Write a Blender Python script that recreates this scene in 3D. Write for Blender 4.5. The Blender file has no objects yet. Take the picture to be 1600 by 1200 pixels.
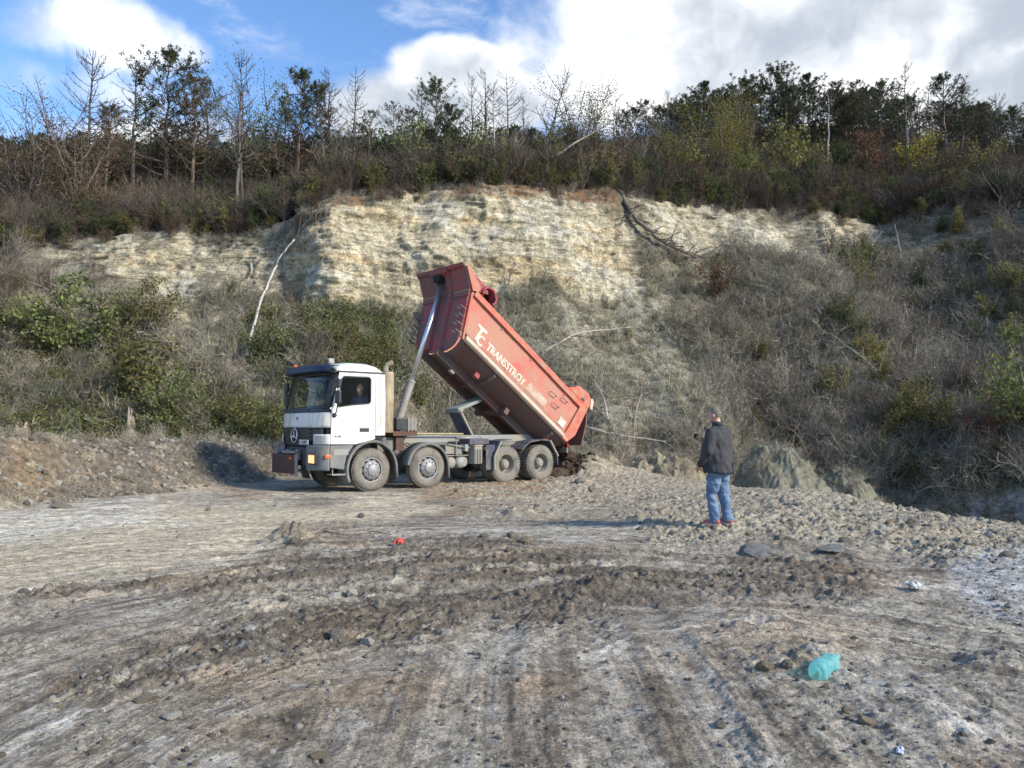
import bpy, bmesh, math, random
import numpy as np
from mathutils import Vector, Matrix, Euler, Quaternion
from mathutils.bvhtree import BVHTree

random.seed(7)
sc = bpy.context.scene
COL = sc.collection

# ------------------------------------------------------------------ camera
F_PX = 1190.0
HORIZON = 664.0
CAM_Z = 1.65
PITCH = math.atan((HORIZON - 600) / F_PX)
cam = bpy.data.cameras.new('camera')
cam_ob = bpy.data.objects.new('camera', cam)
COL.objects.link(cam_ob)
cam.sensor_width = 36.0
cam.lens = F_PX / 1600 * 36.0
cam.clip_end = 3000
cam.clip_start = 0.1
cam_ob.location = (0, 0, CAM_Z)
cam_ob.rotation_euler = (math.radians(90) + PITCH, 0, 0)
sc.camera = cam_ob

# ------------------------------------------------------------------ light
SUN_DIR = Vector((0.80, -0.40, 0.50)).normalized()      # towards the sun
SUN_EL = math.asin(SUN_DIR.z)
SUN_AZ = math.atan2(SUN_DIR.x, SUN_DIR.y)               # clockwise from +Y
sun = bpy.data.lights.new('sun', 'SUN')
sun.energy = 3.1
sun.angle = math.radians(9.0)
sun.color = (1.0, 0.90, 0.74)
sun_ob = bpy.data.objects.new('sun', sun)
COL.objects.link(sun_ob)
sun_ob.rotation_euler = (-SUN_DIR).to_track_quat('-Z', 'Y').to_euler()
sc.view_settings.view_transform = 'Standard'
sc.view_settings.look = 'None'
sc.view_settings.gamma = 1
sc.view_settings.use_curve_mapping = False
sc.view_settings.exposure = 0.92

def cray(px, py):
    cx = (px - 800) / F_PX
    cy = (600 - py) / F_PX
    return Vector((cx, math.cos(PITCH) - cy * math.sin(PITCH), math.sin(PITCH) + cy * math.cos(PITCH)))

world = bpy.data.worlds.new('World')
sc.world = world
world.use_nodes = True
wn = world.node_tree
wn.nodes.clear()
def N(nt, typ, **kw):
    n = nt.nodes.new(typ)
    ins = kw.pop('ins', {})
    for k, v in kw.items():
        setattr(n, k, v)
    for k, v in ins.items():
        if isinstance(v, bpy.types.NodeSocket):
            nt.links.new(v, n.inputs[k])
        else:
            n.inputs[k].default_value = v
    return n
def math_n(nt, op, a, b=None, c=None, clamp=False):
    n = nt.nodes.new('ShaderNodeMath'); n.operation = op; n.use_clamp = clamp
    for i, v in enumerate((a, b, c)):
        if v is None: continue
        if isinstance(v, bpy.types.NodeSocket): nt.links.new(v, n.inputs[i])
        else: n.inputs[i].default_value = v
    return n.outputs[0]
def mix_c(nt, fac, a, b, blend='MIX'):
    n = nt.nodes.new('ShaderNodeMix'); n.data_type = 'RGBA'; n.blend_type = blend
    for i, v in ((0, fac), (6, a), (7, b)):
        if isinstance(v, bpy.types.NodeSocket): nt.links.new(v, n.inputs[i])
        elif i == 0: n.inputs[0].default_value = v
        else: n.inputs[i].default_value = (*v[:3], 1)
    return n.outputs[2]
def smooth(nt, v, lo, hi, tlo=0.0, thi=1.0):
    n = nt.nodes.new('ShaderNodeMapRange'); n.interpolation_type = 'SMOOTHSTEP'
    nt.links.new(v, n.inputs[0])
    for i, x in ((1, lo), (2, hi), (3, tlo), (4, thi)): n.inputs[i].default_value = x
    return n.outputs[0]

tc = N(wn, 'ShaderNodeTexCoord')
dirv = tc.outputs['Generated']
sky = N(wn, 'ShaderNodeTexSky', sky_type='NISHITA', sun_disc=False, sun_elevation=SUN_EL, sun_rotation=SUN_AZ)
sky.air_density = 1.0; sky.dust_density = 0.0; sky.ozone_density = 4.0
sky_tint = mix_c(wn, 1.0, sky.outputs[0], (0.86, 0.95, 1.02), 'MULTIPLY')
sky_bg = N(wn, 'ShaderNodeBackground', ins={'Color': sky_tint, 'Strength': 0.135})
# clouds: density from broad masses (directions) plus fractal noise
warp = N(wn, 'ShaderNodeTexNoise', ins={'Vector': dirv, 'Scale': 3.0, 'Detail': 5.0, 'Roughness': 0.6})
wv = N(wn, 'ShaderNodeVectorMath', operation='MULTIPLY_ADD', ins={0: warp.outputs['Color'], 1: (0.16, 0.16, 0.10), 2: dirv})
nz = N(wn, 'ShaderNodeTexNoise', ins={'Vector': wv.outputs[0], 'Scale': 4.5, 'Detail': 9.0, 'Roughness': 0.56})
stretch = N(wn, 'ShaderNodeVectorMath', operation='MULTIPLY', ins={0: wv.outputs[0], 1: (1.0, 1.0, 3.2)})
nz2 = N(wn, 'ShaderNodeTexNoise', ins={'Vector': stretch.outputs[0], 'Scale': 5.5, 'Detail': 8.0, 'Roughness': 0.62})
blobs = [  # px, py, rx, rz, weight
    (1420, 20, 0.36, 0.105, 1.25), (1180, 60, 0.15, 0.07, 0.95), (1000, 90, 0.10, 0.05, 1.0), (1030, 140, 0.14, 0.05, 0.8),
    (1560, 150, 0.30, 0.12, 1.0), (705, 118, 0.075, 0.035, 1.05), (690, 170, 0.14, 0.045, 1.05), (600, 190, 0.12, 0.04, 0.95), (915, 60, 0.045, 0.025, 0.5),
    (200, 55, 0.10, 0.040, 0.66), (90, 30, 0.09, 0.035, 0.45), (280, 75, 0.05, 0.03, 0.6), (130, 125, 0.13, 0.035, 0.50), (300, 210, 0.3, 0.035, 0.7), (500, 90, 0.12, 0.02, 0.3),
    (790, 98, 0.035, 0.013, 0.55), (30, 200, 0.15, 0.03, 0.6),
]
acc = None
for px, py, rx, rz, w in blobs:
    d = cray(px, py).normalized()
    s = N(wn, 'ShaderNodeVectorMath', operation='SUBTRACT', ins={0: wv.outputs[0], 1: (d.x + 0.08, d.y + 0.08, d.z + 0.05)})
    m = N(wn, 'ShaderNodeVectorMath', operation='MULTIPLY', ins={0: s.outputs[0], 1: (1 / rx, 1 / rx, 1 / rz)})
    l = N(wn, 'ShaderNodeVectorMath', operation='LENGTH', ins={0: m.outputs[0]})
    v = smooth(wn, l.outputs['Value'], 0.0, 1.5, w, 0.0)
    acc = v if acc is None else math_n(wn, 'MAXIMUM', acc, v)
n1 = math_n(wn, 'MULTIPLY_ADD', nz.outputs[0], 1.7, -0.92)
dens = math_n(wn, 'ADD', acc, n1)
dens = smooth(wn, dens, 0.12, 0.62)
wisp = smooth(wn, nz2.outputs[0], 0.50, 0.80, 0.0, 0.55)
dens = math_n(wn, 'MAXIMUM', dens, wisp)
up = N(wn, 'ShaderNodeVectorMath', operation='DOT_PRODUCT', ins={0: dirv, 1: (0, 0, 1)})
low = smooth(wn, up.outputs['Value'], 0.02, 0.30, 0.6, 0.0)
dens = math_n(wn, 'MAXIMUM', dens, low)
shade_n = N(wn, 'ShaderNodeTexNoise', ins={'Vector': wv.outputs[0], 'Scale': 7.0, 'Detail': 6.0, 'Roughness': 0.5})
sh = smooth(wn, math_n(wn, 'ADD', math_n(wn, 'MULTIPLY', acc, -0.20), shade_n.outputs[0]), 0.22, 0.52)
ccol = mix_c(wn, sh, (0.32, 0.36, 0.42), (0.78, 0.79, 0.80))
cl_bg = N(wn, 'ShaderNodeBackground', ins={'Color': ccol, 'Strength': 0.92})
mx = N(wn, 'ShaderNodeMixShader', ins={0: dens, 1: sky_bg.outputs[0], 2: cl_bg.outputs[0]})
wo = N(wn, 'ShaderNodeOutputWorld', ins={'Surface': mx.outputs[0]})

# ------------------------------------------------------------------ object helpers
def tag(o, label=None, cat=None, group=None, kind=None):
    if label: o['label'] = label
    if cat: o['category'] = cat
    if group: o['group'] = group
    if kind: o['kind'] = kind
    return o

def empty(name, loc=(0, 0, 0), rz=0.0, rot=None, scale=1.0):
    o = bpy.data.objects.new(name, None)
    COL.objects.link(o)
    o.location = loc
    o.rotation_euler = rot if rot is not None else (0, 0, rz)
    o.scale = (scale,) * 3
    o.empty_display_size = 0.2
    return o

class MB:
    """collects polygons; build() links them as one mesh object"""
    def __init__(self):
        self.v = []; self.f = []; self.c = []; self.col = (1, 1, 1)
    def add(self, vs, fs):
        b = len(self.v)
        self.v.extend([tuple(p) for p in vs])
        self.c.extend([self.col] * len(vs))
        self.f.extend([tuple(i + b for i in f) for f in fs])
    def box(self, a, b, rot=None, piv=None):
        (x0, y0, z0), (x1, y1, z1) = a, b
        vs = [Vector(p) for p in ((x0, y0, z0), (x1, y0, z0), (x1, y1, z0), (x0, y1, z0), (x0, y0, z1), (x1, y0, z1), (x1, y1, z1), (x0, y1, z1))]
        if rot is not None:
            piv = Vector(piv) if piv else Vector(((x0 + x1) / 2, (y0 + y1) / 2, (z0 + z1) / 2))
            R = Euler(rot).to_matrix()
            vs = [R @ (p - piv) + piv for p in vs]
        self.add(vs, [(0, 3, 2, 1), (4, 5, 6, 7), (0, 1, 5, 4), (1, 2, 6, 5), (2, 3, 7, 6), (3, 0, 4, 7)])
    def bar(self, p, q, w, h, up=(0, 0, 1)):
        p = Vector(p); q = Vector(q); d = (q - p).normalized()
        s = d.cross(Vector(up))
        if s.length < 1e-4: s = d.cross(Vector((1, 0, 0)))
        s.normalize(); u = s.cross(d)
        vs = []
        for e in (p, q):
            for a, b in ((-1, -1), (1, -1), (1, 1), (-1, 1)):
                vs.append(e + s * a * w / 2 + u * b * h / 2)
        self.add(vs, [(0, 1, 2, 3), (7, 6, 5, 4), (0, 4, 5, 1), (1, 5, 6, 2), (2, 6, 7, 3), (3, 7, 4, 0)])
    def tube(self, pts, rad, sides=8, cap=True):
        pts = [Vector(p) for p in pts]
        n = len(pts)
        if not hasattr(rad, '__len__'): rad = [rad] * n
        vs = []; ref = None
        for i, p in enumerate(pts):
            d = (pts[min(i + 1, n - 1)] - pts[max(i - 1, 0)])
            if d.length < 1e-9: d = Vector((0, 0, 1))
            d.normalize()
            if ref is None:
                ref = d.cross(Vector((0.31, 0.17, 0.93)))
                if ref.length < 1e-3: ref = d.cross(Vector((1, 0, 0)))
            s = (ref - d * ref.dot(d))
            if s.length < 1e-6: s = d.cross(Vector((1, 0, 0)))
            s.normalize(); ref = s; t = d.cross(s)
            for k in range(sides):
                a = 2 * math.pi * k / sides
                vs.append(p + (s * math.cos(a) + t * math.sin(a)) * rad[i])
        fs = []
        for i in range(n - 1):
            for k in range(sides):
                k2 = (k + 1) % sides
                fs.append((i * sides + k, i * sides + k2, (i + 1) * sides + k2, (i + 1) * sides + k))
        if cap:
            fs.append(tuple(range(sides - 1, -1, -1)))
            fs.append(tuple((n - 1) * sides + k for k in range(sides)))
        self.add(vs, fs)
    def lathe(self, prof, origin, axis='y', sides=32):
        """prof: (radius, along) pairs"""
        vs = []; o = Vector(origin)
        for r, a in prof:
            for k in range(sides):
                t = 2 * math.pi * k / sides
                if axis == 'y': vs.append(o + Vector((r * math.cos(t), a, r * math.sin(t))))
                elif axis == 'z': vs.append(o + Vector((r * math.cos(t), r * math.sin(t), a)))
                else: vs.append(o + Vector((a, r * math.cos(t), r * math.sin(t))))
        fs = []
        for i in range(len(prof) - 1):
            for k in range(sides):
                k2 = (k + 1) % sides
                fs.append((i * sides + k, i * sides + k2, (i + 1) * sides + k2, (i + 1) * sides + k))
        self.add(vs, fs)
    def prism(self, poly, y0, y1, fn=None):
        """poly of (a,b) extruded between y0 and y1; fn maps (a,y,b) to a point"""
        fn = fn or (lambda a, y, b: (a, y, b))
        n = len(poly)
        vs = [fn(a, y0, b) for a, b in poly] + [fn(a, y1, b) for a, b in poly]
        fs = [tuple(range(n)), tuple(range(2 * n - 1, n - 1, -1))]
        for i in range(n):
            j = (i + 1) % n
            fs.append((i, i + n, j + n, j))
        self.add(vs, fs)
    def grid(self, rows):
        nr = len(rows); nc = len(rows[0])
        vs = [p for r in rows for p in r]
        fs = [(i * nc + j, i * nc + j + 1, (i + 1) * nc + j + 1, (i + 1) * nc + j) for i in range(nr - 1) for j in range(nc - 1)]
        self.add(vs, fs)
    def mesh(self, name, mat, smooth_=False, fix=False, colors=False):
        me = bpy.data.meshes.new(name)
        me.from_pydata([tuple(p) for p in self.v], [], self.f)
        if colors:
            at = me.attributes.new('Col', 'FLOAT_COLOR', 'POINT')
            a = np.ones((len(self.v), 4), dtype=np.float32); a[:, :3] = np.array(self.c, dtype=np.float32)
            at.data.foreach_set('color', a.ravel())
        if fix:
            bm = bmesh.new(); bm.from_mesh(me)
            bmesh.ops.recalc_face_normals(bm, faces=bm.faces)
            bm.to_mesh(me); bm.free()
        if smooth_:
            me.polygons.foreach_set('use_smooth', [True] * len(me.polygons))
            if smooth_ == 'angle':
                me.set_sharp_from_angle(angle=math.radians(38))
        if mat: me.materials.append(mat)
        return me
    def build(self, name, mat, parent=None, smooth_=False, bevel=0.0, fix=True, colors=False, solid=0.0):
        me = self.mesh(name, mat, smooth_, fix, colors)
        o = bpy.data.objects.new(name, me)
        COL.objects.link(o)
        if parent: o.parent = parent
        if solid:
            m = o.modifiers.new('solid', 'SOLIDIFY'); m.thickness = solid; m.offset = 0
        if bevel:
            m = o.modifiers.new('bevel', 'BEVEL'); m.width = bevel; m.segments = 2; m.limit_method = 'ANGLE'; m.angle_limit = math.radians(35)
        return o

def link_mesh(name, me, parent=None):
    o = bpy.data.objects.new(name, me); COL.objects.link(o)
    if parent: o.parent = parent
    return o

def copy_tree(o, parent=None):
    c = o.copy(); COL.objects.link(c)
    if parent: c.parent = parent
    for ch in [x for x in bpy.data.objects if x.parent == o]:
        copy_tree(ch, c)
    return c

# ------------------------------------------------------------------ numpy noise
_rng = np.random.RandomState(11)
_perm = _rng.permutation(256).astype(np.int64)
_perm = np.concatenate([_perm, _perm, _perm])
_val = _rng.rand(256) * 2 - 1
def vnoise(x, y, z=0.0, seed=0):
    x = np.asarray(x, dtype=np.float64) + seed * 17.13
    y = np.asarray(y, dtype=np.float64) + seed * 5.71
    z = np.zeros_like(x) + z
    xi = np.floor(x).astype(np.int64); yi = np.floor(y).astype(np.int64); zi = np.floor(z).astype(np.int64)
    fx = x - xi; fy = y - yi; fz = z - zi
    u = fx * fx * fx * (fx * (fx * 6 - 15) + 10); v = fy * fy * fy * (fy * (fy * 6 - 15) + 10); w = fz * fz * fz * (fz * (fz * 6 - 15) + 10)
    xi &= 255; yi &= 255; zi &= 255
    def h(a, b, c): return _val[_perm[_perm[_perm[(a) & 255] + (b & 255)] + (c & 255)]]
    def lerp(a, b, t): return a + (b - a) * t
    x00 = lerp(h(xi, yi, zi), h(xi + 1, yi, zi), u); x10 = lerp(h(xi, yi + 1, zi), h(xi + 1, yi + 1, zi), u)
    x0 = lerp(x00, x10, v)
    if np.any(w > 0):
        x01 = lerp(h(xi, yi, zi + 1), h(xi + 1, yi, zi + 1), u); x11 = lerp(h(xi, yi + 1, zi + 1), h(xi + 1, yi + 1, zi + 1), u)
        return lerp(x0, lerp(x01, x11, v), w)
    return x0
def fbm(x, y, z=0.0, octv=4, gain=0.5, seed=0, lac=2.03):
    r = 0; a = 1.0; s = 0
    for i in range(octv):
        r = r + a * vnoise(np.asarray(x) * lac ** i, np.asarray(y) * lac ** i, np.asarray(z) * lac ** i, seed + i)
        s += a; a *= gain
    return r / s * 1.6
def ridged(x, y, z=0.0, octv=3, gain=0.5, seed=0):
    r = 0; a = 1.0; s = 0
    for i in range(octv):
        r = r + a * (1 - np.abs(vnoise(np.asarray(x) * 2 ** i, np.asarray(y) * 2 ** i, np.asarray(z) * 2 ** i, seed + i)) * 2)
        s += a; a *= gain
    return r / s
def sstep(a, b, x):
    t = np.clip((x - a) / (b - a), 0, 1)
    return t * t * (3 - 2 * t)
def in_poly(px, py, poly, soft):
    """soft mask: 1 inside the polygon, fading over `soft` across its edge"""
    px = np.asarray(px, float); py = np.asarray(py, float)
    inside = np.zeros(px.shape, bool); d2 = np.full(px.shape, 1e18)
    n = len(poly)
    for i in range(n):
        x0, y0 = poly[i]; x1, y1 = poly[(i + 1) % n]
        c = ((y0 > py) != (y1 > py)) & (px < (x1 - x0) * (py - y0) / ((y1 - y0) if y1 != y0 else 1e-9) + x0)
        inside ^= c
        dx, dy = x1 - x0, y1 - y0
        t = np.clip(((px - x0) * dx + (py - y0) * dy) / (dx * dx + dy * dy + 1e-9), 0, 1)
        d2 = np.minimum(d2, (px - x0 - t * dx) ** 2 + (py - y0 - t * dy) ** 2)
    sd = np.sqrt(d2) * np.where(inside, 1, -1)
    return sstep(-soft, soft, sd)
def to_px(x, y, z):
    """photo-pixel coordinates of world points, for laying out real patches of soil and rock"""
    cp, sp = math.cos(PITCH), math.sin(PITCH)
    dz = z - CAM_Z
    d = np.maximum(y * cp + dz * sp, 0.05)
    u = -y * sp + dz * cp
    return 800 + F_PX * x / d, 600 - F_PX * u / d

# ------------------------------------------------------------------ materials
MATS = {}
def new_mat(name):
    m = bpy.data.materials.new(name); m.use_nodes = True
    m.node_tree.nodes.clear(); MATS[name] = m
    return m, m.node_tree
def out(nt, bsdf):
    N(nt, 'ShaderNodeOutputMaterial', ins={'Surface': bsdf})
def noise(nt, scale, detail=5, rough=0.6, vec=None, out_='Fac'):
    if vec is None: vec = N(nt, 'ShaderNodeTexCoord').outputs['Object']
    n = N(nt, 'ShaderNodeTexNoise', ins={'Vector': vec, 'Scale': scale, 'Detail': float(detail), 'Roughness': rough})
    return n.outputs[0] if out_ == 'Fac' else n.outputs['Color']
def painted(name, c1, c2, rough=0.5, metal=0.0, scale=2.0, dirt=0.0, dirt_c=(0.23, 0.19, 0.14), dirt_scale=3.0, bump=0.05, streak=False, spec=0.5, coat=0.0):
    """paint / steel / rubber: two tones, worn patches and dried mud"""
    m, nt = new_mat(name)
    obj = N(nt, 'ShaderNodeTexCoord').outputs['Object']
    a = smooth(nt, noise(nt, scale, 6, 0.65, obj), 0.3, 0.7)
    col = mix_c(nt, a, c1, c2)
    fine = noise(nt, scale * 14, 4, 0.7, obj)
    col = mix_c(nt, 0.25, col, mix_c(nt, fine, (0.25, 0.25, 0.25), (0.8, 0.8, 0.8)), 'OVERLAY')
    rg = rough
    if dirt > 0:
        vec = obj
        if streak:
            vec = N(nt, 'ShaderNodeVectorMath', operation='MULTIPLY', ins={0: obj, 1: (1.0, 1.0, 0.22)}).outputs[0]
        d = noise(nt, dirt_scale, 9, 0.68, vec)
        d = smooth(nt, d, 0.62 - dirt * 0.4, 0.80 - dirt * 0.3)
        d2 = smooth(nt, noise(nt, dirt_scale * 9, 5, 0.7, vec), 0.25, 0.6)
        d = math_n(nt, 'MULTIPLY', d, math_n(nt, 'MULTIPLY_ADD', d2, 0.6, 0.4))
        col = mix_c(nt, math_n(nt, 'MULTIPLY', d, 0.92), col, dirt_c)
        rg = math_n(nt, 'MULTIPLY_ADD', d, 0.9 - rough, rough)
    p = N(nt, 'ShaderNodeBsdfPrincipled', ins={'Base Color': col, 'Roughness': rg, 'Metallic': metal, 'Specular IOR Level': spec, 'Coat Weight': coat})
    if bump:
        b = N(nt, 'ShaderNodeBump', ins={'Height': noise(nt, scale * 9, 5, 0.6, obj), 'Strength': bump, 'Distance': 0.01})
        nt.links.new(b.outputs[0], p.inputs['Normal'])
    out(nt, p.outputs[0])
    return m
# ================================================================== GROUND (plateau)
BERM = [(-17, 9.0), (-13.2, 12.6), (-11.7, 15.6), (-9.9, 20.5), (-8.6, 24.2), (-5.5, 27.2), (0.5, 29.2), (3.2, 28.6)]
EDGE = [(14.5, -30), (13.5, 0), (11.3, 6), (9.3, 10.5), (8.75, 13.5), (8.1, 16.2), (7.3, 19.0), (6.5, 22.0), (5.3, 25.2), (3.9, 27.6), (1.5, 30.4), (-4, 31.5), (-12, 31.0), (-18, 26), (-26, 16), (-34, 0), (-34, -30)]
def dist_line(x, y, line):
    d2 = np.full(np.shape(x), 1e18); par = np.zeros(np.shape(x))
    for i in range(len(line) - 1):
        x0, y0 = line[i]; x1, y1 = line[i + 1]
        dx, dy = x1 - x0, y1 - y0
        t = np.clip(((x - x0) * dx + (y - y0) * dy) / (dx * dx + dy * dy), 0, 1)
        q = (x - x0 - t * dx) ** 2 + (y - y0 - t * dy) ** 2
        par = np.where(q < d2, i + t, par); d2 = np.minimum(d2, q)
    return np.sqrt(d2), par
def inside(x, y, poly):
    r = np.zeros(np.shape(x), bool); n = len(poly)
    for i in range(n):
        x0, y0 = poly[i]; x1, y1 = poly[(i + 1) % n]
        c = ((y0 > y) != (y1 > y)) & (x < (x1 - x0) * (y - y0) / ((y1 - y0) if y1 != y0 else 1e-9) + x0)
        r ^= c
    return r
def gauss(x, y, cx, cy, r, r2=None):
    r2 = r2 or r
    return np.exp(-((x - cx) / r) ** 2 - ((y - cy) / r2) ** 2)

def flow(x, y):
    """coordinates across / along the curved tracks the trucks have left"""
    rr = np.hypot(x - 1.0, y - 3.5)
    an = np.arctan2(x - 1.0, y - 3.5)
    k = sstep(2.2, 3.4, rr)
    across = rr * k + (x * 0.9 + 3) * (1 - k)
    along = an * np.maximum(rr, 1.5)
    return across, along, rr

LANES = [(2.65, 0.20), (3.35, 0.20), (4.15, 0.17), (4.75, 0.16), (5.35, 0.24), (6.1, 0.24), (6.9, 0.25), (7.65, 0.25)]
def lanes(x, y, ac, al):
    """1 on the strips pressed smooth by wheels, and how far along their shoulders"""
    L = np.zeros(np.shape(x)); E = np.zeros(np.shape(x))
    for i, (c0, wd) in enumerate(LANES):
        cc_ = c0 + 0.13 * np.sin(al * 0.45 + i * 1.7) + 0.05 * fbm(x * 0.6, y * 0.6, octv=2, seed=200 + i)
        q = (ac - cc_) / wd
        k = sstep(-0.35, 0.1, fbm(al * 0.25 + i * 7, al * 0, octv=2, seed=210 + i))
        L = np.maximum(L, np.exp(-q ** 4) * k); E = np.maximum(E, np.exp(-((np.abs(q) - 1.35) / 0.35) ** 2) * k)
    for i, (x0, wd) in enumerate(((-0.30, 0.24), (0.55, 0.22), (1.05, 0.16))):
        q = (x - x0 - 0.05 * (y - 4) - 0.05 * np.sin(y * 1.1 + i)) / wd; k = (1 - sstep(6.2, 7.6, y)) * (y > 0)
        L = np.maximum(L, np.exp(-q ** 4) * k); E = np.maximum(E * (1 - np.exp(-q ** 4) * k), 0.45 * np.exp(-((np.abs(q) - 1.35) / 0.35) ** 2) * k)
    return L, E

def ground_masks(x, y):
    px, py = to_px(x, y, 0 * x)
    w1 = fbm(x * 0.5, y * 0.5, octv=4, seed=3); w2 = fbm(x * 0.5, y * 0.5, octv=4, seed=9)
    qx = px + w1 * 60; qy = py + w2 * 22
    m = {}
    m['dark'] = in_poly(qx, qy, [(210, 925), (420, 868), (470, 835), (560, 830), (760, 838), (1000, 880), (1330, 905), (1300, 940), (1010, 945), (960, 990), (820, 985), (560, 1010), (330, 1060), (60, 1100), (40, 1070), (300, 985)], 26)
    m['dark2'] = in_poly(qx, qy, [(-60, 940), (130, 925), (240, 905), (230, 930), (60, 955), (-60, 975)], 10)
    m['light'] = in_poly(qx, qy, [(-300, 830), (120, 800), (300, 785), (460, 775), (700, 775), (640, 815), (480, 825), (380, 870), (200, 905), (-50, 930), (-300, 960)], 22)
    m['white'] = in_poly(qx, qy, [(-300, 835), (-20, 812), (180, 786), (310, 783), (250, 808), (60, 842), (-100, 868), (-300, 880)], 9)
    m['rubble'] = in_poly(qx, qy, [(690, 742), (860, 735), (1000, 725), (1200, 760), (1700, 820), (1750, 880), (1450, 890), (1200, 875), (1000, 850), (960, 800), (760, 790)], 20)
    m['blue'] = in_poly(px + w1 * 35, py + w2 * 14, [(1455, 905), (1500, 888), (1620, 858), (1900, 850), (1900, 985), (1620, 972), (1520, 955)], 14)
    m['orange'] = in_poly(qx, qy, [(650, 765), (860, 755), (840, 772), (700, 785)], 10)
    return m, px, py

def ground_z(x, y, detail=True):
    x = np.asarray(x, float); y = np.asarray(y, float)
    h = 0.10 * fbm(x * 0.16, y * 0.16, octv=3, seed=21) + 0.028 * fbm(x * 0.9, y * 0.9, octv=4, seed=22)
    # keep the tracks under the truck level
    c, s = math.cos(math.radians(40)), math.sin(math.radians(40))
    tx = (x + 3.53) * c + (y - 19.21) * s; ty = -(x + 3.53) * s + (y - 19.21) * c
    under = sstep(-2.6, -1.3, tx) * (1 - sstep(7.0, 7.8, tx)) * sstep(-1.0, -0.4, ty) * (1 - sstep(2.8, 3.3, ty))
    h = h * (1 - under) - 0.02 * under
    d, par = dist_line(x, y, BERM)
    bw = 2.35 + 0.5 * fbm(x * 0.35, y * 0.35, octv=3, seed=31)
    bh = np.interp(par, [0, 1, 2, 3, 4, 5, 6, 7], [1.25, 1.25, 1.22, 1.12, 1.0, 0.72, 0.62, 0.42])
    bh = bh * (1 + 0.22 * fbm(x * 0.55, y * 0.55, octv=4, seed=33))
    b = bh * sstep(0, 1, np.clip(1 - d / bw, 0, 1) * 1.25)
    h = h + b
    # dumped soil, mounds behind the tail of the truck and rise along the edge
    h = h + 0.62 * gauss(x, y, 2.55, 25.0, 0.75, 0.9) + 0.20 * gauss(x, y, 3.9, 25.2, 0.9, 0.8) + 0.16 * gauss(x, y, 1.4, 22.6, 0.9, 0.7) * (1 - under)
    h = h + 0.14 * gauss(x, y, 3.6, 12.6, 2.6, 1.2) + 0.16 * gauss(x, y, 5.9, 16.5, 1.6, 1.8) + 0.22 * gauss(x, y, 5.6, 8.2, 1.2, 1.3)
    h = h + 0.18 * gauss(x, y, 3.2, 9.6, 2.8, 0.5)
    # fall-off beyond the edge
    de, _ = dist_line(x, y, EDGE + [EDGE[0]])
    de = de + 0.35 * fbm(x * 0.7, y * 0.7, octv=3, seed=41)
    ins = inside(x, y, EDGE)
    sd = np.where(ins, -de, de)
    drop = np.where(sd > -0.8, (sd + 0.8) ** 1.35 * 0.55, 0)
    drop = np.where(y > 27.5, drop * (1 - sstep(27.5, 29.5, y) * (1 - sstep(3, 6, x))), drop)
    h = h - np.minimum(drop, 7.5)
    h = np.where(x < -14, h - 0.0, h)
    if not detail:
        return h
    near = np.hypot(x, y)
    m, px, py = ground_masks(x, y)
    ac, al, rr = flow(x, y)
    out_ = np.clip((b / 0.25), 0, 1)
    calm = (1 - out_) * (1 - under)
    LN, LE = lanes(x, y, ac, al)
    LN = LN * calm * (1 - m['rubble']); LE = LE * calm * (1 - m['rubble']); soft_ = 1 - 0.82 * LN
    # ruts: ridges drawn out along the direction of travel
    rut = ridged(ac * 1.7 + 0.4 * fbm(x, y, octv=2, seed=51), al * 0.16, octv=3, seed=52)
    rut2 = ridged(ac * 5.2, al * 0.5, octv=3, seed=53)
    churn = np.clip(m['dark'] + m['dark2'] * 1.3 + 0.22 * sstep(1000, 1150, px) * sstep(860, 900, py), 0, 1.3)
    h = h + calm * soft_ * (0.016 * rut + 0.008 * rut2) * (0.45 + 1.3 * churn) - 0.016 * LN + 0.012 * LE * (1 + 1.2 * churn)
    cl = fbm(ac * 5.2, al * 3.4, octv=4, gain=0.66, seed=54)
    clod = np.clip(cl - 0.05, 0, 1) ** 1.2
    h = h + soft_ * clod * (0.003 + 0.018 * churn + 0.050 * m['rubble'] + 0.07 * np.clip(out_, 0, 1))
    cl2 = fbm(x * 14, y * 14, octv=3, gain=0.65, seed=58)
    band = ridged(ac * 2.6 + 0.5 * fbm(x * 1.3, y * 1.3, octv=2, seed=59), al * 0.22, octv=2, seed=64)
    h = h + calm * soft_ * np.clip(band, 0, 1) * 0.04 * np.clip(churn, 0, 1)
    h = h + soft_ * np.clip(cl2, 0, 1) * (0.004 + 0.020 * churn + 0.03 * m['rubble'])
    h = h + 0.006 * fbm(ac * 15, al * 0.8, octv=3, gain=0.7, seed=78) * calm * (1 - m['rubble'])
    h = h + soft_ * 0.010 * ridged(x * 9, y * 9, octv=3, seed=56) * (0.2 + 1.2 * churn + m['rubble'] + out_ - 0.4 * m['light'])
    h = h + (0.005 + 0.030 * m['rubble'] + 0.03 * out_ + 0.018 * churn) * fbm(x * 13, y * 13, octv=3, gain=0.65, seed=57)
    # tyre lugs pressed into two lanes on the left and one in front
    for c0, wd in ((5.35, 0.22), (6.1, 0.2), (6.9, 0.2)):   # left lanes only
        if True: lane_side = sstep(0.3, -0.5, x)
        lane = np.exp(-((ac - c0 - 0.15 * np.sin(al * 0.4)) / wd) ** 4)
        k = sstep(0.0, 0.5, fbm(x * 0.8, y * 0.8, octv=2, seed=60) + 0.45)
        lugs = np.tanh(3 * np.sin(al * 2 * math.pi / 0.13 + np.abs(ac - c0) * 10))
        h = h + calm * lane * lane_side * k * (lugs * 0.009 - 0.014)
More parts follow.
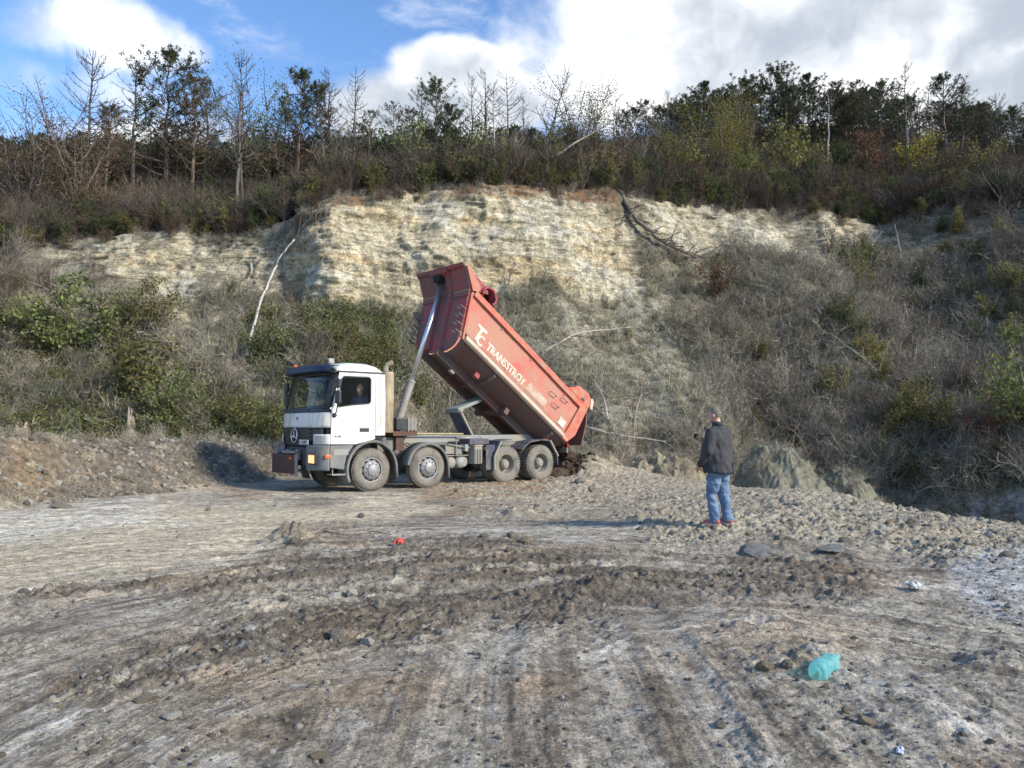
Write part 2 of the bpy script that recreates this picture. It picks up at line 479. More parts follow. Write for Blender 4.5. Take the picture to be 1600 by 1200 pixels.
    # a few named humps of mud seen in the photo
    for (a, bq, r, k) in ((-3.15, 10.9, 0.34, 0.20), (-2.75, 10.8, 0.5, 0.07), (1.9, 5.35, 0.22, 0.10), (2.2, 5.5, 0.16, 0.06), (2.1, 6.35, 0.4, 0.06), (3.35, 5.1, 0.35, 0.09), (0.2, 14.3, 0.5, 0.12), (-0.9, 9.2, 0.8, 0.05), (1.2, 8.0, 0.5, 0.08), (0.7, 7.55, 0.35, 0.07)):
        h = h + k * gauss(x, y, a, bq, r) * (1 + 0.6 * fbm(x * 6, y * 6, octv=3, seed=63))
    return h

def gz(x, y):
    return float(ground_z(np.array([x]), np.array([y]))[0])
def ground_at(px, py):
    """the point of the plateau seen at a photo pixel"""
    d = cray(px, py); y = -CAM_Z * d.y / min(d.z, -1e-3)
    for _ in range(6):
        x = d.x / d.y * y
        z = gz(x, y)
        y = 0.5 * y + 0.5 * (z - CAM_Z) * d.y / d.z
    x = d.x / d.y * y
    return Vector((x, y, gz(x, y)))

# polar grid centred under the camera, dense where the photo looks
ang = np.concatenate([np.linspace(-180, -46, 60, endpoint=False), np.linspace(-46, 46, 860, endpoint=False), np.linspace(46, 180, 61)])
v = np.linspace(0, 1, 760)
py_r = 1260 + (738 - 1260) * v
r1 = F_PX * CAM_Z / (py_r - HORIZON)
r2 = r1[0] * (30.0 / r1[0]) ** v
rad = 0.62 * r1 + 0.38 * r2
rad = np.concatenate([[0.02, 0.6, 1.2, 1.8, 2.4, 2.9], rad[rad > 3.05], np.linspace(rad[-1] + 0.15, 34, 46)])
A, R = np.meshgrid(np.radians(ang), rad)
GX = R * np.sin(A); GY = R * np.cos(A)
gshape = GX.shape
GZ = ground_z(GX.ravel(), GY.ravel()).reshape(gshape)

def grid_mesh(name, X, Y, Z, mat, cols):
    nr, nc = X.shape
    me = bpy.data.meshes.new(name)
    co = np.stack([X, Y, Z], -1).reshape(-1, 3).astype(np.float32)
    i = np.arange(nr - 1)[:, None] * nc + np.arange(nc - 1)[None, :]
    q = np.stack([i, i + 1, i + nc + 1, i + nc], -1).reshape(-1, 4)
    me.vertices.add(len(co)); me.vertices.foreach_set('co', co.ravel())
    me.loops.add(q.size); me.loops.foreach_set('vertex_index', q.ravel().astype(np.int32))
    me.polygons.add(len(q)); me.polygons.foreach_set('loop_start', (np.arange(len(q)) * 4).astype(np.int32))
    me.update(calc_edges=True)
    me.polygons.foreach_set('use_smooth', [True] * len(q))
    for nm, c in cols.items():
        if c.ndim == 2:
            at = me.attributes.new(nm, 'FLOAT_COLOR', 'POINT')
            a = np.ones((len(co), 4), np.float32); a[:, :3] = c
            at.data.foreach_set('color', a.ravel())
        else:
            at = me.attributes.new(nm, 'FLOAT', 'POINT'); at.data.foreach_set('value', c.astype(np.float32))
    me.materials.append(mat)
    o = bpy.data.objects.new(name, me); COL.objects.link(o)
    return o

def lerpc(a, b, t):
    return a + (np.asarray(b) - a) * t[:, None]
x = GX.ravel(); y = GY.ravel()
m, px, py = ground_masks(x, y)
ac, al, rr = flow(x, y)
base = np.tile(np.array([0.255, 0.24, 0.213]), (len(x), 1))
n1 = fbm(x * 0.8, y * 0.8, octv=5, seed=71); n2 = fbm(ac * 2.6, al * 0.25, octv=4, seed=72); n3 = fbm(ac * 7, al * 1.1, octv=4, gain=0.65, seed=73); n4 = fbm(x * 5, y * 5, octv=4, gain=0.7, seed=74)
base = lerpc(base, (0.36, 0.345, 0.32), sstep(-0.05, 0.55, n2 * 0.7 + n3 * 0.35))
base = lerpc(base, (0.19, 0.165, 0.135), sstep(0.05, 0.6, n1 + n3 * 0.4) * 0.6)
base = lerpc(base, (0.235, 0.165, 0.105), sstep(0.25, 0.7, fbm(x * 0.6, y * 0.6, octv=4, seed=75)) * 0.45)
base = lerpc(base, (0.42, 0.38, 0.30), m['light'] * (0.75 + 0.25 * sstep(-0.3, 0.3, n3)))
base = lerpc(base, (0.50, 0.495, 0.465), m['white'] * 0.85 * sstep(-0.45, 0.25, n4 + n3))
base = lerpc(base, (0.30, 0.275, 0.225), m['rubble'] * 0.8)
base = lerpc(base, (0.235, 0.15, 0.085), m['orange'] * 0.6)
dk = np.clip(m['dark'] * sstep(-0.45, 0.25, n2 + n3 * 0.9 + n4 * 0.4) + m['dark2'] * sstep(-0.4, 0.2, n3), 0, 1)
base = lerpc(base, (0.088, 0.074, 0.058), dk * 0.9)
streak = sstep(0.15, 0.55, n3 * 0.8 + n2 * 0.5) * (1 - m['light'] * 0.6) * (1 - m['rubble']) * 0.75
base = lerpc(base, (0.11, 0.095, 0.078), streak * sstep(0.0, 0.3, n1 + 0.25))
base = lerpc(base, (0.44, 0.46, 0.47), sstep(0.42, 0.75, n4 + 0.35 * n2) * sstep(930, 1100, py) * 0.28)
base = lerpc(base, (0.335, 0.355, 0.385), m['blue'] * (0.8 + 0.2 * np.clip(n4, -1, 1)))
dB, par = dist_line(x, y, BERM)
bm_ = sstep(2.5, 1.9, dB + 0.3 * n1)
bcol = np.array([0.165, 0.125, 0.085])[None] + np.zeros((len(x), 1))
bcol = lerpc(bcol, (0.115, 0.105, 0.095), sstep(1.9, 2.6, par + 0.4 * n1) * (1 - sstep(5, 5.6, par)))
bcol = lerpc(bcol, (0.25, 0.19, 0.12), sstep(5.2, 6, par))
bcol = lerpc(bcol, (0.28, 0.24, 0.185), sstep(0.2, 0.6, n4) * 0.7)
base = base * (1 - bm_[:, None]) + bcol * bm_[:, None]
soil = 0.9 * gauss(x, y, 2.3, 25.3, 0.9, 1.1)
base = lerpc(base, (0.10, 0.065, 0.04), np.clip(soil * sstep(-0.3, 0.3, n4), 0, 1) * 0.8)
de, _ = dist_line(x, y, EDGE + [EDGE[0]])
outm = np.where(inside(x, y, EDGE), 0, sstep(0.4, 2.0, de))
base = lerpc(base, (0.20, 0.16, 0.10), outm)
LN, LE = lanes(x, y, ac, al); LN = LN * (1 - m['rubble']) * (1 - bm_) * sstep(-0.9, 0.2, n3); LE = LE * (1 - m['rubble']) * (1 - bm_)
base = lerpc(base, (0.37, 0.355, 0.325), LN * 0.42)
base = lerpc(base, (0.11, 0.095, 0.078), LE * sstep(-0.2, 0.35, n3 + 0.5 * n4) * 0.55 * (1 - 0.5 * m['light']))
n5 = fbm(ac * 15, al * 0.8, octv=3, gain=0.7, seed=78); n6 = fbm(ac * 34, al * 2.2, octv=2, seed=79)
kk5 = 1 + (0.26 * n5 + 0.14 * n6) * (1 - m['rubble']) * (1 - bm_)
base = base * kk5[:, None]
wet = np.clip(dk + 0.3 * streak, 0, 1)

def earth_mat(name, stone=(0.46, 0.44, 0.39), speck=0.5, bump=1.0, fine_scale=30.0):
    mt, nt = new_mat(name)
    pos = N(nt, 'ShaderNodeNewGeometry').outputs['Position']
    c = N(nt, 'ShaderNodeAttribute', attribute_name='Col').outputs['Color']
    w = N(nt, 'ShaderNodeAttribute', attribute_name='wet').outputs['Fac']
    f1 = noise(nt, fine_scale, 6, 0.7, pos); f2 = noise(nt, fine_scale * 0.23, 6, 0.65, pos)
    k = math_n(nt, 'ADD', math_n(nt, 'MULTIPLY', f1, 0.9), math_n(nt, 'MULTIPLY', f2, 0.9))
    k = smooth(nt, k, 0.72, 1.08, 0.55, 1.42)
    f3 = noise(nt, fine_scale * 3.1, 4, 0.7, pos)
    k = math_n(nt, 'MULTIPLY', k, smooth(nt, f3, 0.36, 0.64, 0.72, 1.28))
    cm = N(nt, 'ShaderNodeVectorMath', operation='SCALE', ins={0: c, 'Scale': k}).outputs[0]
    # pale chips of stone pressed into the soil
    vor = N(nt, 'ShaderNodeTexVoronoi', ins={'Vector': pos, 'Scale': fine_scale * 0.9, 'Randomness': 1.0})
    vr = N(nt, 'ShaderNodeSeparateColor', ins={0: vor.outputs['Color']}).outputs[0]
    chip = math_n(nt, 'MULTIPLY', smooth(nt, vor.outputs['Distance'], 0.18, 0.36, 1.0, 0.0), smooth(nt, vr, 0.80, 0.86))
    chip = math_n(nt, 'MULTIPLY', chip, smooth(nt, noise(nt, 1.3, 5, 0.7, pos), 0.36, 0.6))
    cm = mix_c(nt, math_n(nt, 'MULTIPLY', chip, speck), cm, stone)
    p = N(nt, 'ShaderNodeBsdfPrincipled', ins={'Base Color': cm, 'Roughness': math_n(nt, 'MULTIPLY_ADD', w, -0.25, 0.95), 'Specular IOR Level': 0.3})
    hgt = math_n(nt, 'ADD', math_n(nt, 'MULTIPLY', f1, 0.6), math_n(nt, 'MULTIPLY', chip, 0.35))
    hgt = math_n(nt, 'ADD', hgt, math_n(nt, 'MULTIPLY_ADD', f3, 0.3, f2))
    b = N(nt, 'ShaderNodeBump', ins={'Height': hgt, 'Strength': 0.9 * bump, 'Distance': 0.035})
    nt.links.new(b.outputs[0], p.inputs['Normal'])
    out(nt, p.outputs[0])
    return mt
M_ground = earth_mat('trodden_mud', speck=0.75, bump=1.2)
g = grid_mesh('ground', GX, GY, GZ, M_ground, {'Col': np.clip(base * np.array([1.22, 1.17, 1.06]), 0.02, 0.8), 'wet': wet})
tag(g, kind='structure')
del GX, GY, GZ, A, R

far = MB()
far.add([(-900, -900, -7.6), (900, -900, -7.6), (900, 900, -7.6), (-900, 900, -7.6)], [(0, 1, 2, 3)])
M_far = painted('valley_soil', (0.12, 0.11, 0.07), (0.08, 0.09, 0.05), 0.95, scale=0.05, bump=0)
tag(far.build('valley_floor', M_far, fix=False), kind='structure')

# ================================================================== HILLSIDE (old quarry face)
K = {  # photo column: (row, distance) from the buried foot over talus, face, brow, wooded top to the far back
    -700: [(900, 16), (740, 20), (640, 24), (560, 29), (480, 33), (400, 37), (350, 40), (250, 54), (235, 100)],
    -300: [(880, 19), (715, 23), (635, 27), (560, 31), (480, 34.5), (405, 38), (355, 41.5), (248, 56), (232, 110)],
    0:    [(860, 22), (700, 25), (635, 28.5), (560, 32.5), (480, 36), (412, 38.5), (372, 42), (246, 58), (230, 115)],
    120:  [(860, 22), (699, 25.5), (635, 29), (560, 33.2), (470, 37), (392, 39.3), (360, 43), (246, 59), (230, 115)],
    260:  [(860, 23), (699, 26), (632, 29.5), (560, 33.6), (480, 37), (372, 39.8), (352, 43.5), (248, 59), (232, 115)],
    400:  [(860, 24), (702, 27), (625, 30.5), (560, 34.2), (480, 38), (384, 40.5), (355, 43.5), (250, 59), (232, 115)],
    455:  [(860, 24), (703, 27.3), (615, 30.8), (540, 34.2), (475, 37.4), (362, 39.4), (335, 43), (252, 58), (234, 115)],
    520:  [(860, 25), (705, 27.5), (610, 31), (530, 34), (462, 36.5), (318, 38.8), (296, 42), (252, 57), (234, 115)],
    700:  [(870, 26), (706, 28.5), (610, 32), (535, 35.4), (468, 37.8), (305, 40.2), (286, 43.2), (250, 57), (234, 115)],
    880:  [(880, 27), (712, 29.5), (620, 33), (535, 37), (450, 39.5), (312, 42.2), (288, 45), (248, 60), (230, 118)],
    1000: [(890, 28), (722, 30.5), (630, 34), (540, 38.5), (440, 42.5), (322, 45), (290, 47.5), (240, 63), (214, 120)],
    1120: [(900, 28.5), (745, 31), (650, 34), (550, 39), (430, 44), (335, 47.5), (286, 50), (222, 68), (200, 122)],
    1250: [(910, 29), (775, 32), (670, 35), (560, 40), (430, 45.5), (345, 49.5), (288, 53), (216, 72), (196, 124)],
    1380: [(920, 29), (785, 32), (680, 35.5), (565, 40), (430, 46), (350, 50), (288, 54), (220, 73), (200, 125)],
    1500: [(930, 27), (765, 30), (670, 34.5), (560, 39), (430, 44.5), (350, 48.5), (290, 52), (240, 70), (222, 125)],
    1650: [(940, 24), (760, 27), (665, 31.5), (560, 36), (430, 41), (350, 45.5), (296, 49), (255, 66), (238, 125)],
    1900: [(960, 20), (770, 24), (680, 27.5), (570, 31), (440, 35.5), (370, 39), (320, 43), (275, 60), (255, 125)],
    2400: [(1000, 15), (800, 20), (700, 23), (590, 26), (470, 30), (410, 33), (370, 37), (315, 52), (290, 125)],
}
kp = sorted(K)
nknot = 9
pxs = np.concatenate([np.linspace(-700, -60, 70, endpoint=False), np.linspace(-60, 1660, 560, endpoint=False), np.linspace(1660, 2400, 75)])
seg_rows = [16, 60, 62, 70, 120, 26, 46, 22]
ts = [0.0]
for i, n in enumerate(seg_rows):
    ts += list(i + (np.arange(n) + 1) / n)
ts = np.array(ts)
KY = np.array([[K[p][k][1] for k in range(nknot)] for p in kp], float)
KP = np.array([[K[p][k][0] for k in range(nknot)] for p in kp], float)
wob = fbm(pxs / 60.0, pxs * 0, octv=4, seed=81)
cy = np.array([np.interp(pxs, kp, KY[:, k]) for k in range(nknot)])     # 9 x ncol
cp = np.array([np.interp(pxs, kp, KP[:, k]) for k in range(nknot)])
def smooth1(a, n=5):
    ker = np.ones(n) / n
    return np.array([np.convolve(np.pad(r, n // 2, mode='edge'), ker, 'valid') for r in a])
cy = smooth1(cy, 9); cp = smooth1(cp, 9)
cp[5] += wob * 7 - 9; cp[6] += wob * 5 - 7
ki = np.clip(ts.astype(int), 0, nknot - 2); kf = ts - ki
HYd = cy[ki] * (1 - kf)[:, None] + cy[ki + 1] * kf[:, None]
HPy = cp[ki] * (1 - kf)[:, None] + cp[ki + 1] * kf[:, None]
# round the breaks of slope a little
for _ in range(10):
    HYd[1:-1] = 0.25 * HYd[:-2] + 0.5 * HYd[1:-1] + 0.25 * HYd[2:]
    HPy[1:-1] = 0.25 * HPy[:-2] + 0.5 * HPy[1:-1] + 0.25 * HPy[2:]
HPx = np.tile(pxs, (len(ts), 1))
cpi, spi = math.cos(PITCH), math.sin(PITCH)
cxx = (HPx - 800) / F_PX; cyy = (600 - HPy) / F_PX
dyv = cpi - cyy * spi; dzv = spi + cyy * cpi
HX = cxx / dyv * HYd; HY = HYd.copy(); HZ = CAM_Z + dzv / dyv * HYd

def hill_masks(HPx, HPy, X, Y, Z):
    w1 = fbm(X * 0.35, Z * 0.35, Y * 0.2, octv=5, gain=0.6, seed=91); w2 = fbm(X * 0.35, Z * 0.35, Y * 0.2, octv=5, gain=0.6, seed=97)
    qx = HPx + w1 * 34; qy = HPy + w2 * 20
    M = {}
    M['rock'] = in_poly(qx, qy, [(455, 478), (462, 420), (478, 375), (508, 318), (560, 303), (640, 298), (690, 300), (720, 330), (760, 300), (840, 302), (905, 318), (960, 345), (985, 400), (1005, 440), (960, 462), (880, 452), (790, 462), (730, 478), (650, 478), (560, 478), (500, 482)], 9)
    M['rock2'] = np.maximum.reduce([
        1.0 * in_poly(qx, qy, [(75, 402), (180, 366), (300, 366), (400, 378), (450, 395), (445, 470), (400, 480), (340, 430), (300, 470), (250, 440), (150, 420)], 12),
        0.85 * in_poly(qx, qy, [(240, 420), (320, 430), (330, 560), (280, 570), (250, 500)], 16),
        0.95 * in_poly(qx, qy, [(968, 292), (1060, 288), (1130, 292), (1150, 330), (1215, 350), (1180, 385), (1090, 400), (1020, 380)], 12),
        1.0 * in_poly(qx, qy, [(1275, 335), (1330, 315), (1380, 325), (1405, 370), (1370, 400), (1290, 385)], 10),
        0.95 * in_poly(qx, qy, [(1160, 350), (1240, 340), (1280, 400), (1330, 440), (1250, 420), (1180, 400)], 10),
        0.18 * in_poly(qx, qy, [(840, 470), (1000, 450), (1060, 500), (1110, 620), (1090, 650), (1000, 600), (900, 560)], 24),
        0.55 * in_poly(qx, qy, [(1210, 440), (1280, 430), (1330, 480), (1270, 500)], 12)])
    M['soil'] = in_poly(qx, qy, [(490, 318), (560, 285), (700, 282), (900, 286), (960, 300), (960, 330), (860, 312), (720, 318), (600, 300), (505, 332)], 7)
    M['orange'] = np.maximum(in_poly(qx, qy, [(55, 545), (120, 560), (110, 640), (80, 660), (50, 600)], 10), 0.9 * in_poly(qx, qy, [(80, 685), (180, 670), (200, 690), (90, 700)], 8))
    M['green'] = np.maximum.reduce([in_poly(qx, qy, [(-200, 520), (60, 500), (140, 560), (230, 600), (330, 640), (450, 690), (440, 710), (-200, 710)], 30),
        0.8 * in_poly(qx, qy, [(370, 500), (430, 480), (560, 500), (640, 560), (560, 640), (440, 600)], 26),
        0.9 * in_poly(HPx, HPy, [(1385, 738), (1490, 734), (1480, 752), (1400, 756)], 6), 0.6 * in_poly(qx, qy, [(1480, 745), (1660, 725), (1660, 760), (1500, 765)], 6)])
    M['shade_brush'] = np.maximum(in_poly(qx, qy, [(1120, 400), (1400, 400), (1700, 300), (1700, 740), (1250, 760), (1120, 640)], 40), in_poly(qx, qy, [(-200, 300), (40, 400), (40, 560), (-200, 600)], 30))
    M['clay'] = in_poly(qx, qy, [(740, 470), (1000, 440), (1060, 480), (1115, 610), (1110, 700), (980, 690), (900, 600), (800, 540)], 26)
    M['bank'] = in_poly(qx, qy, [(1500, 775), (1560, 765), (1700, 760), (1700, 860), (1510, 850)], 8)
    return M, w1
fx = HX.ravel(); fy = HY.ravel(); fz = HZ.ravel(); fpx = HPx.ravel(); fpy = HPy.ravel(); ft = np.repeat(ts, len(pxs))
HM, w1 = hill_masks(fpx, fpy, fx, fy, fz)
face = sstep(3.75, 4.15, ft) * (1 - sstep(4.95, 5.3, ft))
rock = np.clip(HM['rock'] + HM['rock2'] * 0.8, 0, 1)
tal = (1 - face) * (1 - sstep(5.0, 5.4, ft))
disp = 1.1 * fbm(fx * 0.16, fz * 0.16, 0, octv=3, seed=101) * (1 - sstep(5.5, 7, ft)) * sstep(0.9, 1.6, ft)
# weathering gullies down the face and bedding ledges across it
gul = ridged(fx * 0.75 + 0.8 * fbm(fx * 0.4, fz * 0.3, octv=2, seed=102), fz * 0.12, octv=3, seed=103)
bed = fbm(fx * 0.30 + 0.2 * fz, fz * 1.9 + 0.5 * fbm(fx * 0.2, fz * 0.1, octv=2, seed=108), octv=4, gain=0.6, seed=104)
blocks = np.round(bed * 5) / 5
rough_ = fbm(fx * 2.2, fz * 2.6, fy * 1.2, octv=4, gain=0.6, seed=105)
rmask = np.clip(face * 0.6 + rock, 0, 1)
disp += rmask * (0.27 * gul + 0.13 * blocks + 0.10 * bed + 0.12 * rough_)
gul2 = ridged(fx * 0.35 + fz * 0.10, fz * 0.05 + fx * 0.03, octv=4, seed=106)
disp += tal * (0.42 * gul2 + 0.22 * fbm(fx * 0.9, fy * 0.9, fz * 0.5, octv=4, seed=107) + 0.08 * rough_)
# a rib of ground catching the sun left of the main face, hollow beside it
disp += 1.3 * np.exp(-((fpx - 520) / 60) ** 2) * face * 0.5 - 0.6 * np.exp(-((fpx - 452) / 26) ** 2) * (face + 0.3) * sstep(340, 400, fpy) * (1 - sstep(520, 600, fpy))
# bank and mounds on the right below the slope
HXn = HX.ravel(); HYn = fy - disp * 0.85 * (1 - sstep(5.2, 5.6, ft)); HZn = fz + disp * 0.35 * (1 - face * 0.7)
H3 = (HXn.reshape(HX.shape), HYn.reshape(HX.shape), HZn.reshape(HX.shape))
HPXr, HPYr = to_px(HXn, HYn, HZn)
HPXr = HPXr.reshape(HX.shape); HPYr = HPYr.reshape(HX.shape)

c = np.tile(np.array([0.215, 0.19, 0.135]), (len(fx), 1))
nA = fbm(fx * 0.9, fz * 0.9, fy * 0.5, octv=5, gain=0.65, seed=111); nB = fbm(fx * 3, fz * 3, fy, octv=4, gain=0.65, seed=112)
c = lerpc(c, (0.31, 0.285, 0.215), sstep(-0.1, 0.5, nA))
c = lerpc(c, (0.13, 0.11, 0.08), sstep(0.1, 0.55, nB) * 0.7)
c = lerpc(c, (0.42, 0.385, 0.285), np.clip(HM['rock2'] * 1.3, 0, 1) * sstep(-0.6, 0.1, nB + nA))
rk = np.tile(np.array([0.49, 0.435, 0.305]), (len(fx), 1))
rk = lerpc(rk, (0.575, 0.53, 0.405), sstep(0.0, 0.5, bed + 0.3 * nB))
rk = lerpc(rk, (0.56, 0.43, 0.25), sstep(0.2, 0.6, fbm(fx * 0.25, fz * 1.4, octv=4, seed=113)) * 0.7)
rk = lerpc(rk, (0.54, 0.53, 0.46), sstep(0.15, 0.55, fbm(fx * 0.5, fz * 0.7, octv=3, seed=114)) * 0.6)
crack = sstep(0.45, 0.62, np.abs(bed - blocks) * 4 + 0.25 * nB) * 0.5
rk = lerpc(rk, (0.22, 0.17, 0.11), crack * 0.7)
rk = lerpc(rk, (0.44, 0.38, 0.25), sstep(0.25, 0.6, fbm(fx * 2.2, fz * 0.35, octv=3, seed=115)) * 0.45)
c = lerpc(c, (0.29, 0.275, 0.215), HM['clay'] * sstep(-0.5, 0.2, nB + 0.6 * nA) * 0.8)
rockc = np.clip(HM['rock'] + 0.75 * HM['rock2'] * sstep(-0.25, 0.35, nA + 0.5 * nB), 0, 1)
c = c * (1 - rockc[:, None]) + rk * rockc[:, None]
c = lerpc(c, (0.21, 0.12, 0.062), np.clip(HM['soil'] * sstep(-0.3, 0.3, nB + 0.3), 0, 1) * 0.85)
c = lerpc(c, (0.33, 0.22, 0.115), HM['orange'] * sstep(-0.4, 0.3, nB) * 0.8)
c = lerpc(c, (0.085, 0.125, 0.035), HM['green'] * sstep(-0.3, 0.3, nA + 0.6 * nB) * 0.8)
c = lerpc(c, (0.085, 0.078, 0.065), HM['shade_brush'] * sstep(-0.5, 0.2, nA) * 0.7 * (1 - HM['rock2']))  # dark litter tone, with the shade of these slopes put into the colour
c = lerpc(c, (0.36, 0.36, 0.33), HM['bank'] * sstep(-0.3, 0.2, nA + nB) * 0.9)
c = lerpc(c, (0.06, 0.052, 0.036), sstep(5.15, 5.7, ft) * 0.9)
M_hill = earth_mat('hillside_earth', stone=(0.5, 0.47, 0.38), speck=0.35, bump=1.0, fine_scale=9.0)
for n_ in M_hill.node_tree.nodes:
    if n_.bl_idname == 'ShaderNodeBump': n_.inputs['Distance'].default_value = 0.12
nt = M_hill.node_tree
pr = [n_ for n_ in nt.nodes if n_.bl_idname == 'ShaderNodeBsdfPrincipled'][0]
pos_ = N(nt, 'ShaderNodeNewGeometry').outputs['Position']
v1 = N(nt, 'ShaderNodeVectorMath', operation='MULTIPLY', ins={0: pos_, 1: (0.22, 0.22, 1.5)}).outputs[0]
v2 = N(nt, 'ShaderNodeVectorMath', operation='MULTIPLY', ins={0: pos_, 1: (1.6, 1.6, 0.28)}).outputs[0]
b1 = noise(nt, 1.6, 9, 0.72, v1); b2 = noise(nt, 2.2, 7, 0.7, v2); b3 = noise(nt, 3.4, 8, 0.75, pos_)
ln = smooth(nt, math_n(nt, 'ABSOLUTE', math_n(nt, 'SUBTRACT', b1, 0.5)), 0.0, 0.022, 1.0, 0.0)
ln = math_n(nt, 'MULTIPLY', ln, smooth(nt, b3, 0.42, 0.6))
ln2 = smooth(nt, b2, 0.56, 0.68)
old = pr.inputs['Base Color'].links[0].from_socket
rkm = N(nt, 'ShaderNodeAttribute', attribute_name='rockm').outputs['Fac']
cc = mix_c(nt, math_n(nt, 'MULTIPLY', math_n(nt, 'MULTIPLY', ln, 0.6), rkm), old, (0.10, 0.08, 0.05))
cc = mix_c(nt, math_n(nt, 'MULTIPLY', math_n(nt, 'MULTIPLY', ln2, 0.35), rkm), cc, (0.30, 0.25, 0.16))
k_ = smooth(nt, b3, 0.32, 0.68, 0.80, 1.12)
cc = N(nt, 'ShaderNodeVectorMath', operation='SCALE', ins={0: cc, 'Scale': k_}).outputs[0]
nt.links.new(cc, pr.inputs['Base Color'])
bmp = pr.inputs['Normal'].links[0].from_node
oh = bmp.inputs['Height'].links[0].from_socket
hh = math_n(nt, 'ADD', math_n(nt, 'MULTIPLY', oh, 0.5), math_n(nt, 'ADD', math_n(nt, 'MULTIPLY', b3, 1.3), math_n(nt, 'MULTIPLY_ADD', ln, -0.5, b1)))
nt.links.new(hh, bmp.inputs['Height']); bmp.inputs['Distance'].default_value = 0.13
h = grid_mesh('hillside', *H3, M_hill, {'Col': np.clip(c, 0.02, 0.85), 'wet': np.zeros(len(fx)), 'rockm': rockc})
h.data.flip_normals()
tag(h, kind='structure')

def hill_at(px, py, lo=1.0):
    """the point of the hillside seen at a photo pixel (row searched from the foot upward)"""
    j = int(np.clip(np.searchsorted(pxs, px), 1, len(pxs) - 1))
    col = HPYr[:, j]
    i0 = int(np.searchsorted(ts, lo))
    k = np.argmax(col[i0:] <= py)
    if col[i0 + k] > py: k = len(col) - i0 - 1
    i = i0 + k
    return Vector((H3[0][i, j], H3[1][i, j], H3[2][i, j]))
def hill_t(px, t):
    j = int(np.clip(np.searchsorted(pxs, px), 1, len(pxs) - 1)); i = int(np.clip(np.searchsorted(ts, t), 0, len(ts) - 1))
    return Vector((H3[0][i, j], H3[1][i, j], H3[2][i, j]))
# ================================================================== DUMP TRUCK
MUD = (0.25, 0.215, 0.16)
M_white = painted('white_paint', (0.74, 0.745, 0.735), (0.66, 0.67, 0.66), 0.35, dirt=0.52, dirt_c=(0.42, 0.37, 0.28), dirt_scale=1.6, bump=0.0, streak=True, coat=0.3)
M_red = painted('red_paint', (0.52, 0.10, 0.075), (0.46, 0.17, 0.13), 0.65, dirt=0.76, dirt_c=(0.43, 0.25, 0.18), dirt_scale=1.3, bump=0.03)
M_red_rail = painted('red_rail_paint', (0.56, 0.11, 0.06), (0.44, 0.10, 0.07), 0.55, dirt=0.5, dirt_c=(0.40, 0.27, 0.19), dirt_scale=2.5, bump=0.03)
M_red_shaded = painted('shaded_red_paint', (0.38, 0.045, 0.045), (0.30, 0.05, 0.055), 0.5, dirt=0.72, dirt_c=(0.14, 0.11, 0.105), dirt_scale=1.3, bump=0.02)  # body red darkened for its shaded front; the grey dirt is real
M_ledge = painted('dusty_red_ledge', (0.55, 0.42, 0.34), (0.44, 0.24, 0.18), 0.8, dirt=0.75, dirt_c=(0.56, 0.47, 0.37), dirt_scale=2.2, bump=0.05)
M_ledge_top = painted('muddy_ledge', (0.24, 0.12, 0.085), (0.30, 0.17, 0.12), 0.9, dirt=0.5, dirt_c=MUD)
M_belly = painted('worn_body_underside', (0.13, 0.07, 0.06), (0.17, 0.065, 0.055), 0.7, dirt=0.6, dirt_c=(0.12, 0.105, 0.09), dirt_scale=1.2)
M_navy = painted('dark_visor', (0.015, 0.024, 0.055), (0.02, 0.03, 0.06), 0.4, bump=0, spec=0.3)
M_black = painted('black_plastic', (0.018, 0.02, 0.024), (0.03, 0.032, 0.036), 0.42, bump=0.02, dirt=0.15, dirt_c=(0.12, 0.11, 0.09))
M_grey = painted('grey_plastic', (0.16, 0.18, 0.19), (0.12, 0.13, 0.14), 0.55, dirt=0.45, dirt_c=MUD, bump=0.02)
M_chassis = painted('muddy_chassis', (0.10, 0.10, 0.10), (0.16, 0.155, 0.15), 0.7, dirt=0.6, dirt_c=(0.27, 0.245, 0.20), dirt_scale=2.0)
M_chassis_l = painted('grey_subframe', (0.26, 0.27, 0.26), (0.20, 0.21, 0.20), 0.6, dirt=0.55, dirt_c=(0.33, 0.29, 0.22), dirt_scale=2.0)
M_rubber = painted('dusty_tyre', (0.085, 0.082, 0.076), (0.15, 0.14, 0.122), 0.88, dirt=0.75, dirt_c=(0.22, 0.20, 0.165), dirt_scale=2.0, bump=0.15)
M_rim = painted('wheel_steel', (0.30, 0.31, 0.32), (0.22, 0.22, 0.215), 0.45, metal=0.2, dirt=0.45, dirt_c=(0.27, 0.25, 0.21), dirt_scale=3)
M_rim_r = painted('rear_wheel_steel', (0.17, 0.17, 0.165), (0.24, 0.22, 0.19), 0.7, dirt=0.6, dirt_c=(0.27, 0.25, 0.20), dirt_scale=2.5)
M_hole = painted('wheel_hole', (0.01, 0.01, 0.01), (0.015, 0.015, 0.015), 0.9, bump=0)
M_chrome = painted('bright_chrome', (0.80, 0.82, 0.86), (0.72, 0.75, 0.80), 0.22, metal=1.0, bump=0)
M_cyl = painted('silver_ram', (0.66, 0.68, 0.72), (0.58, 0.60, 0.64), 0.28, metal=0.85, bump=0, dirt=0.15)
M_cyl_d = painted('dull_ram_sleeve', (0.24, 0.235, 0.22), (0.32, 0.30, 0.27), 0.5, dirt=0.5, dirt_c=MUD)
M_exh = painted('exhaust_cladding', (0.52, 0.44, 0.31), (0.36, 0.27, 0.17), 0.55, dirt=0.6, dirt_c=(0.10, 0.075, 0.055), dirt_scale=1.5, streak=True, metal=0.1)
M_rust = painted('rusty_plate', (0.14, 0.055, 0.03), (0.08, 0.05, 0.045), 0.85, dirt=0.4, dirt_c=(0.06, 0.05, 0.045))
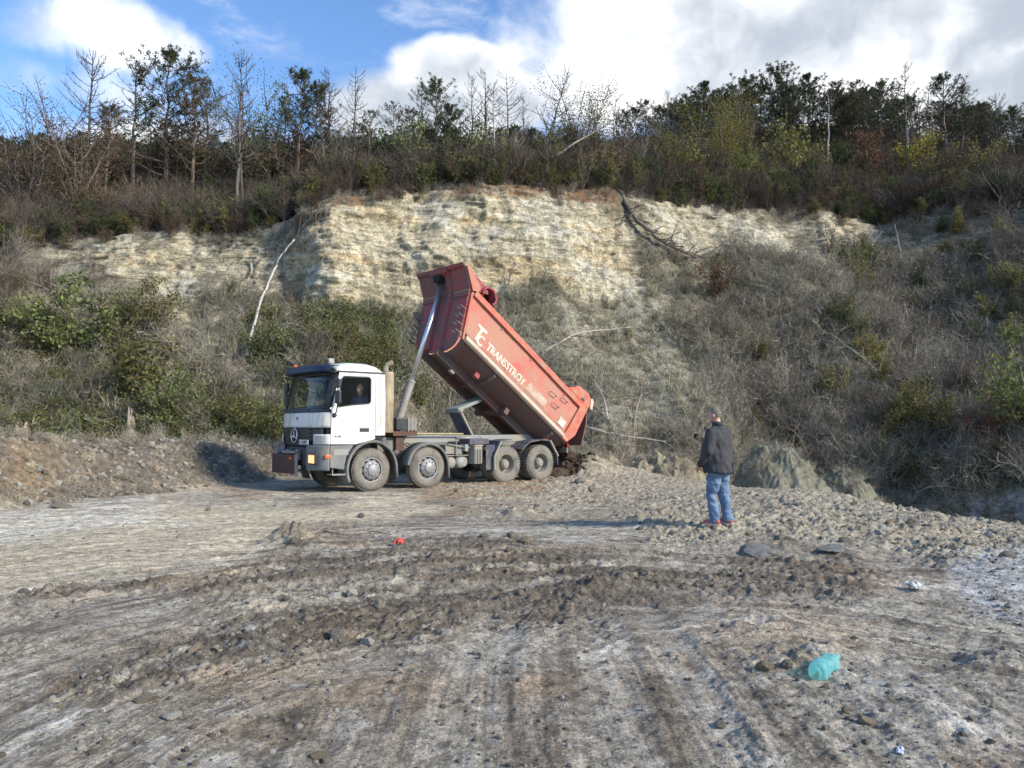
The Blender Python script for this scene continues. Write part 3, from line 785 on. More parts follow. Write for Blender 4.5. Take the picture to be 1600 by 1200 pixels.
M_stab = painted('grey_green_arm', (0.24, 0.29, 0.28), (0.19, 0.23, 0.23), 0.6, dirt=0.4, dirt_c=(0.33, 0.31, 0.25))
M_bluegrey = painted('dark_blue_steel', (0.035, 0.045, 0.085), (0.06, 0.06, 0.085), 0.6, dirt=0.55, dirt_c=(0.17, 0.16, 0.135))
M_off = painted('faded_white_lettering', (0.70, 0.66, 0.55), (0.60, 0.52, 0.40), 0.7, dirt=0.45, dirt_c=(0.48, 0.25, 0.18), dirt_scale=4, bump=0)
M_fade = painted('faded_beige_sticker', (0.50, 0.47, 0.36), (0.46, 0.34, 0.26), 0.75, dirt=0.55, dirt_c=(0.46, 0.22, 0.16), dirt_scale=3, bump=0)
M_plate = painted('plate_white', (0.75, 0.77, 0.78), (0.7, 0.7, 0.7), 0.4, bump=0)
M_ink = painted('plate_ink', (0.03, 0.03, 0.04), (0.03, 0.03, 0.04), 0.5, bump=0)
M_orange = painted('orange_lens', (0.75, 0.16, 0.03), (0.65, 0.12, 0.03), 0.25, bump=0, coat=0.5)
M_seat = painted('dark_seat', (0.02, 0.02, 0.025), (0.03, 0.03, 0.035), 0.9, bump=0)
M_tarp = painted('rolled_tarp', (0.40, 0.045, 0.06), (0.16, 0.03, 0.045), 0.55, scale=5, dirt=0.3, dirt_c=(0.30, 0.20, 0.18))
def glass_mat(name, tint, rough=0.02, refl=1.0):
    mt, nt = new_mat(name)
    fr = N(nt, 'ShaderNodeFresnel', ins={'IOR': 1.5})
    tr = N(nt, 'ShaderNodeBsdfTransparent', ins={'Color': (*tint, 1)})
    gl = N(nt, 'ShaderNodeBsdfGlossy', ins={'Roughness': rough})
    f = math_n(nt, 'MULTIPLY', fr.outputs[0], refl, clamp=True)
    mxx = N(nt, 'ShaderNodeMixShader', ins={0: f, 1: tr.outputs[0], 2: gl.outputs[0]})
    out(nt, mxx.outputs[0]); return mt
M_glass = glass_mat('cab_glass', (0.62, 0.70, 0.68), 0.02, 0.7)
M_glass2 = glass_mat('side_glass', (0.90, 0.92, 0.91), 0.02, 0.25)
M_lens = glass_mat('lamp_lens', (0.85, 0.9, 0.95), 0.08, 2.5)
def lamp_mat(name, col, s):
    mt, nt = new_mat(name)
    out(nt, N(nt, 'ShaderNodeEmission', ins={'Color': (*col, 1), 'Strength': s}).outputs[0]); return mt
M_headl = painted('headlamp_glass', (0.62, 0.70, 0.76), (0.45, 0.52, 0.58), 0.08, metal=0.6, bump=0, scale=8)
M_lit = lamp_mat('lit_headlamp', (1.0, 0.62, 0.30), 1.3)

TH = math.radians(40)
truck = empty('dump_truck', (-3.53, 19.21, -0.015), TH)
tag(truck, 'white cab dump truck with its red body raised, tipping soil at the edge', 'dump truck')
W = 2.5

# ---- wheels
def wheel_front(x0, near=True):
    s = 1 if near else -1
    yb = 0.0 if near else W
    t = MB()
    prof = [(0.30, 0.02), (0.325, 0.0), (0.36, -0.012), (0.44, -0.014), (0.485, 0.0), (0.515, 0.028), (0.532, 0.055), (0.535, 0.27), (0.515, 0.30), (0.44, 0.335), (0.36, 0.33), (0.30, 0.31)]
    t.lathe([(r, yb + s * (a + 0.02)) for r, a in prof], (x0, 0, 0.535), 'y', 48)
    # tread blocks round the shoulder
    for k in range(48):
        a = 2 * math.pi * k / 48
        c_, s_ = math.cos(a), math.sin(a)
        p = Vector((x0 + 0.537 * c_, 0, 0.535 + 0.537 * s_))
        for y0, y1 in ((0.06, 0.15), (0.19, 0.28)):
            t.bar((p.x, yb + s * y0, p.z), (p.x, yb + s * y1, p.z), 0.042, 0.022, up=(c_, 0, s_))
    w = MB().build('wheel', None, truck) if False else None
    tyre = t.build('wheel', M_rubber, truck, 'angle')
    r = MB()
    r.lathe([(0.31, yb + s * 0.05), (0.312, yb + s * 0.028), (0.285, yb + s * 0.03), (0.275, yb + s * 0.075), (0.255, yb + s * 0.06), (0.235, yb + s * 0.015), (0.21, yb - s * 0.015), (0.15, yb - s * 0.03), (0.142, yb - s * 0.06), (0.10, yb - s * 0.085), (0.0, yb - s * 0.09)], (x0, 0, 0.535), 'y', 40)
    ro = r.build('rim', M_rim, tyre, 'angle')
    for k in range(10):
        a = 2 * math.pi * (k + 0.5) / 10
        b = MB(); b.lathe([(0.0, yb - s * 0.052), (0.014, yb - s * 0.05), (0.016, yb - s * 0.02)], (x0 + 0.17 * math.cos(a), 0, 0.535 + 0.17 * math.sin(a)), 'y', 6)
        b.build('wheel_nut', M_chassis, tyre)
        hb = MB(); px_, pz_ = x0 + 0.243 * math.cos(a), 0.535 + 0.243 * math.sin(a)
        hb.lathe([(0.0, yb + s * 0.012), (0.028, yb + s * 0.012), (0.030, yb + s * 0.05)], (px_, 0, pz_), 'y', 8)
        hb.build('hand_hole', M_hole, tyre)
    return tyre
def wheel_rear(x0, near=True):
    s = 1 if near else -1
    yb = 0.0 if near else W
    t = MB()
    for off in (0.0, 0.34):
        prof = [(0.285, 0.03), (0.30, 0.0), (0.36, -0.01), (0.44, -0.012), (0.49, 0.004), (0.515, 0.03), (0.53, 0.055), (0.53, 0.24), (0.51, 0.27), (0.44, 0.30), (0.36, 0.295), (0.29, 0.28)]
        t.lathe([(r, yb + s * (a + 0.02 + off)) for r, a in prof], (x0, 0, 0.53), 'y', 44)
    for k in range(40):
        a = 2 * math.pi * k / 40
        c_, s_ = math.cos(a), math.sin(a)
        p = Vector((x0 + 0.532 * c_, 0, 0.53 + 0.532 * s_))
        for y0, y1 in ((0.05, 0.15), (0.18, 0.27)):
            t.bar((p.x, yb + s * y0, p.z), (p.x, yb + s * y1, p.z), 0.045, 0.03, up=(c_, 0, s_))
    tyre = t.build('wheel', M_rubber, truck, 'angle')
    r = MB()
    r.lathe([(0.31, yb + s * 0.05), (0.31, yb + s * 0.022), (0.285, yb + s * 0.024), (0.27, yb + s * 0.07), (0.255, yb + s * 0.20), (0.24, yb + s * 0.235), (0.20, yb + s * 0.235), (0.0, yb + s * 0.235)], (x0, 0, 0.53), 'y', 36)
    r.build('rim', M_rim_r, tyre, 'angle')
    hb = MB()
    hb.lathe([(0.150, yb + s * 0.235), (0.148, yb + s * 0.10), (0.125, yb + s * 0.06), (0.11, yb + s * 0.055), (0.10, yb + s * 0.03), (0.05, yb + s * 0.015), (0, yb + s * 0.012)], (x0, 0, 0.53), 'y', 24)
    hb.build('hub', M_rim_r, tyre, 'angle')
    for k in range(10):
        a = 2 * math.pi * k / 10
        b = MB(); b.lathe([(0.0, yb + s * 0.205), (0.015, yb + s * 0.205), (0.015, yb + s * 0.235)], (x0 + 0.185 * math.cos(a), 0, 0.53 + 0.185 * math.sin(a)), 'y', 6)
        b.build('wheel_nut', M_rim_r, tyre)
for near in (True, False):
    wheel_front(0.02, near); wheel_front(1.72, near)
    wheel_rear(4.42, near); wheel_rear(5.76, near)
ax = MB()
for x0 in (0.02, 1.72, 4.42, 5.76):
    ax.tube([(x0, 0.3, 0.53), (x0, W - 0.3, 0.53)], 0.075, 10)
    if x0 > 3: ax.lathe([(0.0, 1.0), (0.2, 1.05), (0.24, 1.25), (0.2, 1.45), (0, 1.5)], (x0, 0, 0.53), 'y', 14)
ax.build('axle', M_chassis, truck)

# ---- chassis
def rail_part(nm, x0, x1, y0, y1, z0, z1, m, bev=0.012):
    b = MB(); b.box((x0, y0, z0), (x1, y1, z1)); return b.build(nm, m, truck, bevel=bev)
for yy in (0.80, 1.62):
    rail_part('frame_rail', -0.6, 7.15, yy, yy + 0.09, 0.86, 1.16, M_chassis)
    rail_part('subframe_rail', 0.95, 7.1, yy - 0.012, yy + 0.10, 1.163, 1.37, M_chassis_l)
for xx in (-0.4, 1.0, 2.2, 3.3, 4.4, 5.8, 6.95):
    rail_part('cross_member', xx, xx + 0.12, 0.9, 1.62, 0.9, 1.14, M_chassis)
for x0, xb in ((1.0, 2.4), (4.0, 6.2)):     # leaf springs
    for yy in (0.62, 1.78):
        b = MB()
        for k in range(5):
            L = (xb - x0) * (1 - 0.14 * k) / 2; cx = (x0 + xb) / 2
            b.tube([(cx - L, yy + 0.04, 0.80 - 0.03 * k + 0.10), (cx, yy + 0.04, 0.70 - 0.03 * k), (cx + L, yy + 0.04, 0.80 - 0.03 * k + 0.10)], 0.028, 4)
        b.build('leaf_spring', M_chassis, truck)
b = MB()
random.seed(3)
for k in range(12):   # hoses and pipes along the rail
    z = 1.0 + 0.03 * k % 0.2; x0 = random.uniform(0.8, 3.0); x1 = x0 + random.uniform(0.6, 1.6)
    b.tube([(x0, 0.74, z), ((x0 + x1) / 2, 0.70, z - 0.05 - random.random() * 0.1), (x1, 0.75, z + random.uniform(-.05, .05))], 0.014, 5)
b.build('air_line', M_black, truck)
b = MB(); b.tube([(0.85, 0.62, 1.44), (3.3, 0.62, 1.41)], 0.022, 6); b.build('pipe', painted('yellowish_pipe', (0.42, 0.40, 0.20), (0.36, 0.33, 0.2), 0.6), truck)
b = MB(); b.tube([(3.0, 0.55, 1.30), (3.9, 0.55, 1.29)], 0.045, 8); b.build('pipe', M_rim, truck, True)
# air tanks seen end-on, valves, filter box
for xx, rr_ in ((2.70, 0.17), (3.03, 0.17), (3.12, 0.16)):
    b = MB(); b.lathe([(0, 0.30 if xx < 3.1 else 0.42), (rr_ * 0.55, 0.315), (rr_ * 0.9, 0.35), (rr_, 0.42), (rr_, 0.80), (0, 0.82)], (xx, 0, 0.62 if xx < 3.1 else 0.63), 'y', 24)
    b.build('air_tank', M_chassis_l, truck, True)
b = MB()
b.box((2.50, 0.34, 0.86), (2.80, 0.7, 1.12)); b.box((2.84, 0.36, 0.84), (3.10, 0.7, 1.10)); b.box((2.45, 0.32, 0.80), (3.30, 0.36, 0.83))
b.tube([(2.83, 0.30, 0.80), (2.83, 0.30, 1.26)], 0.018, 6); b.tube([(2.55, 0.30, 1.13), (3.3, 0.28, 1.02)], 0.02, 6)
b.build('tank_bracket', M_rim_r, truck, bevel=0.01)
b = MB(); b.box((3.10, 0.25, 0.93), (3.22, 0.5, 1.12)); b.build('valve_block', M_stab, truck, bevel=0.01)
b = MB(); b.box((3.34, 0.12, 0.57), (3.62, 0.55, 1.06)); bx = b.build('battery_box', M_chassis_l, truck, bevel=0.025)
for k in range(5):
    b = MB(); b.box((3.37 + k * 0.048, 0.108, 0.60), (3.395 + k * 0.048, 0.118, 0.98)); b.build('slat', M_rust if k % 2 else M_chassis_l, bx)
b = MB(); b.box((3.33, 0.11, 1.062), (3.64, 0.56, 1.10)); b.build('cover', M_exh, bx, bevel=0.01)
b = MB(); b.lathe([(0, 0.2), (0.05, 0.2), (0.05, 0.26)], (3.82, 0, 0.98), 'y', 10); b.build('marker_lamp', painted('yellow_marker', (0.7, 0.55, 0.15), (0.6, 0.5, 0.2), 0.4, bump=0), truck)
# blue-grey hydraulic oil tank behind the box
b = MB(); b.box((3.3, 0.30, 1.112), (4.0, 0.78, 1.27)); b.build('oil_tank', M_bluegrey, truck, bevel=0.02)

# ---- mudguards
def arc_guard(cx, cz, r, a0, a1, y0, y1, m, th=0.02, lip=0.05, n=18, tail=None):
    b = MB(); rows_o = []; path = [(cx + r * math.cos(math.radians(a0 + (a1 - a0) * k / n)), cz + r * math.sin(math.radians(a0 + (a1 - a0) * k / n))) for k in range(n + 1)]
    if tail: path = [tail[0]] + path if tail[0] else path; 
    if tail and tail[1]: path = path + [tail[1]]
    rows = []
    for (x_, z_) in path:
        d = Vector((x_ - cx, z_ - cz)).normalized()
        inn = (x_ - d.x * lip, z_ - d.y * lip)
        rows.append([(inn[0], y0, inn[1]), (x_, y0, z_), (x_ + d.x * 0.015, y0 + 0.03, z_ + d.y * 0.015), (x_ + d.x * 0.015, y1, z_ + d.y * 0.015)])
    b.grid(rows)
    return b.build('mudguard', m, truck, 'angle', solid=th)
for y0, y1 in ((-0.03, 0.40), (W + 0.03, W - 0.40)):
    arc_guard(0.02, 0.55, 0.72, 205, -2, y0, y1, M_grey, tail=(None, (0.76, 0.32)))
    arc_guard(1.72, 0.52, 0.66, 168, 10, y0 + (0.02 if y0 < 1 else -0.02), y1, M_grey, tail=((1.06, 0.62), (2.40, 0.24)))
for y0, y1 in ((0.0, 0.6), (W, W - 0.6)):
    b = MB()
    def fold(path, nm, m, y0=y0, y1=y1):
        b = MB(); b.grid([[(x_, y0, z_), (x_, y1, z_)] for x_, z_ in path]); return b.build(nm, m, truck, solid=0.03)
    fold([(3.94, 0.40), (3.94, 0.78), (4.18, 1.20), (4.62, 1.24)], 'mudguard', M_bluegrey)
    fold([(5.0, 0.95), (5.3, 1.16), (5.75, 1.22), (6.1, 1.20), (6.42, 0.72), (6.44, 0.45)], 'mudguard', M_bluegrey)
    s = 1 if y0 < 1 else -1
    for pth in ([(3.94, 0.40), (3.94, 0.78), (4.18, 1.20)], [(6.1, 1.20), (6.42, 0.72)]):
        b = MB()
        for i in range(len(pth) - 1): b.bar((pth[i][0], y0 - s * 0.02, pth[i][1]), (pth[i + 1][0], y0 - s * 0.02, pth[i + 1][1]), 0.04, 0.055, up=(0, 1, 0))
        b.build('mudguard_edge', M_chassis_l, truck)
    b = MB(); b.box((3.70, y0 + s * 0.06, 0.40), (3.925, y0 + s * 0.07, 0.88)); b.box((3.70, y0 + s * 0.06, 0.88), (4.02, y0 + s * 0.07, 1.10)); b.build('side_skirt', M_bluegrey, truck, fix=True)
b = MB(); b.box((7.0, 0.2, 0.80), (7.08, W - 0.2, 0.95)); b.build('rear_bumper', M_chassis, truck, bevel=0.01)
for yy in (0.25, 2.0):
    b = MB(); b.box((7.082, yy, 0.96), (7.13, yy + 0.28, 1.10)); b.build('tail_lamp', painted('tail_lens', (0.4, 0.02, 0.02), (0.3, 0.02, 0.02), 0.3, bump=0), truck)

# ---- cab
cab = empty('cab'); cab.parent = truck
FX = lambda y, k=1.0: -1.12 - 0.24 * k * (1 - abs((y - W / 2) / (W / 2)) ** 5)
ys = [0.0, 0.02, 0.06, 0.14, 0.3, 0.6, 0.95, 1.25, 1.55, 1.9, 2.2, 2.36, 2.44, 2.48, 2.5]
def corner(y):   # rounded vertical corner of the front
    t = min(y, W - y)
    return 0.07 * (1 - min(t / 0.12, 1)) ** 2
def front_strip(nm, zs, ya=0.0, yb=W, m=None, lean=0.0, z_ref=1.2, off=0.0, smooth_='angle', solid=0.012):
    yy = [y for y in ys if ya - 1e-6 <= y <= yb + 1e-6]
    if ya not in yy: yy = [ya] + yy
    if yb not in yy: yy = yy + [yb]
    rows = []
    for z in zs:
        rows.append([(FX(y) + corner(y) + lean * (z - z_ref) + off, y, z) for y in yy])
    b = MB(); b.grid(rows)
    return b.build(nm, m, cab, smooth_, solid=solid)
front_strip('front_flap', [1.60, 1.66, 1.93, 1.97], m=M_white, lean=0.045)
front_strip('grille', [1.12, 1.16, 1.56, 1.585], 0.14, 2.36, M_black, lean=0.02, off=0.03)
for z in (1.20, 1.29, 1.38, 1.47, 1.545):
    yy = [0.5 + 1.5 * k / 14 for k in range(15)]
    b = MB()
    for i in range(14): b.bar((FX(yy[i]) - 0.002, yy[i], z), (FX(yy[i + 1]) - 0.002, yy[i + 1], z), 0.03, 0.03)
    b.build('grille_slat', M_black, cab)
# pale housings of the headlamps at both corners
for a, bq in ((0.0, 0.38), (W - 0.38, W)):
    front_strip('lamp_housing', [1.19, 1.22, 1.40, 1.44], a, bq, M_white, off=-0.004)
    b = MB(); s0, s1 = (a + 0.06, bq - 0.05)
    rows = [[(FX(y) + corner(y) - 0.014, y, z) for y in np.linspace(s0, s1, 6)] for z in (1.235, 1.40)]
    b.grid(rows); b.build('headlamp', M_headl, cab, solid=0.006)
front_strip('bumper', [0.56, 0.60, 1.13, 1.175], 0.0, 0.62, M_grey, off=-0.035)
front_strip('bumper', [0.56, 0.60, 1.13, 1.175], W - 0.62, W, M_grey, off=-0.035)
front_strip('bumper_middle', [0.66, 0.70, 1.08, 1.115], 0.62, W - 0.62, M_black, off=-0.01)
for yy in (0.34, 2.16):
    b = MB(); xf = FX(yy) - 0.05
    b.box((xf - 0.03, yy - 0.20, 0.70), (xf + 0.05, yy + 0.20, 0.98)); rimo = b.build('lamp_surround', M_black, cab, bevel=0.03)
    b = MB(); b.box((xf - 0.036, yy - 0.15, 0.74), (xf - 0.031, yy + 0.15, 0.94)); b.build('fog_lamp', M_lit if yy < 1 else M_lens, cab)
    b = MB()
    for k in range(4): b.box((xf - 0.05, yy - 0.16, 0.76 + k * 0.055), (xf - 0.042, yy + 0.16, 0.767 + k * 0.055))
    for k in range(5): b.box((xf - 0.052, yy - 0.14 + k * 0.07, 0.73), (xf - 0.044, yy - 0.134 + k * 0.07, 0.95))
    b.build('lamp_guard', M_black, cab)
b = MB(); b.box((-1.20, -0.015, 0.86), (-1.04, 0.05, 0.95)); b.build('indicator', M_orange, cab, bevel=0.02)
# plough mounting plate hanging on the bumper
b = MB(); b.box((-1.52, 1.02, 0.44), (-1.44, 2.36, 0.93)); b.build('rusty_plate', M_rust, cab, bevel=0.015)
b = MB()
for yy in (1.0, 1.55, 2.2): b.box((-1.46, yy, 0.80), (-1.3, yy + 0.08, 1.06))
b.box((-1.55, 1.0, 0.96), (-1.38, 1.7, 1.02)); b.box((-1.52, 0.92, 0.40), (-1.46, 1.0, 0.95))
b.build('plate_bracket', M_rim, cab, bevel=0.008)
b = MB(); b.box((-1.535, 1.15, 0.80), (-1.525, 1.30, 0.87)); b.build('warning_mark', M_orange, cab)
# star badge, plate
b = MB(); cy_, cz_ = 1.27, 1.40; xx = FX(cy_) - 0.055; R_ = 0.175
ring = [(xx, cy_ + R_ * math.cos(t), cz_ + R_ * math.sin(t)) for t in np.linspace(0, 2 * math.pi, 33)]
b.tube(ring, 0.014, 6, cap=False)
for k in range(3):
    a = math.radians(90 + 120 * k); tip = (xx, cy_ + R_ * math.cos(a), cz_ + R_ * math.sin(a))
    b.tube([(xx, cy_, cz_), tip], [0.030, 0.006], 4)
b.build('star_badge', M_chrome, cab, True)
b = MB(); b.box((-1.402, 0.50, 1.19), (-1.39, 1.02, 1.30)); plate = b.build('number_plate', M_plate, cab)
def text_mesh(txt, size, ext=0.002, bold=0.0, sx=1.0):
    cu = bpy.data.curves.new('t', 'FONT'); cu.body = txt; cu.size = size; cu.extrude = ext; cu.offset = bold; cu.resolution_u = 3
    o = bpy.data.objects.new('t', cu); COL.objects.link(o)
    bpy.context.view_layer.update()
    me = bpy.data.meshes.new_from_object(o.evaluated_get(bpy.context.evaluated_depsgraph_get()))
    bpy.data.objects.remove(o); bpy.data.curves.remove(cu)
    if sx != 1.0: me.transform(Matrix.Diagonal((sx, 1, 1, 1)))
    return me
me = text_mesh('K A 6000', 0.105, 0.001, 0.003, 1.05); me.materials.append(M_ink); me.name = 'lettering'
o = link_mesh('lettering', me, cab)
# text reads along -Y on the front face, its normal towards -X
o.matrix_local = Matrix(((0, 0, -1, -1.404), (-1, 0, 0, 1.0), (0, 1, 0, 1.21), (0, 0, 0, 1)))
o.parent = plate
# windscreen with black surround
def ws(nm, z0, z1, ya, yb, m, off=0.0, solid=0.01, inset=0):
    zs = np.linspace(z0, z1, 5); rows = []
    yy = np.linspace(ya, yb, 15)
    for z in zs:
        rows.append([(FX(y) + corner(y) + 0.045 * 0.77 + (z - 1.97) * 0.24 + off, y, z) for y in yy])
    b = MB(); b.grid(rows); return b.build(nm, m, cab, True, solid=solid)
ws('windscreen', 2.06, 2.93, 0.14, 2.36, M_glass, solid=0)
for a in ((1.972, 2.07, 0.04, 2.46), (2.90, 3.0, 0.06, 2.44), (2.07, 2.92, 0.04, 0.16), (2.07, 2.92, 2.34, 2.46)):
    ws('windscreen_surround', *a, M_black, off=-0.004, solid=0.02)
b = MB()
for y0, y1, z1 in ((0.55, 1.15, 2.03), (1.35, 2.15, 2.04)):
    b.tube([(-1.37, y0, 1.99), (-1.37, (y0 + y1) / 2, 2.06), (-1.34, y1, z1 + 0.05)], 0.012, 5)
b.build('wiper', M_black, cab)
b = MB(); b.box((-1.36, 1.24, 1.80), (-1.345, 1.27, 1.86)); b.build('badge', M_ink, cab)
# roof and visor
def roof_rows():
    rows = []
    for x_, dz, nar in ((-0.86, 2.99, 0.0), (-0.84, 3.10, 0.03), (-0.72, 3.20, 0.10), (-0.4, 3.25, 0.14), (0.05, 3.245, 0.14), (0.24, 3.20, 0.11), (0.335, 3.10, 0.04), (0.36, 2.97, 0.0)):
        row = []
        for t in np.linspace(0, 1, 13):
            e = abs(2 * t - 1)
            y_ = nar * 0.6 + (W - nar * 1.2) * t
            z_ = 2.97 + (dz - 2.97) * (1 - e ** 7)
            row.append((x_, y_, z_))
        rows.append(row)
    return rows
b = MB(); b.grid(roof_rows()); b.build('roof', M_white, cab, True, solid=0.01)
rows = []
for t in np.linspace(0, 1, 15):
    y_ = -0.0 + W * t; e = abs(2 * t - 1)
    bx_ = 0.22 * (1 - e ** 4)
    rows.append([(-0.84, y_, 3.17 - 0.05 * e ** 4), (-0.98 - bx_, y_, 3.165 - 0.05 * e ** 4), (-1.06 - bx_, y_, 3.12 - 0.04 * e ** 4), (-1.10 - bx_, y_, 2.99), (-1.03 - bx_, y_, 2.955), (-0.92, y_, 2.965)])
b = MB(); b.grid(rows); b.build('sun_visor', M_navy, cab, 'angle', solid=0.012)
b = MB(); b.box((-0.66, 0.98, 3.24), (-0.52, 1.32, 3.38)); bl = b.build('work_lamp', M_rim, cab, bevel=0.02)
b = MB(); b.box((-0.672, 1.0, 3.26), (-0.664, 1.30, 3.365)); b.build('lens', M_lens, bl)
b = MB(); b.tube([(-0.6, 0.9, 3.2), (-0.78, 1.0, 3.45), (-0.74, 1.05, 3.55)], 0.008, 5); b.tube([(-0.15, 0.5, 3.2), (-0.17, 0.5, 3.34)], 0.012, 5); b.build('antenna', M_black, cab)
b = MB(); b.lathe([(0.035, 3.08), (0.03, 3.15), (0, 3.16)], (-0.98, 0.66, 0.05), 'z', 8); b.build('marker_lamp', M_lens, cab)
b = MB(); b.lathe([(0.05, 0), (0.055, 0.09), (0.03, 0.13), (0, 0.13)], (-0.92, 2.34, 3.14), 'z', 10); b.build('beacon', M_orange, cab)
# drip rail over the doors, sides
def side(y_, s):
    """one side of the cab: door with window opening, rear panel, pillar; s=+1 near side"""
    P = lambda a, b_: (a, y_, b_)
    zt = 2.96
    A0, A1 = (-1.065, 1.97), (-0.86, zt)          # slanted pillar line
    def ax_(z): return A0[0] + (A1[0] - A0[0]) * (z - A0[1]) / (A1[1] - A0[1]) if z > A0[1] else -1.065
    wl0, wl1, wr, wb, wt, wbf = ax_(2.12) + 0.125, ax_(2.86) + 0.10, -0.06, 2.20, 2.86, 2.11
    b = MB()
    r = 0.05
    outer = [(-1.065, 1.20), (-0.46, 1.19), (-0.30, 1.235), (-0.12, 1.285), (0.07, 1.31), (0.07, 2.955), (-0.855, 2.955), (-1.045, 2.02)]
    inner = [(wl0, wbf), (wl0 + 0.03, wbf - 0.01), (-0.55, wb - 0.045), (wr - r, wb), (wr, wb + r), (wr, wt - r), (wr - r, wt), (wl1 + r, wt), (wl1 - 0.01, wt - r)]
    # split into quads fan between the outline and the opening
    strip_o = [(-1.045, 2.02), (-1.065, 1.20), (-0.46, 1.19), (0.07, 1.31), (0.07, 1.8), (0.07, 2.955), (-0.06, 2.955), (-0.855, 2.955), (-0.90, 2.73)]
    strip_i = [(wl0, wbf + 0.02), (wl0 + 0.03, wbf - 0.01), (-0.55, wb - 0.045), (wr - r, wb), (wr, wb + r), (wr, wt - r), (wr - r, wt), (wl1 + r, wt), (wl1 - 0.01, wt - r)]
    n = len(strip_o)
    vs = [P(*p) for p in strip_o] + [P(*p) for p in strip_i]
    fs = [(i, (i + 1) % n, (i + 1) % n + n, i + n) for i in range(n)]
    b.add(vs, fs)
    b.prism([(-0.46, 1.19), (-0.30, 1.215), (0.07, 1.31), (0.07, 1.30), (-0.13, 1.27)], y_ - 0.003 * s, y_ + 0.012 * s) if False else None
    door = b.build('door', M_white, cab, solid=0.03)
    # glass, set back in the opening
    g_ = MB(); g_.add([(p[0], y_ + 0.02 * s, p[1]) for p in strip_i], [tuple(range(n))]); g_.build('window_pane', M_glass2, door)
    sl = MB()
    for i in range(n):
        p, q = strip_i[i], strip_i[(i + 1) % n]; sl.bar((p[0], y_ - 0.003 * s, p[1]), (q[0], y_ - 0.003 * s, q[1]), 0.03, 0.028, up=(0, 1, 0))
    sl.build('window_seal', M_black, door)
    hd = MB(); hd.box((-0.36, y_ - 0.022 * s if s > 0 else y_ - 0.0, 1.49), (-0.10, y_ - 0.005 if s > 0 else y_ + 0.022, 1.60)); hd.build('handle', M_black, door, bevel=0.01)
    for (p, q) in (((-1.04, 1.585), (0.07, 1.585)), ((-1.06, 1.44), (-0.2, 1.44))):
        l = MB(); l.bar((p[0], y_ - 0.017 * s, p[1]), (q[0], y_ - 0.017 * s, q[1]), 0.006, 0.014, up=(0, 1, 0)); l.build('crease', M_white, door)
    # rear panel behind the door, with a shut line between
    rp = MB(); rp.add([P(0.085, 1.40), P(0.36, 1.40), P(0.365, 2.2), P(0.345, 2.955), P(0.085, 2.955)], [(0, 1, 2, 3, 4)]); rp.build('rear_panel', M_white, cab, solid=0.028)
    for xx in (0.15, 0.22):
        l = MB(); l.bar((xx, y_ - 0.016 * s, 1.45), (xx, y_ - 0.016 * s, 2.9), 0.008, 0.012, up=(0, 1, 0)); l.build('rib', M_white, cab)
    dr = MB(); dr.bar((-0.90, y_ - 0.015 * s, 2.978), (0.36, y_ - 0.015 * s, 2.978), 0.03, 0.035, up=(0, 0, 1)); dr.build('drip_rail', M_black, cab)
    # step panel below the door
    st = MB(); st.add([P(-1.07, 0.64), P(-0.72, 0.58), P(-0.66, 0.9), P(-0.50, 1.17), P(-1.07, 1.17)], [(0, 1, 2, 3, 4)]); sp = st.build('step_panel', M_grey, cab, solid=0.03)
    st = MB(); st.box((-1.0, min(y_ + 0.02 * s, y_ + 0.3 * s), 0.44), (-0.62, max(y_ + 0.02 * s, y_ + 0.3 * s), 0.47)); st.bar((-0.98, y_ + 0.05 * s, 0.46), (-0.98, y_ + 0.05 * s, 0.66), 0.02, 0.02); st.bar((-0.66, y_ + 0.05 * s, 0.46), (-0.66, y_ + 0.05 * s, 0.66), 0.02, 0.02)
    st.box((-0.98, min(y_ - 0.017 * s, y_ - 0.02 * s), 0.93), (-0.62, max(y_ - 0.017 * s, y_ - 0.02 * s), 1.08)); st.build('step', M_chassis_l, cab)
    # mirror on two curved arms
    mi = MB(); ym = y_ - 0.30 * s
    mi.box((-1.03, min(ym, ym + 0.20 * s), 2.18), (-0.93, max(ym, ym + 0.20 * s), 2.50)); mo = mi.build('mirror', M_black, cab, bevel=0.03)
    mi = MB(); mi.box((-1.03, min(ym, ym + 0.18 * s), 2.56), (-0.94, max(ym, ym + 0.18 * s), 2.78)); mi.build('upper_mirror', M_black, mo, bevel=0.03)
    mi = MB(); mi.tube([(-0.93, y_, 2.90), (-0.98, y_ - 0.14 * s, 2.88), (-0.99, ym + 0.1 * s, 2.8), (-0.99, ym + 0.1 * s, 2.15), (-0.98, y_ - 0.12 * s, 1.98), (-0.98, y_, 1.90)], 0.016, 6); mi.build('mirror_arm', M_black, mo)
    mi = MB(); mi.lathe([(0, -0.06 * s), (0.045, -0.05 * s), (0.06, 0)], (-0.98, y_ - 0.012 * s, 1.90), 'y', 12); mi.build('arm_foot', M_black, mo, True)
    mi = MB(); mi.add([(-0.925, ym + 0.02 * s, 2.2), (-0.925, ym + 0.18 * s, 2.2), (-0.925, ym + 0.18 * s, 2.48), (-0.925, ym + 0.02 * s, 2.48)], [(0, 1, 2, 3)]); mi.build('mirror_glass', M_chrome, mo)
side(0.0, 1); side(W, -1)
me = text_mesh('4140', 0.075, 0.001, 0.002, 1.2); me.materials.append(M_ink)
o = link_mesh('model_number', me, cab); o.matrix_local = Matrix(((1, 0, 0, -1.0), (0, 0, -1, -0.019), (0, 1, 0, 1.36), (0, 0, 0, 1)))
b = MB(); b.box((0.335, 0.02, 1.40), (0.36, W - 0.02, 2.95)); b.build('back_wall', M_white, cab)
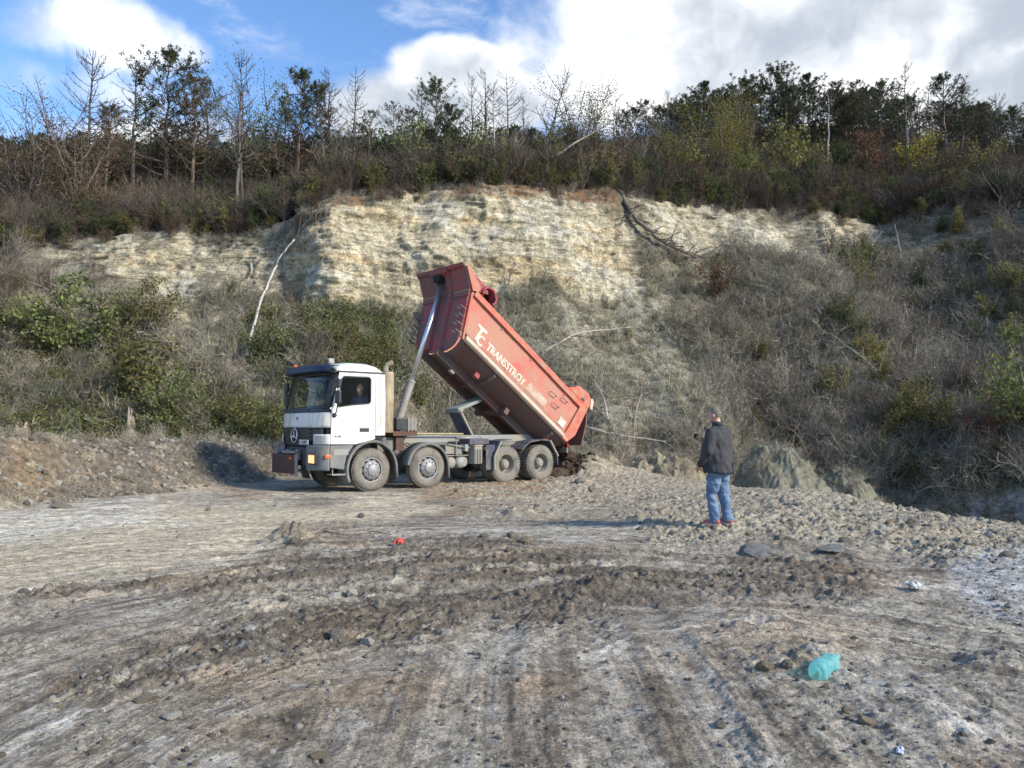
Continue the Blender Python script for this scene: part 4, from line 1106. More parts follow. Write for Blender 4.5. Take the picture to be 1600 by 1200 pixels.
b = MB(); b.box((0.30, 0.05, 1.42), (0.325, W - 0.05, 2.94)); b.box((-0.85, 0.06, 2.955), (0.32, W - 0.06, 2.962)); b.build('dark_lining', M_seat, cab)  # dark sheets added so the white shell does not brighten the interior
for y0_, y1_ in ((0.026, 0.034), (W - 0.034, W - 0.026)):
    b = MB(); b.box((-1.0, y0_, 1.3), (0.3, y1_, 2.10)); b.box((-0.03, y0_, 2.1), (0.3, y1_, 2.94)); b.build('dark_door_lining', M_seat, cab)  # added like the back sheet, to keep the inside of the cab dark
b = MB(); b.box((-1.0, 0.03, 1.22), (0.33, W - 0.03, 1.27)); b.build('cab_floor', M_seat, cab)
b = MB(); b.box((-0.95, 0.4, 0.6), (0.2, W - 0.4, 1.2)); b.build('engine_cover', M_chassis, cab)
b = MB(); b.prism([(-1.12, 1.3), (-0.62, 1.3), (-0.68, 2.0), (-0.80, 2.08), (-1.10, 2.02)], 0.06, W - 0.06); b.build('dashboard', M_seat, cab)
b = MB(); b.box((-1.0, 0.28, 2.04), (-0.86, 0.62, 2.10)); b.box((-1.02, 0.7, 2.035), (-0.88, 1.0, 2.045)); b.box((-1.0, 1.6, 2.09), (-0.86, 2.1, 2.10)); b.build('dash_papers', M_plate, cab)
b = MB(); b.tube([(-0.62 - 0.10 * math.sin(t), 0.62 + 0.22 * math.cos(t), 2.05 + 0.19 * math.sin(t)) for t in np.linspace(0, 2 * math.pi, 21)], 0.015, 6, cap=False); b.tube([(-0.62, 0.62, 2.05), (-0.8, 0.62, 1.85)], 0.03, 6); b.build('steering_wheel', M_black, cab)
for yy in (0.38, 1.62):
    b = MB(); b.box((-0.42, yy, 1.55), (0.08, yy + 0.5, 1.70)); b.box((0.02, yy, 1.7), (0.16, yy + 0.5, 2.45)); b.box((0.04, yy + 0.12, 2.47), (0.14, yy + 0.38, 2.68)); b.build('seat', M_seat, cab, bevel=0.04)

# ---- behind the cab: silencer, elbow, air box
b = MB(); b.lathe([(0.0, 1.47), (0.15, 1.47), (0.16, 1.50), (0.16, 2.20)], (0.585, 0.24, 0), 'z', 24); b.lathe([(0.165, 2.20), (0.165, 3.00), (0.15, 3.04), (0, 3.05)], (0.585, 0.24, 0), 'z', 24); ex = b.build('exhaust_stack', M_exh, truck, 'angle')
b = MB(); b.tube([(0.56, 0.28, 3.04), (0.56, 0.28, 3.16), (0.60, 0.26, 3.25), (0.72, 0.20, 3.30)], [0.06, 0.06, 0.065, 0.075], 12, cap=False); b.build('pipe_elbow', M_exh, ex, True)
b = MB(); b.lathe([(0.085, 3.07), (0.085, 3.09), (0.06, 3.09)], (0.56, 0.28, 0), 'z', 14); b.build('collar', M_rim, ex)
b = MB(); b.box((0.86, 0.25, 1.52), (1.24, 0.9, 1.86)); ab = b.build('air_filter', M_black, truck, bevel=0.03)
b = MB(); b.box((1.26, 0.27, 1.53), (1.52, 0.85, 1.84)); b.build('filter_end', M_chassis, ab, bevel=0.02)
for k in range(3):
    b = MB(); b.box((1.24 + 0.11 * k, 0.262, 1.50), (1.27 + 0.11 * k, 0.275, 1.88)); b.build('strap', M_chassis_l, ab)
b = MB(); b.box((0.8, 0.3, 1.375), (1.55, 1.6, 1.50)); b.box((0.95, 0.4, 1.0), (1.2, 0.7, 1.37)); b.build('deck', M_rust, truck, bevel=0.01)
b = MB(); b.box((0.45, 0.5, 0.95), (1.0, 1.9, 1.35)); b.build('gearbox', M_chassis, truck, bevel=0.04)

# ---- hoist ram
C0 = Vector((1.42, 1.25, 1.40)); C2 = Vector((3.02, 1.25, 5.86))
d_ = (C2 - C0)
b = MB(); b.tube([C0, C0 + d_ * 0.33], 0.105, 20); b.tube([C0 + d_ * 0.325, C0 + d_ * 0.34], 0.118, 20); ram = b.build('hoist_ram', M_cyl_d, truck, 'angle')
b = MB(); b.tube([C0 + d_ * 0.33, C0 + d_ * 1.0], 0.068, 20); b.build('piston_rod', M_cyl, ram, True)
b = MB(); b.lathe([(0, 0.98), (0.1, 0.98), (0.1, 1.52), (0, 1.52)], (C0.x, 0, C0.z), 'y', 14); b.box((1.28, 1.0, 1.37), (1.58, 1.08, 1.56)); b.box((1.28, 1.42, 1.37), (1.58, 1.5, 1.56)); b.build('ram_foot', M_chassis, ram)

# ---- stabiliser arm
b = MB(); b.grid([[(3.86, 0.98, 1.36), (3.86, 1.52, 1.36)], [(3.46, 0.98, 2.04), (3.46, 1.52, 2.04)]]); s1 = b.build('stabiliser_arm', M_bluegrey, truck, solid=0.03)
b = MB(); b.bar((3.88, 0.96, 1.36), (3.45, 0.96, 2.06), 0.05, 0.09, up=(0, 1, 0)); b.bar((3.88, 1.54, 1.36), (3.45, 1.54, 2.06), 0.05, 0.09, up=(0, 1, 0)); b.build('arm_edge', M_chassis_l, s1)
b = MB(); b.bar((3.36, 1.25, 2.10), (4.80, 1.25, 2.60), 0.62, 0.10, up=(0, 0, 1)); b.build('upper_arm', M_stab, s1, bevel=0.02)
b = MB(); b.tube([(3.44, 0.90, 2.08), (3.44, 1.60, 2.08)], 0.075, 12); b.build('arm_pin', M_chassis_l, s1, True)
b = MB(); b.tube([(4.80, 0.85, 2.62), (4.80, 1.65, 2.62)], 0.07, 12); b.build('arm_pin', M_belly, s1, True)

# ---- tipped body
U = Vector((-0.805, 0, 0.593)); Nn = Vector((0.593, 0, 0.805)); O = Vector((6.82, 0, 1.15))
def B(u, y, n): return O + U * u + Nn * n + Vector((0, y, 0))
body = empty('tipper_body'); body.parent = truck
sec = [(0.085, 1.34), (0.10, 0.80), (0.115, 0.26), (0.14, 0.06), (0.20, -0.05), (0.32, -0.17), (0.50, -0.26), (0.72, -0.32), (1.25, -0.34)]
sec = sec + [(W - y, n) for y, n in sec[-2::-1]]
us = [0.06, 0.6, 1.2, 1.8, 2.4, 3.0, 3.6, 4.2, 4.6, 4.90]
def front_u(n):   # where the front wall stands at a height n
    return float(np.interp(n, [-0.5, 0.0, 1.28, 1.74], [4.72, 4.93, 5.46, 6.05]))
# side panels as slightly dented sheets
for s, nm in ((0, 'near'), (1, 'far')):
    rows = []
    for n in np.linspace(0.14, 1.30, 9):
        row = []
        fu = front_u(n)
        for t in np.linspace(0, 1, 40):
            u = 0.06 + (fu - 0.06) * t
            dent = 0.012 * float(vnoise(u * 1.7, n * 2.2, 0, 5)) + 0.006 * float(vnoise(u * 5, n * 5, 0, 6))
            y_ = 0.085 + 0.02 * (1.3 - n) + dent
            row.append(B(u, y_ if s == 0 else W - y_, n))
        rows.append(row)
    b = MB(); b.grid(rows); b.build('side_panel', M_red, body, True, solid=0.02)
# belly of the half-pipe
rows = []
bel = [p for p in sec if p[1] <= 0.15]
for u in np.linspace(0.0, 1.0, 24):
    row = []
    for y_, n in bel:
        fu = front_u(n) - 0.02
        row.append(B(0.0 + fu * u, y_, n + 0.006 * float(vnoise(u * 20, y_ * 4, 0, 8))))
    rows.append(row)
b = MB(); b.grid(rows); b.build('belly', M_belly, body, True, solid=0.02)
def bprism(poly, y0, y1, nm, m, bev=0.008, par=None):
    b = MB(); b.prism(poly, y0, y1, lambda a, y, n: B(a, y, n)); return b.build(nm, m, par or body, bevel=bev)
def uy(poly_yn, u0, u1, nm, m, bev=0.006):
    """section in (y, n) drawn out along the body"""
    b = MB(); n = len(poly_yn)
    vs = [B(u0, y, q) for y, q in poly_yn] + [B(u1, y, q) for y, q in poly_yn]
    fs = [tuple(range(n)), tuple(range(2 * n - 1, n - 1, -1))] + [(i, i + n, (i + 1) % n + n, (i + 1) % n) for i in range(n)]
    b.add(vs, fs); return b.build(nm, m, body, bevel=bev)
for s in (0, 1):
    f_ = (lambda y: y) if s == 0 else (lambda y: W - y)
    uy([(f_(0.0), 1.22), (f_(0.0), 1.385), (f_(0.03), 1.41), (f_(0.15), 1.41), (f_(0.15), 1.30), (f_(0.09), 1.22)], 0.15, 5.36, 'top_rail', M_red_rail)
    uy([(f_(0.02), 0.015), (f_(-0.012), 0.05), (f_(0.015), 0.15), (f_(0.10), 0.155), (f_(0.12), 0.0)], 0.0, 4.86, 'bottom_rail', M_ledge)
    uy([(f_(0.02), 0.152), (f_(0.095), 0.245), (f_(0.11), 0.245), (f_(0.11), 0.157)], 0.2, 4.9, 'ledge', M_ledge_top)
    y0, y1 = (0.0, 0.16) if s == 0 else (W - 0.16, W)
    bprism([(-0.18, 0.36), (0.0, -0.02), (0.22, -0.02), (0.20, 0.30), (0.17, 1.22), (0.17, 1.40), (-0.14, 1.40)], y0 - 0.004, y1, 'end_post', M_red_rail)
    bprism([(-0.145, 1.403), (0.95, 1.403), (0.72, 1.58), (0.60, 1.74), (0.10, 1.80), (-0.10, 1.70), (-0.16, 1.5)], y0, y1 - 0.04, 'hinge_ear', M_red_rail)
    bprism([(-0.32, 1.44), (-0.20, 1.44), (-0.06, 1.72), (-0.12, 1.76), (-0.22, 1.72)], y0 - 0.02, y1 - 0.06, 'tailgate_hinge', M_ledge)
    b = MB(); c0 = B(0.18, -0.02 if s == 0 else W + 0.02, 1.52); b.lathe([(0, -0.04), (0.05, -0.03), (0.06, 0.04)], c0, 'y', 10); b.box(c0 + Vector((-0.10, -0.02, 0)), c0 + Vector((0.03, 0.02, 0.05))); b.build('hinge_pin', M_chassis, body)
    # front edge, head of the side
    bprism([(4.93, 0.0), (5.46, 1.28), (5.40, 1.32), (4.86, 0.0)], y0 + 0.05, y1 - 0.02, 'front_edge', M_red_rail)
    bprism([(5.30, 1.412), (5.47, 1.29), (6.06, 1.74), (5.97, 1.80), (5.30, 1.56)], y0 + 0.002, y1 - 0.10, 'head_gusset', M_red_rail)
    # step hoops
    sy = -0.012 if s == 0 else W + 0.012
    for u_, n_ in ((1.15, 0.62), (1.42, 0.85), (0.95, 0.98)):
        b = MB(); y_in = 0.10 if s == 0 else W - 0.10
        b.tube([B(u_, y_in, n_), B(u_, sy, n_), B(u_ - 0.26, sy, n_ + 0.02), B(u_ - 0.26, y_in, n_ + 0.02)], 0.013, 6); b.build('step_hoop', M_chassis, body)
    b = MB(); yl = 0.095 if s == 0 else W - 0.095
    b.box((-0.02, -0.004, -0.02), (0.02, 0.004, 0.02)) if False else b.bar(B(4.95, yl, 1.10), B(4.35, yl, 1.10), 0.012, 0.03, up=Nn); b.build('white_strip', M_off, body)
    # rope hooks under the rail
    for u_ in (4.0, 2.6, 0.9):
        b = MB(); b.tube([B(u_, f_(0.10), 1.16), B(u_, f_(0.04), 1.12), B(u_, f_(0.03), 1.18)], 0.012, 5); b.build('rope_hook', M_chassis, body)
# front wall: lower panels, ribs either side of the ram pocket, hood
rows = []
for n in (-0.335, -0.31, -0.25, -0.16, -0.03, 0.2, 0.6, 1.0, 1.28):
    hw = float(np.interp(n, [-0.34, -0.32, -0.26, -0.17, -0.05, 0.10, 1.28], [0.15, 0.55, 0.76, 0.93, 1.05, 1.12, 1.16]))
    rows.append([B(front_u(n) + 0.05, W / 2 - hw + 2 * hw * t, n) for t in np.linspace(0, 1, 13)])
b = MB(); b.grid(rows); b.build('front_panel', M_red_shaded, body, 'angle', solid=0.03)
rows = [[B(front_u(n) + 0.04, 0.06 + (W - 0.12) * t, n) for t in np.linspace(0, 1, 9)] for n in (1.28, 1.5, 1.74)]
b = MB(); b.grid(rows); b.build('head_panel', M_red_shaded, body, solid=0.03)
def rib(y0, y1, n0, n1, d, nm='rib', m=M_red_shaded, u_off=0.055):
    b = MB(); vs = []
    for n in (n0, n1):
        fu = front_u(n) + u_off
        vs += [B(fu, y0, n), B(fu, y1, n), B(fu + d, y1 - 0.03, n), B(fu + d, y0 + 0.03, n)]
    b.add(vs, [(0, 1, 2, 3), (7, 6, 5, 4), (0, 4, 5, 1), (1, 5, 6, 2), (2, 6, 7, 3), (3, 7, 4, 0)]); return b.build(nm, m, body, bevel=0.01)
for ya, yb in ((0.86, 1.06), (1.44, 1.64)):
    rib(ya, yb, -0.29, 1.27, 0.11); rib(ya, yb, 1.275, 1.66, 0.11)
for ya, yb in ((0.06, 0.85), (1.65, 2.44)):
    rib(ya, yb, 1.14, 1.22, 0.05, 'cross_rib'); rib(ya, yb, 1.235, 1.30, 0.05, 'cross_rib', M_ledge_top)
rib(0.04, W - 0.04, 1.68, 1.74, 0.10, 'hood')
rib(0.80, 1.70, 1.58, 1.66, 0.22, 'pocket_hood')
b = MB(); b.box(B(6.0, 1.1, 1.50) - Vector((0.1, 0, 0.1)), B(6.0, 1.4, 1.50) + Vector((0.08, 0, 0.08))); b.build('ram_bracket', M_hole, body)
# long members and cross members under the body
for yy in (0.80, 1.58):
    uy([(yy, -0.32), (yy + 0.12, -0.32), (yy + 0.12, -0.54), (yy, -0.54)], -0.05, 5.0, 'long_member', M_belly)
for u_ in (0.5, 2.3, 3.3):
    b = MB(); b.prism([(0.14, 0.02), (0.22, -0.07), (0.34, -0.19), (0.52, -0.28), (0.72, -0.34), (1.25, -0.36), (1.78, -0.34), (1.98, -0.28), (2.16, -0.19), (2.28, -0.07), (2.36, 0.02), (2.36, -0.10), (2.2, -0.25), (1.98, -0.35), (1.75, -0.41), (0.75, -0.41), (0.52, -0.35), (0.3, -0.25), (0.14, -0.10)][::1], u_, u_ + 0.10, lambda a, y, n: B(y, a, n)) if u_ not in (2.3,) else None
    if b.v: b.build('cross_rib', M_belly, body)
b = MB(); b.bar(B(3.8, 0.45, -0.32), B(3.62, 0.45, -0.32), 0.12, 0.16, up=Nn); b.build('red_bracket', M_red_shaded, body, bevel=0.01)
b = MB(); b.bar(B(4.3, 0.88, -0.55), B(4.15, 0.88, -0.55), 0.12, 0.12, up=Nn); b.build('pad', M_ledge, body, bevel=0.01)
b = MB(); b.bar(B(2.15, 0.5, -0.44), B(2.15, 2.0, -0.44), 0.16, 0.2, up=Nn); b.build('pivot_beam', M_belly, body, bevel=0.01)
b = MB(); b.tube([(7.0, 0.65, 1.12), (7.0, 1.85, 1.12)], 0.06, 10); b.build('pivot_shaft', M_chassis, truck)
bprism([(-0.02, -0.45), (0.5, -0.45), (0.7, -0.06), (0.1, -0.04)], 0.35, 0.50, 'tail_bracket', M_red_shaded); bprism([(-0.02, -0.45), (0.5, -0.45), (0.7, -0.06), (0.1, -0.04)], W - 0.50, W - 0.35, 'tail_bracket', M_red_shaded)
# tailgate hanging open from the ears
c1 = B(-0.14, 0, 1.50)
b = MB(); b.grid([[(c1.x + 0.02, 0.10, c1.z), (c1.x + 0.02, W - 0.10, c1.z)], [(c1.x - 0.05, 0.10, c1.z - 0.6), (c1.x - 0.05, W - 0.10, c1.z - 0.6)], [(c1.x - 0.24, 0.12, c1.z - 1.25), (c1.x - 0.24, W - 0.12, c1.z - 1.25)]])
b.build('tailgate', M_belly, body, solid=0.05)
# ladders of rod on the front corners
def hoops(y0, sgn, n0, cnt, m, nm):
    for k in range(cnt):
        n = n0 + 0.22 * k; fu = front_u(n)
        b = MB(); b.tube([B(fu + 0.05, y0, n), B(fu + 0.27, y0, n - 0.03), B(fu + 0.27, y0 + sgn * 0.22, n - 0.03), B(fu + 0.05, y0 + sgn * 0.22, n)], 0.013, 6); b.build(nm, m, body)
hoops(0.08, 1, 0.10, 4, M_chassis, 'ladder_rung')
hoops(2.42, -1, 0.0, 4, M_chassis, 'ladder_rung')
b = MB()
yq = W + 0.10
for k in range(5):
    n = 0.05 + 0.16 * k; b.tube([B(5.15, W - 0.02, n), B(5.32, yq, n + 0.03), B(5.02, yq + 0.02, n - 0.02), B(4.9, W, n)], 0.014, 5)
b.tube([B(5.35, yq, 0.0), B(5.42, yq + 0.02, 0.80)], 0.016, 5); b.tube([B(5.05, yq, -0.05), B(5.15, yq + 0.02, 0.72)], 0.016, 5)
b.bar(B(5.5, W + 0.05, 0.85), B(5.15, W + 0.05, 0.75), 0.3, 0.03, up=Nn)
b.build('folding_ladder', M_chassis, body)
# crumpled tarp bundle on the head of the body
random.seed(12)
tb = []
for k in range(34):
    t = k / 33
    y_ = 0.10 + 2.2 * t
    b = MB()
    r = 0.20 + 0.05 * random.random(); du = random.uniform(-.05, .05)
    pts = []
    for q in range(9):
        a = math.radians(-40 + q * 32)
        pts.append(B(4.88 + du + r * 1.25 * math.cos(a), y_ + random.uniform(-.03, .03), 1.62 + r * math.sin(a)))
    b.tube(pts, [0.035 + 0.02 * random.random() for _ in pts], 5); tb.append(b)
allb = MB()
for b in tb: allb.add(b.v, b.f)
tp = allb.build('tarp_roll', M_tarp, body, True)
b = MB(); b.prism([(5.32, 1.42), (5.95, 1.72), (5.85, 1.78), (5.10, 1.80), (4.95, 1.66)], 0.12, W - 0.12, lambda a, y, n: B(a, y, n)); b.build('tarp_cover', M_tarp, body)
# lettering on both sides
def side_text(txt, size, u, n, m, bold=0.0, sx=1.0, nm='lettering', slant=0.0):
    me = text_mesh(txt, size, 0.0015, bold, sx); me.materials.append(m)
    o = link_mesh(nm, me, body)
    org = B(u, 0.072 + 0.02 * (1.3 - n) - 0.012, n)
    Mx = Matrix(((-U.x, Nn.x, 0, org.x), (0, 0, -1, org.y), (-U.z, Nn.z, 0, org.z), (0, 0, 0, 1)))
    o.matrix_local = Mx
    return o
side_text('TRANSSTROY', 0.31, 4.12, 0.32, M_off, 0.012, 0.905)
side_text('T', 0.62, 4.72, 0.30, M_off, 0.018, 1.0)
o = side_text('C', 0.42, 4.52, 0.24, M_off, 0.012, 0.85)
b = MB(); b.add([B(2.30, 0.075, 0.30), B(1.30, 0.075, 0.30), B(1.34, 0.070, 0.55), B(2.2, 0.070, 0.60)], [(0, 1, 2, 3)]); b.build('faded_sticker', M_fade, body)
b = MB(); b.add([B(0.62, 0.075, 0.28), B(0.32, 0.075, 0.28), B(0.32, 0.070, 0.52), B(0.62, 0.070, 0.52)], [(0, 1, 2, 3)]); b.build('white_sticker', M_off, body)
b = MB()
for k in range(9):   # worn-off lettering, no longer legible
    u_ = 2.12 - 0.088 * k
    b.add([B(u_, 0.066, 0.36), B(u_ - 0.045, 0.066, 0.36), B(u_ - 0.05, 0.064, 0.36 + random.uniform(0.06, 0.15)), B(u_ - 0.01, 0.064, 0.36 + random.uniform(0.06, 0.15))], [(0, 1, 2, 3)])
b.build('worn_lettering', M_ledge, body)
o = side_text('7', 0.20, 0.56, 0.32, M_ledge_top, 0.006)
for o_ in [x for x in bpy.data.objects if x.parent == body and x.name.startswith('lettering')]: pass

# draw the nose of the cab forward and ease its width to the real proportions
for o_ in [x for x in bpy.data.objects if x.type == 'MESH']:
    a_ = o_.parent; ok_ = False
    while a_ is not None:
        if a_ is cab: ok_ = True
        a_ = a_.parent
    if not ok_ or o_.name.startswith(('lettering', 'model_number')): continue
    for v_ in o_.data.vertices:
        t_ = min(max((-0.25 - v_.co.x) / 0.6, 0), 1)
        v_.co.x -= 0.075 * t_ * t_ * (3 - 2 * t_); v_.co.y = 1.25 + (v_.co.y - 1.25) * 1.02
for o_ in bpy.data.objects:
    if o_.name.startswith('lettering') and o_.parent is plate:
        o_.matrix_local = Matrix.Translation((-0.075, 0, 0)) @ o_.matrix_local
    if o_.name.startswith('model_number'):
        o_.matrix_local = Matrix.Translation((-0.05, -0.025, 0)) @ o_.matrix_local
# ================================================================== VEGETATION PROTOTYPES
def bark_mat(name, c1, c2, vary=0.35):
    m, nt = new_mat(name)
    obj = N(nt, 'ShaderNodeTexCoord').outputs['Object']
    vec = N(nt, 'ShaderNodeVectorMath', operation='MULTIPLY', ins={0: obj, 1: (6, 6, 1.5)}).outputs[0]
    rnd = N(nt, 'ShaderNodeObjectInfo').outputs['Random']
    col = mix_c(nt, smooth(nt, noise(nt, 2.0, 4, 0.6, vec), 0.35, 0.65), c1, c2)
    k = math_n(nt, 'MULTIPLY_ADD', rnd, vary * 2, 1 - vary)
    col = N(nt, 'ShaderNodeVectorMath', operation='SCALE', ins={0: col, 'Scale': k}).outputs[0]
    p = N(nt, 'ShaderNodeBsdfPrincipled', ins={'Base Color': col, 'Roughness': 0.9, 'Specular IOR Level': 0.2})
    out(nt, p.outputs[0]); return m
def leaf_mat(name, cols, trans=0.35, vary=0.3):
    """leaf colour: each leaf takes its tone from the stored attribute, each plant from its own random"""
    m, nt = new_mat(name)
    at = N(nt, 'ShaderNodeAttribute', attribute_name='Col').outputs['Color']
    r = N(nt, 'ShaderNodeSeparateColor', ins={0: at}).outputs[0]
    ramp = N(nt, 'ShaderNodeValToRGB', ins={0: r})
    e = ramp.color_ramp.elements
    while len(e) < len(cols): e.new(0.5)
    for i, c_ in enumerate(cols):
        e[i].position = i / (len(cols) - 1); e[i].color = (*c_, 1)
    rnd = N(nt, 'ShaderNodeObjectInfo').outputs['Random']
    k = math_n(nt, 'MULTIPLY_ADD', rnd, vary * 2, 1 - vary)
    col = N(nt, 'ShaderNodeVectorMath', operation='SCALE', ins={0: ramp.outputs[0], 'Scale': k}).outputs[0]
    d = N(nt, 'ShaderNodeBsdfPrincipled', ins={'Base Color': col, 'Roughness': 0.7, 'Specular IOR Level': 0.25})
    t = N(nt, 'ShaderNodeBsdfTranslucent', ins={'Color': col})
    x_ = N(nt, 'ShaderNodeMixShader', ins={0: trans, 1: d.outputs[0], 2: t.outputs[0]})
    out(nt, x_.outputs[0]); return m
M_bark = bark_mat('grey_bark', (0.17, 0.15, 0.13), (0.10, 0.085, 0.075))
M_twig = bark_mat('dark_twigs', (0.235, 0.21, 0.175), (0.145, 0.125, 0.102), 0.4)
M_twig_b = bark_mat('brown_twigs', (0.18, 0.14, 0.11), (0.11, 0.085, 0.068), 0.4)
M_twig_d = bark_mat('thin_dark_branches', (0.12, 0.10, 0.085), (0.075, 0.06, 0.052), 0.3)
M_pale = bark_mat('pale_bark', (0.46, 0.43, 0.38), (0.30, 0.27, 0.23), 0.15)
M_birch = bark_mat('birch_bark', (0.52, 0.50, 0.45), (0.30, 0.28, 0.25), 0.1)
M_pinebark = bark_mat('pine_bark', (0.22, 0.17, 0.14), (0.12, 0.095, 0.08), 0.25)
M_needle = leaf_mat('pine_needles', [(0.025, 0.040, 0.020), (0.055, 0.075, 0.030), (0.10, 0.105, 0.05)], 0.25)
M_needle_b = leaf_mat('browning_needles', [(0.07, 0.045, 0.03), (0.11, 0.075, 0.045), (0.08, 0.085, 0.04)], 0.25)
M_green = leaf_mat('green_leaves', [(0.09, 0.115, 0.04), (0.16, 0.19, 0.065), (0.26, 0.27, 0.11)])
M_dgreen = leaf_mat('dark_green_leaves', [(0.035, 0.058, 0.022), (0.065, 0.095, 0.032), (0.12, 0.145, 0.05)])
M_olive = leaf_mat('olive_leaves', [(0.11, 0.11, 0.04), (0.19, 0.18, 0.06), (0.28, 0.24, 0.09)])
M_yellow = leaf_mat('yellow_leaves', [(0.16, 0.15, 0.03), (0.30, 0.26, 0.05), (0.42, 0.34, 0.08)])
M_russet = leaf_mat('russet_leaves', [(0.11, 0.055, 0.035), (0.19, 0.09, 0.05), (0.25, 0.14, 0.08)])
M_brownleaf = leaf_mat('brown_leaves', [(0.085, 0.055, 0.035), (0.14, 0.095, 0.055), (0.18, 0.13, 0.07)])
M_dry = leaf_mat('dry_grass_blades', [(0.26, 0.245, 0.17), (0.38, 0.36, 0.26), (0.52, 0.49, 0.37)], 0.3, 0.35)
M_grass = leaf_mat('green_grass_blades', [(0.06, 0.10, 0.025), (0.11, 0.16, 0.04), (0.18, 0.20, 0.07)], 0.3)
M_greytwig = leaf_mat('grey_stalks', [(0.18, 0.16, 0.125), (0.28, 0.25, 0.19), (0.42, 0.385, 0.30)], 0.0, 0.4)

RG = random.Random(42)
def rv(s=1.0): return Vector((RG.uniform(-s, s), RG.uniform(-s, s), RG.uniform(-s, s)))
def limb(mb, p, d, L, r, seg=4, bend=0.25, up=0.0, sides=3, tip=0.3):
    """a curved tapering limb; returns the points along it"""
    pts = [Vector(p)]; d = Vector(d).normalized(); rs = [r]
    for i in range(seg):
        d = (d + rv(bend) + Vector((0, 0, up))).normalized()
        pts.append(pts[-1] + d * L / seg); rs.append(r * (1 - (1 - tip) * (i + 1) / seg))
    mb.tube(pts, rs, sides, cap=False)
    return pts
def leaf(mb, p, d, L, w, tone=None):
    d = Vector(d).normalized(); s = d.cross(rv()); 
    if s.length < 1e-3: s = Vector((1, 0, 0))
    s.normalize(); t = RG.random() if tone is None else tone
    mb.col = (t, t, t)
    mb.add([p, p + d * L * 0.5 + s * w / 2, p + d * L, p + d * L * 0.5 - s * w / 2], [(0, 1, 2, 3)])
def blade(mb, p, d, L, w, droop, tone, seg=3):
    mb.col = (tone,) * 3
    d = Vector(d).normalized(); s = d.cross(Vector((0, 0, 1)))
    if s.length < 0.05: s = Vector((math.cos(tone * 9), math.sin(tone * 9), 0))
    s.normalize(); vs = []; q = Vector(p)
    for i in range(seg + 1):
        ww = w * (1 - i / seg) / 2 + 0.001
        vs += [q - s * ww, q + s * ww]
        d = (d + Vector((0, 0, -droop / seg))).normalized(); q = q + d * L / seg
    mb.add(vs, [(2 * i, 2 * i + 1, 2 * i + 3, 2 * i + 2) for i in range(seg)])

def p_bare_shrub(h, spread, stems, mat=None, r0=0.022, twigs=6):
    mb = MB()
    for k in range(stems):
        a = RG.uniform(0, 6.28); tl = RG.uniform(0.05, spread)
        d = Vector((math.cos(a) * tl, math.sin(a) * tl, 1))
        b0 = Vector((math.cos(a), math.sin(a), 0)) * RG.uniform(0, 0.25) * spread * h * 0.4
        pts = limb(mb, b0, d, h * RG.uniform(0.6, 1.1), r0, 5, 0.16, 0.0, 3)
        for i in range(1, len(pts)):
            for _ in range(twigs // 2 if i < 3 else twigs // 2 + 1):
                q = limb(mb, pts[i], (pts[i] - pts[i - 1]).normalized() + rv(0.9), h * RG.uniform(0.18, 0.38), r0 * 0.45, 3, 0.3, 0.03, 3)
                if RG.random() < 0.7: limb(mb, q[2], (q[2] - q[1]).normalized() + rv(1.0), h * RG.uniform(0.1, 0.2), r0 * 0.28, 2, 0.3, 0, 3)
    return mb
def p_leafy(h, spread, stems, leaves, size=0.11, clump=7, low=0.15):
    st = MB(); lf = MB(); tips = []
    for k in range(stems):
        a = RG.uniform(0, 6.28); tl = RG.uniform(0.1, spread)
        pts = limb(st, rv(0.08) * Vector((1, 1, 0)), Vector((math.cos(a) * tl, math.sin(a) * tl, 1)), h * RG.uniform(0.55, 1.0), 0.02 * h / 2, 4, 0.18)
        for i in range(1, len(pts)):
            tips.append(pts[i])
            for _ in range(3):
                q = limb(st, pts[i], (pts[i] - pts[i - 1]).normalized() + rv(1.0), h * RG.uniform(0.15, 0.33), 0.009 * h / 2, 3, 0.3)
                tips += q[1:]
    n = max(1, leaves // clump)
    for _ in range(n):
        c0 = RG.choice(tips) + rv(0.05 * h)
        if c0.z < low * h: continue
        tone = min(1, max(0, RG.gauss(0.45, 0.25)))
        for _ in range(clump):
            leaf(lf, c0 + rv(0.075 * h), rv() + Vector((0, 0, -0.1)), size * RG.uniform(0.6, 1.2), size * 0.55, min(1, max(0, tone + RG.uniform(-.25, .25))))
    return st, lf
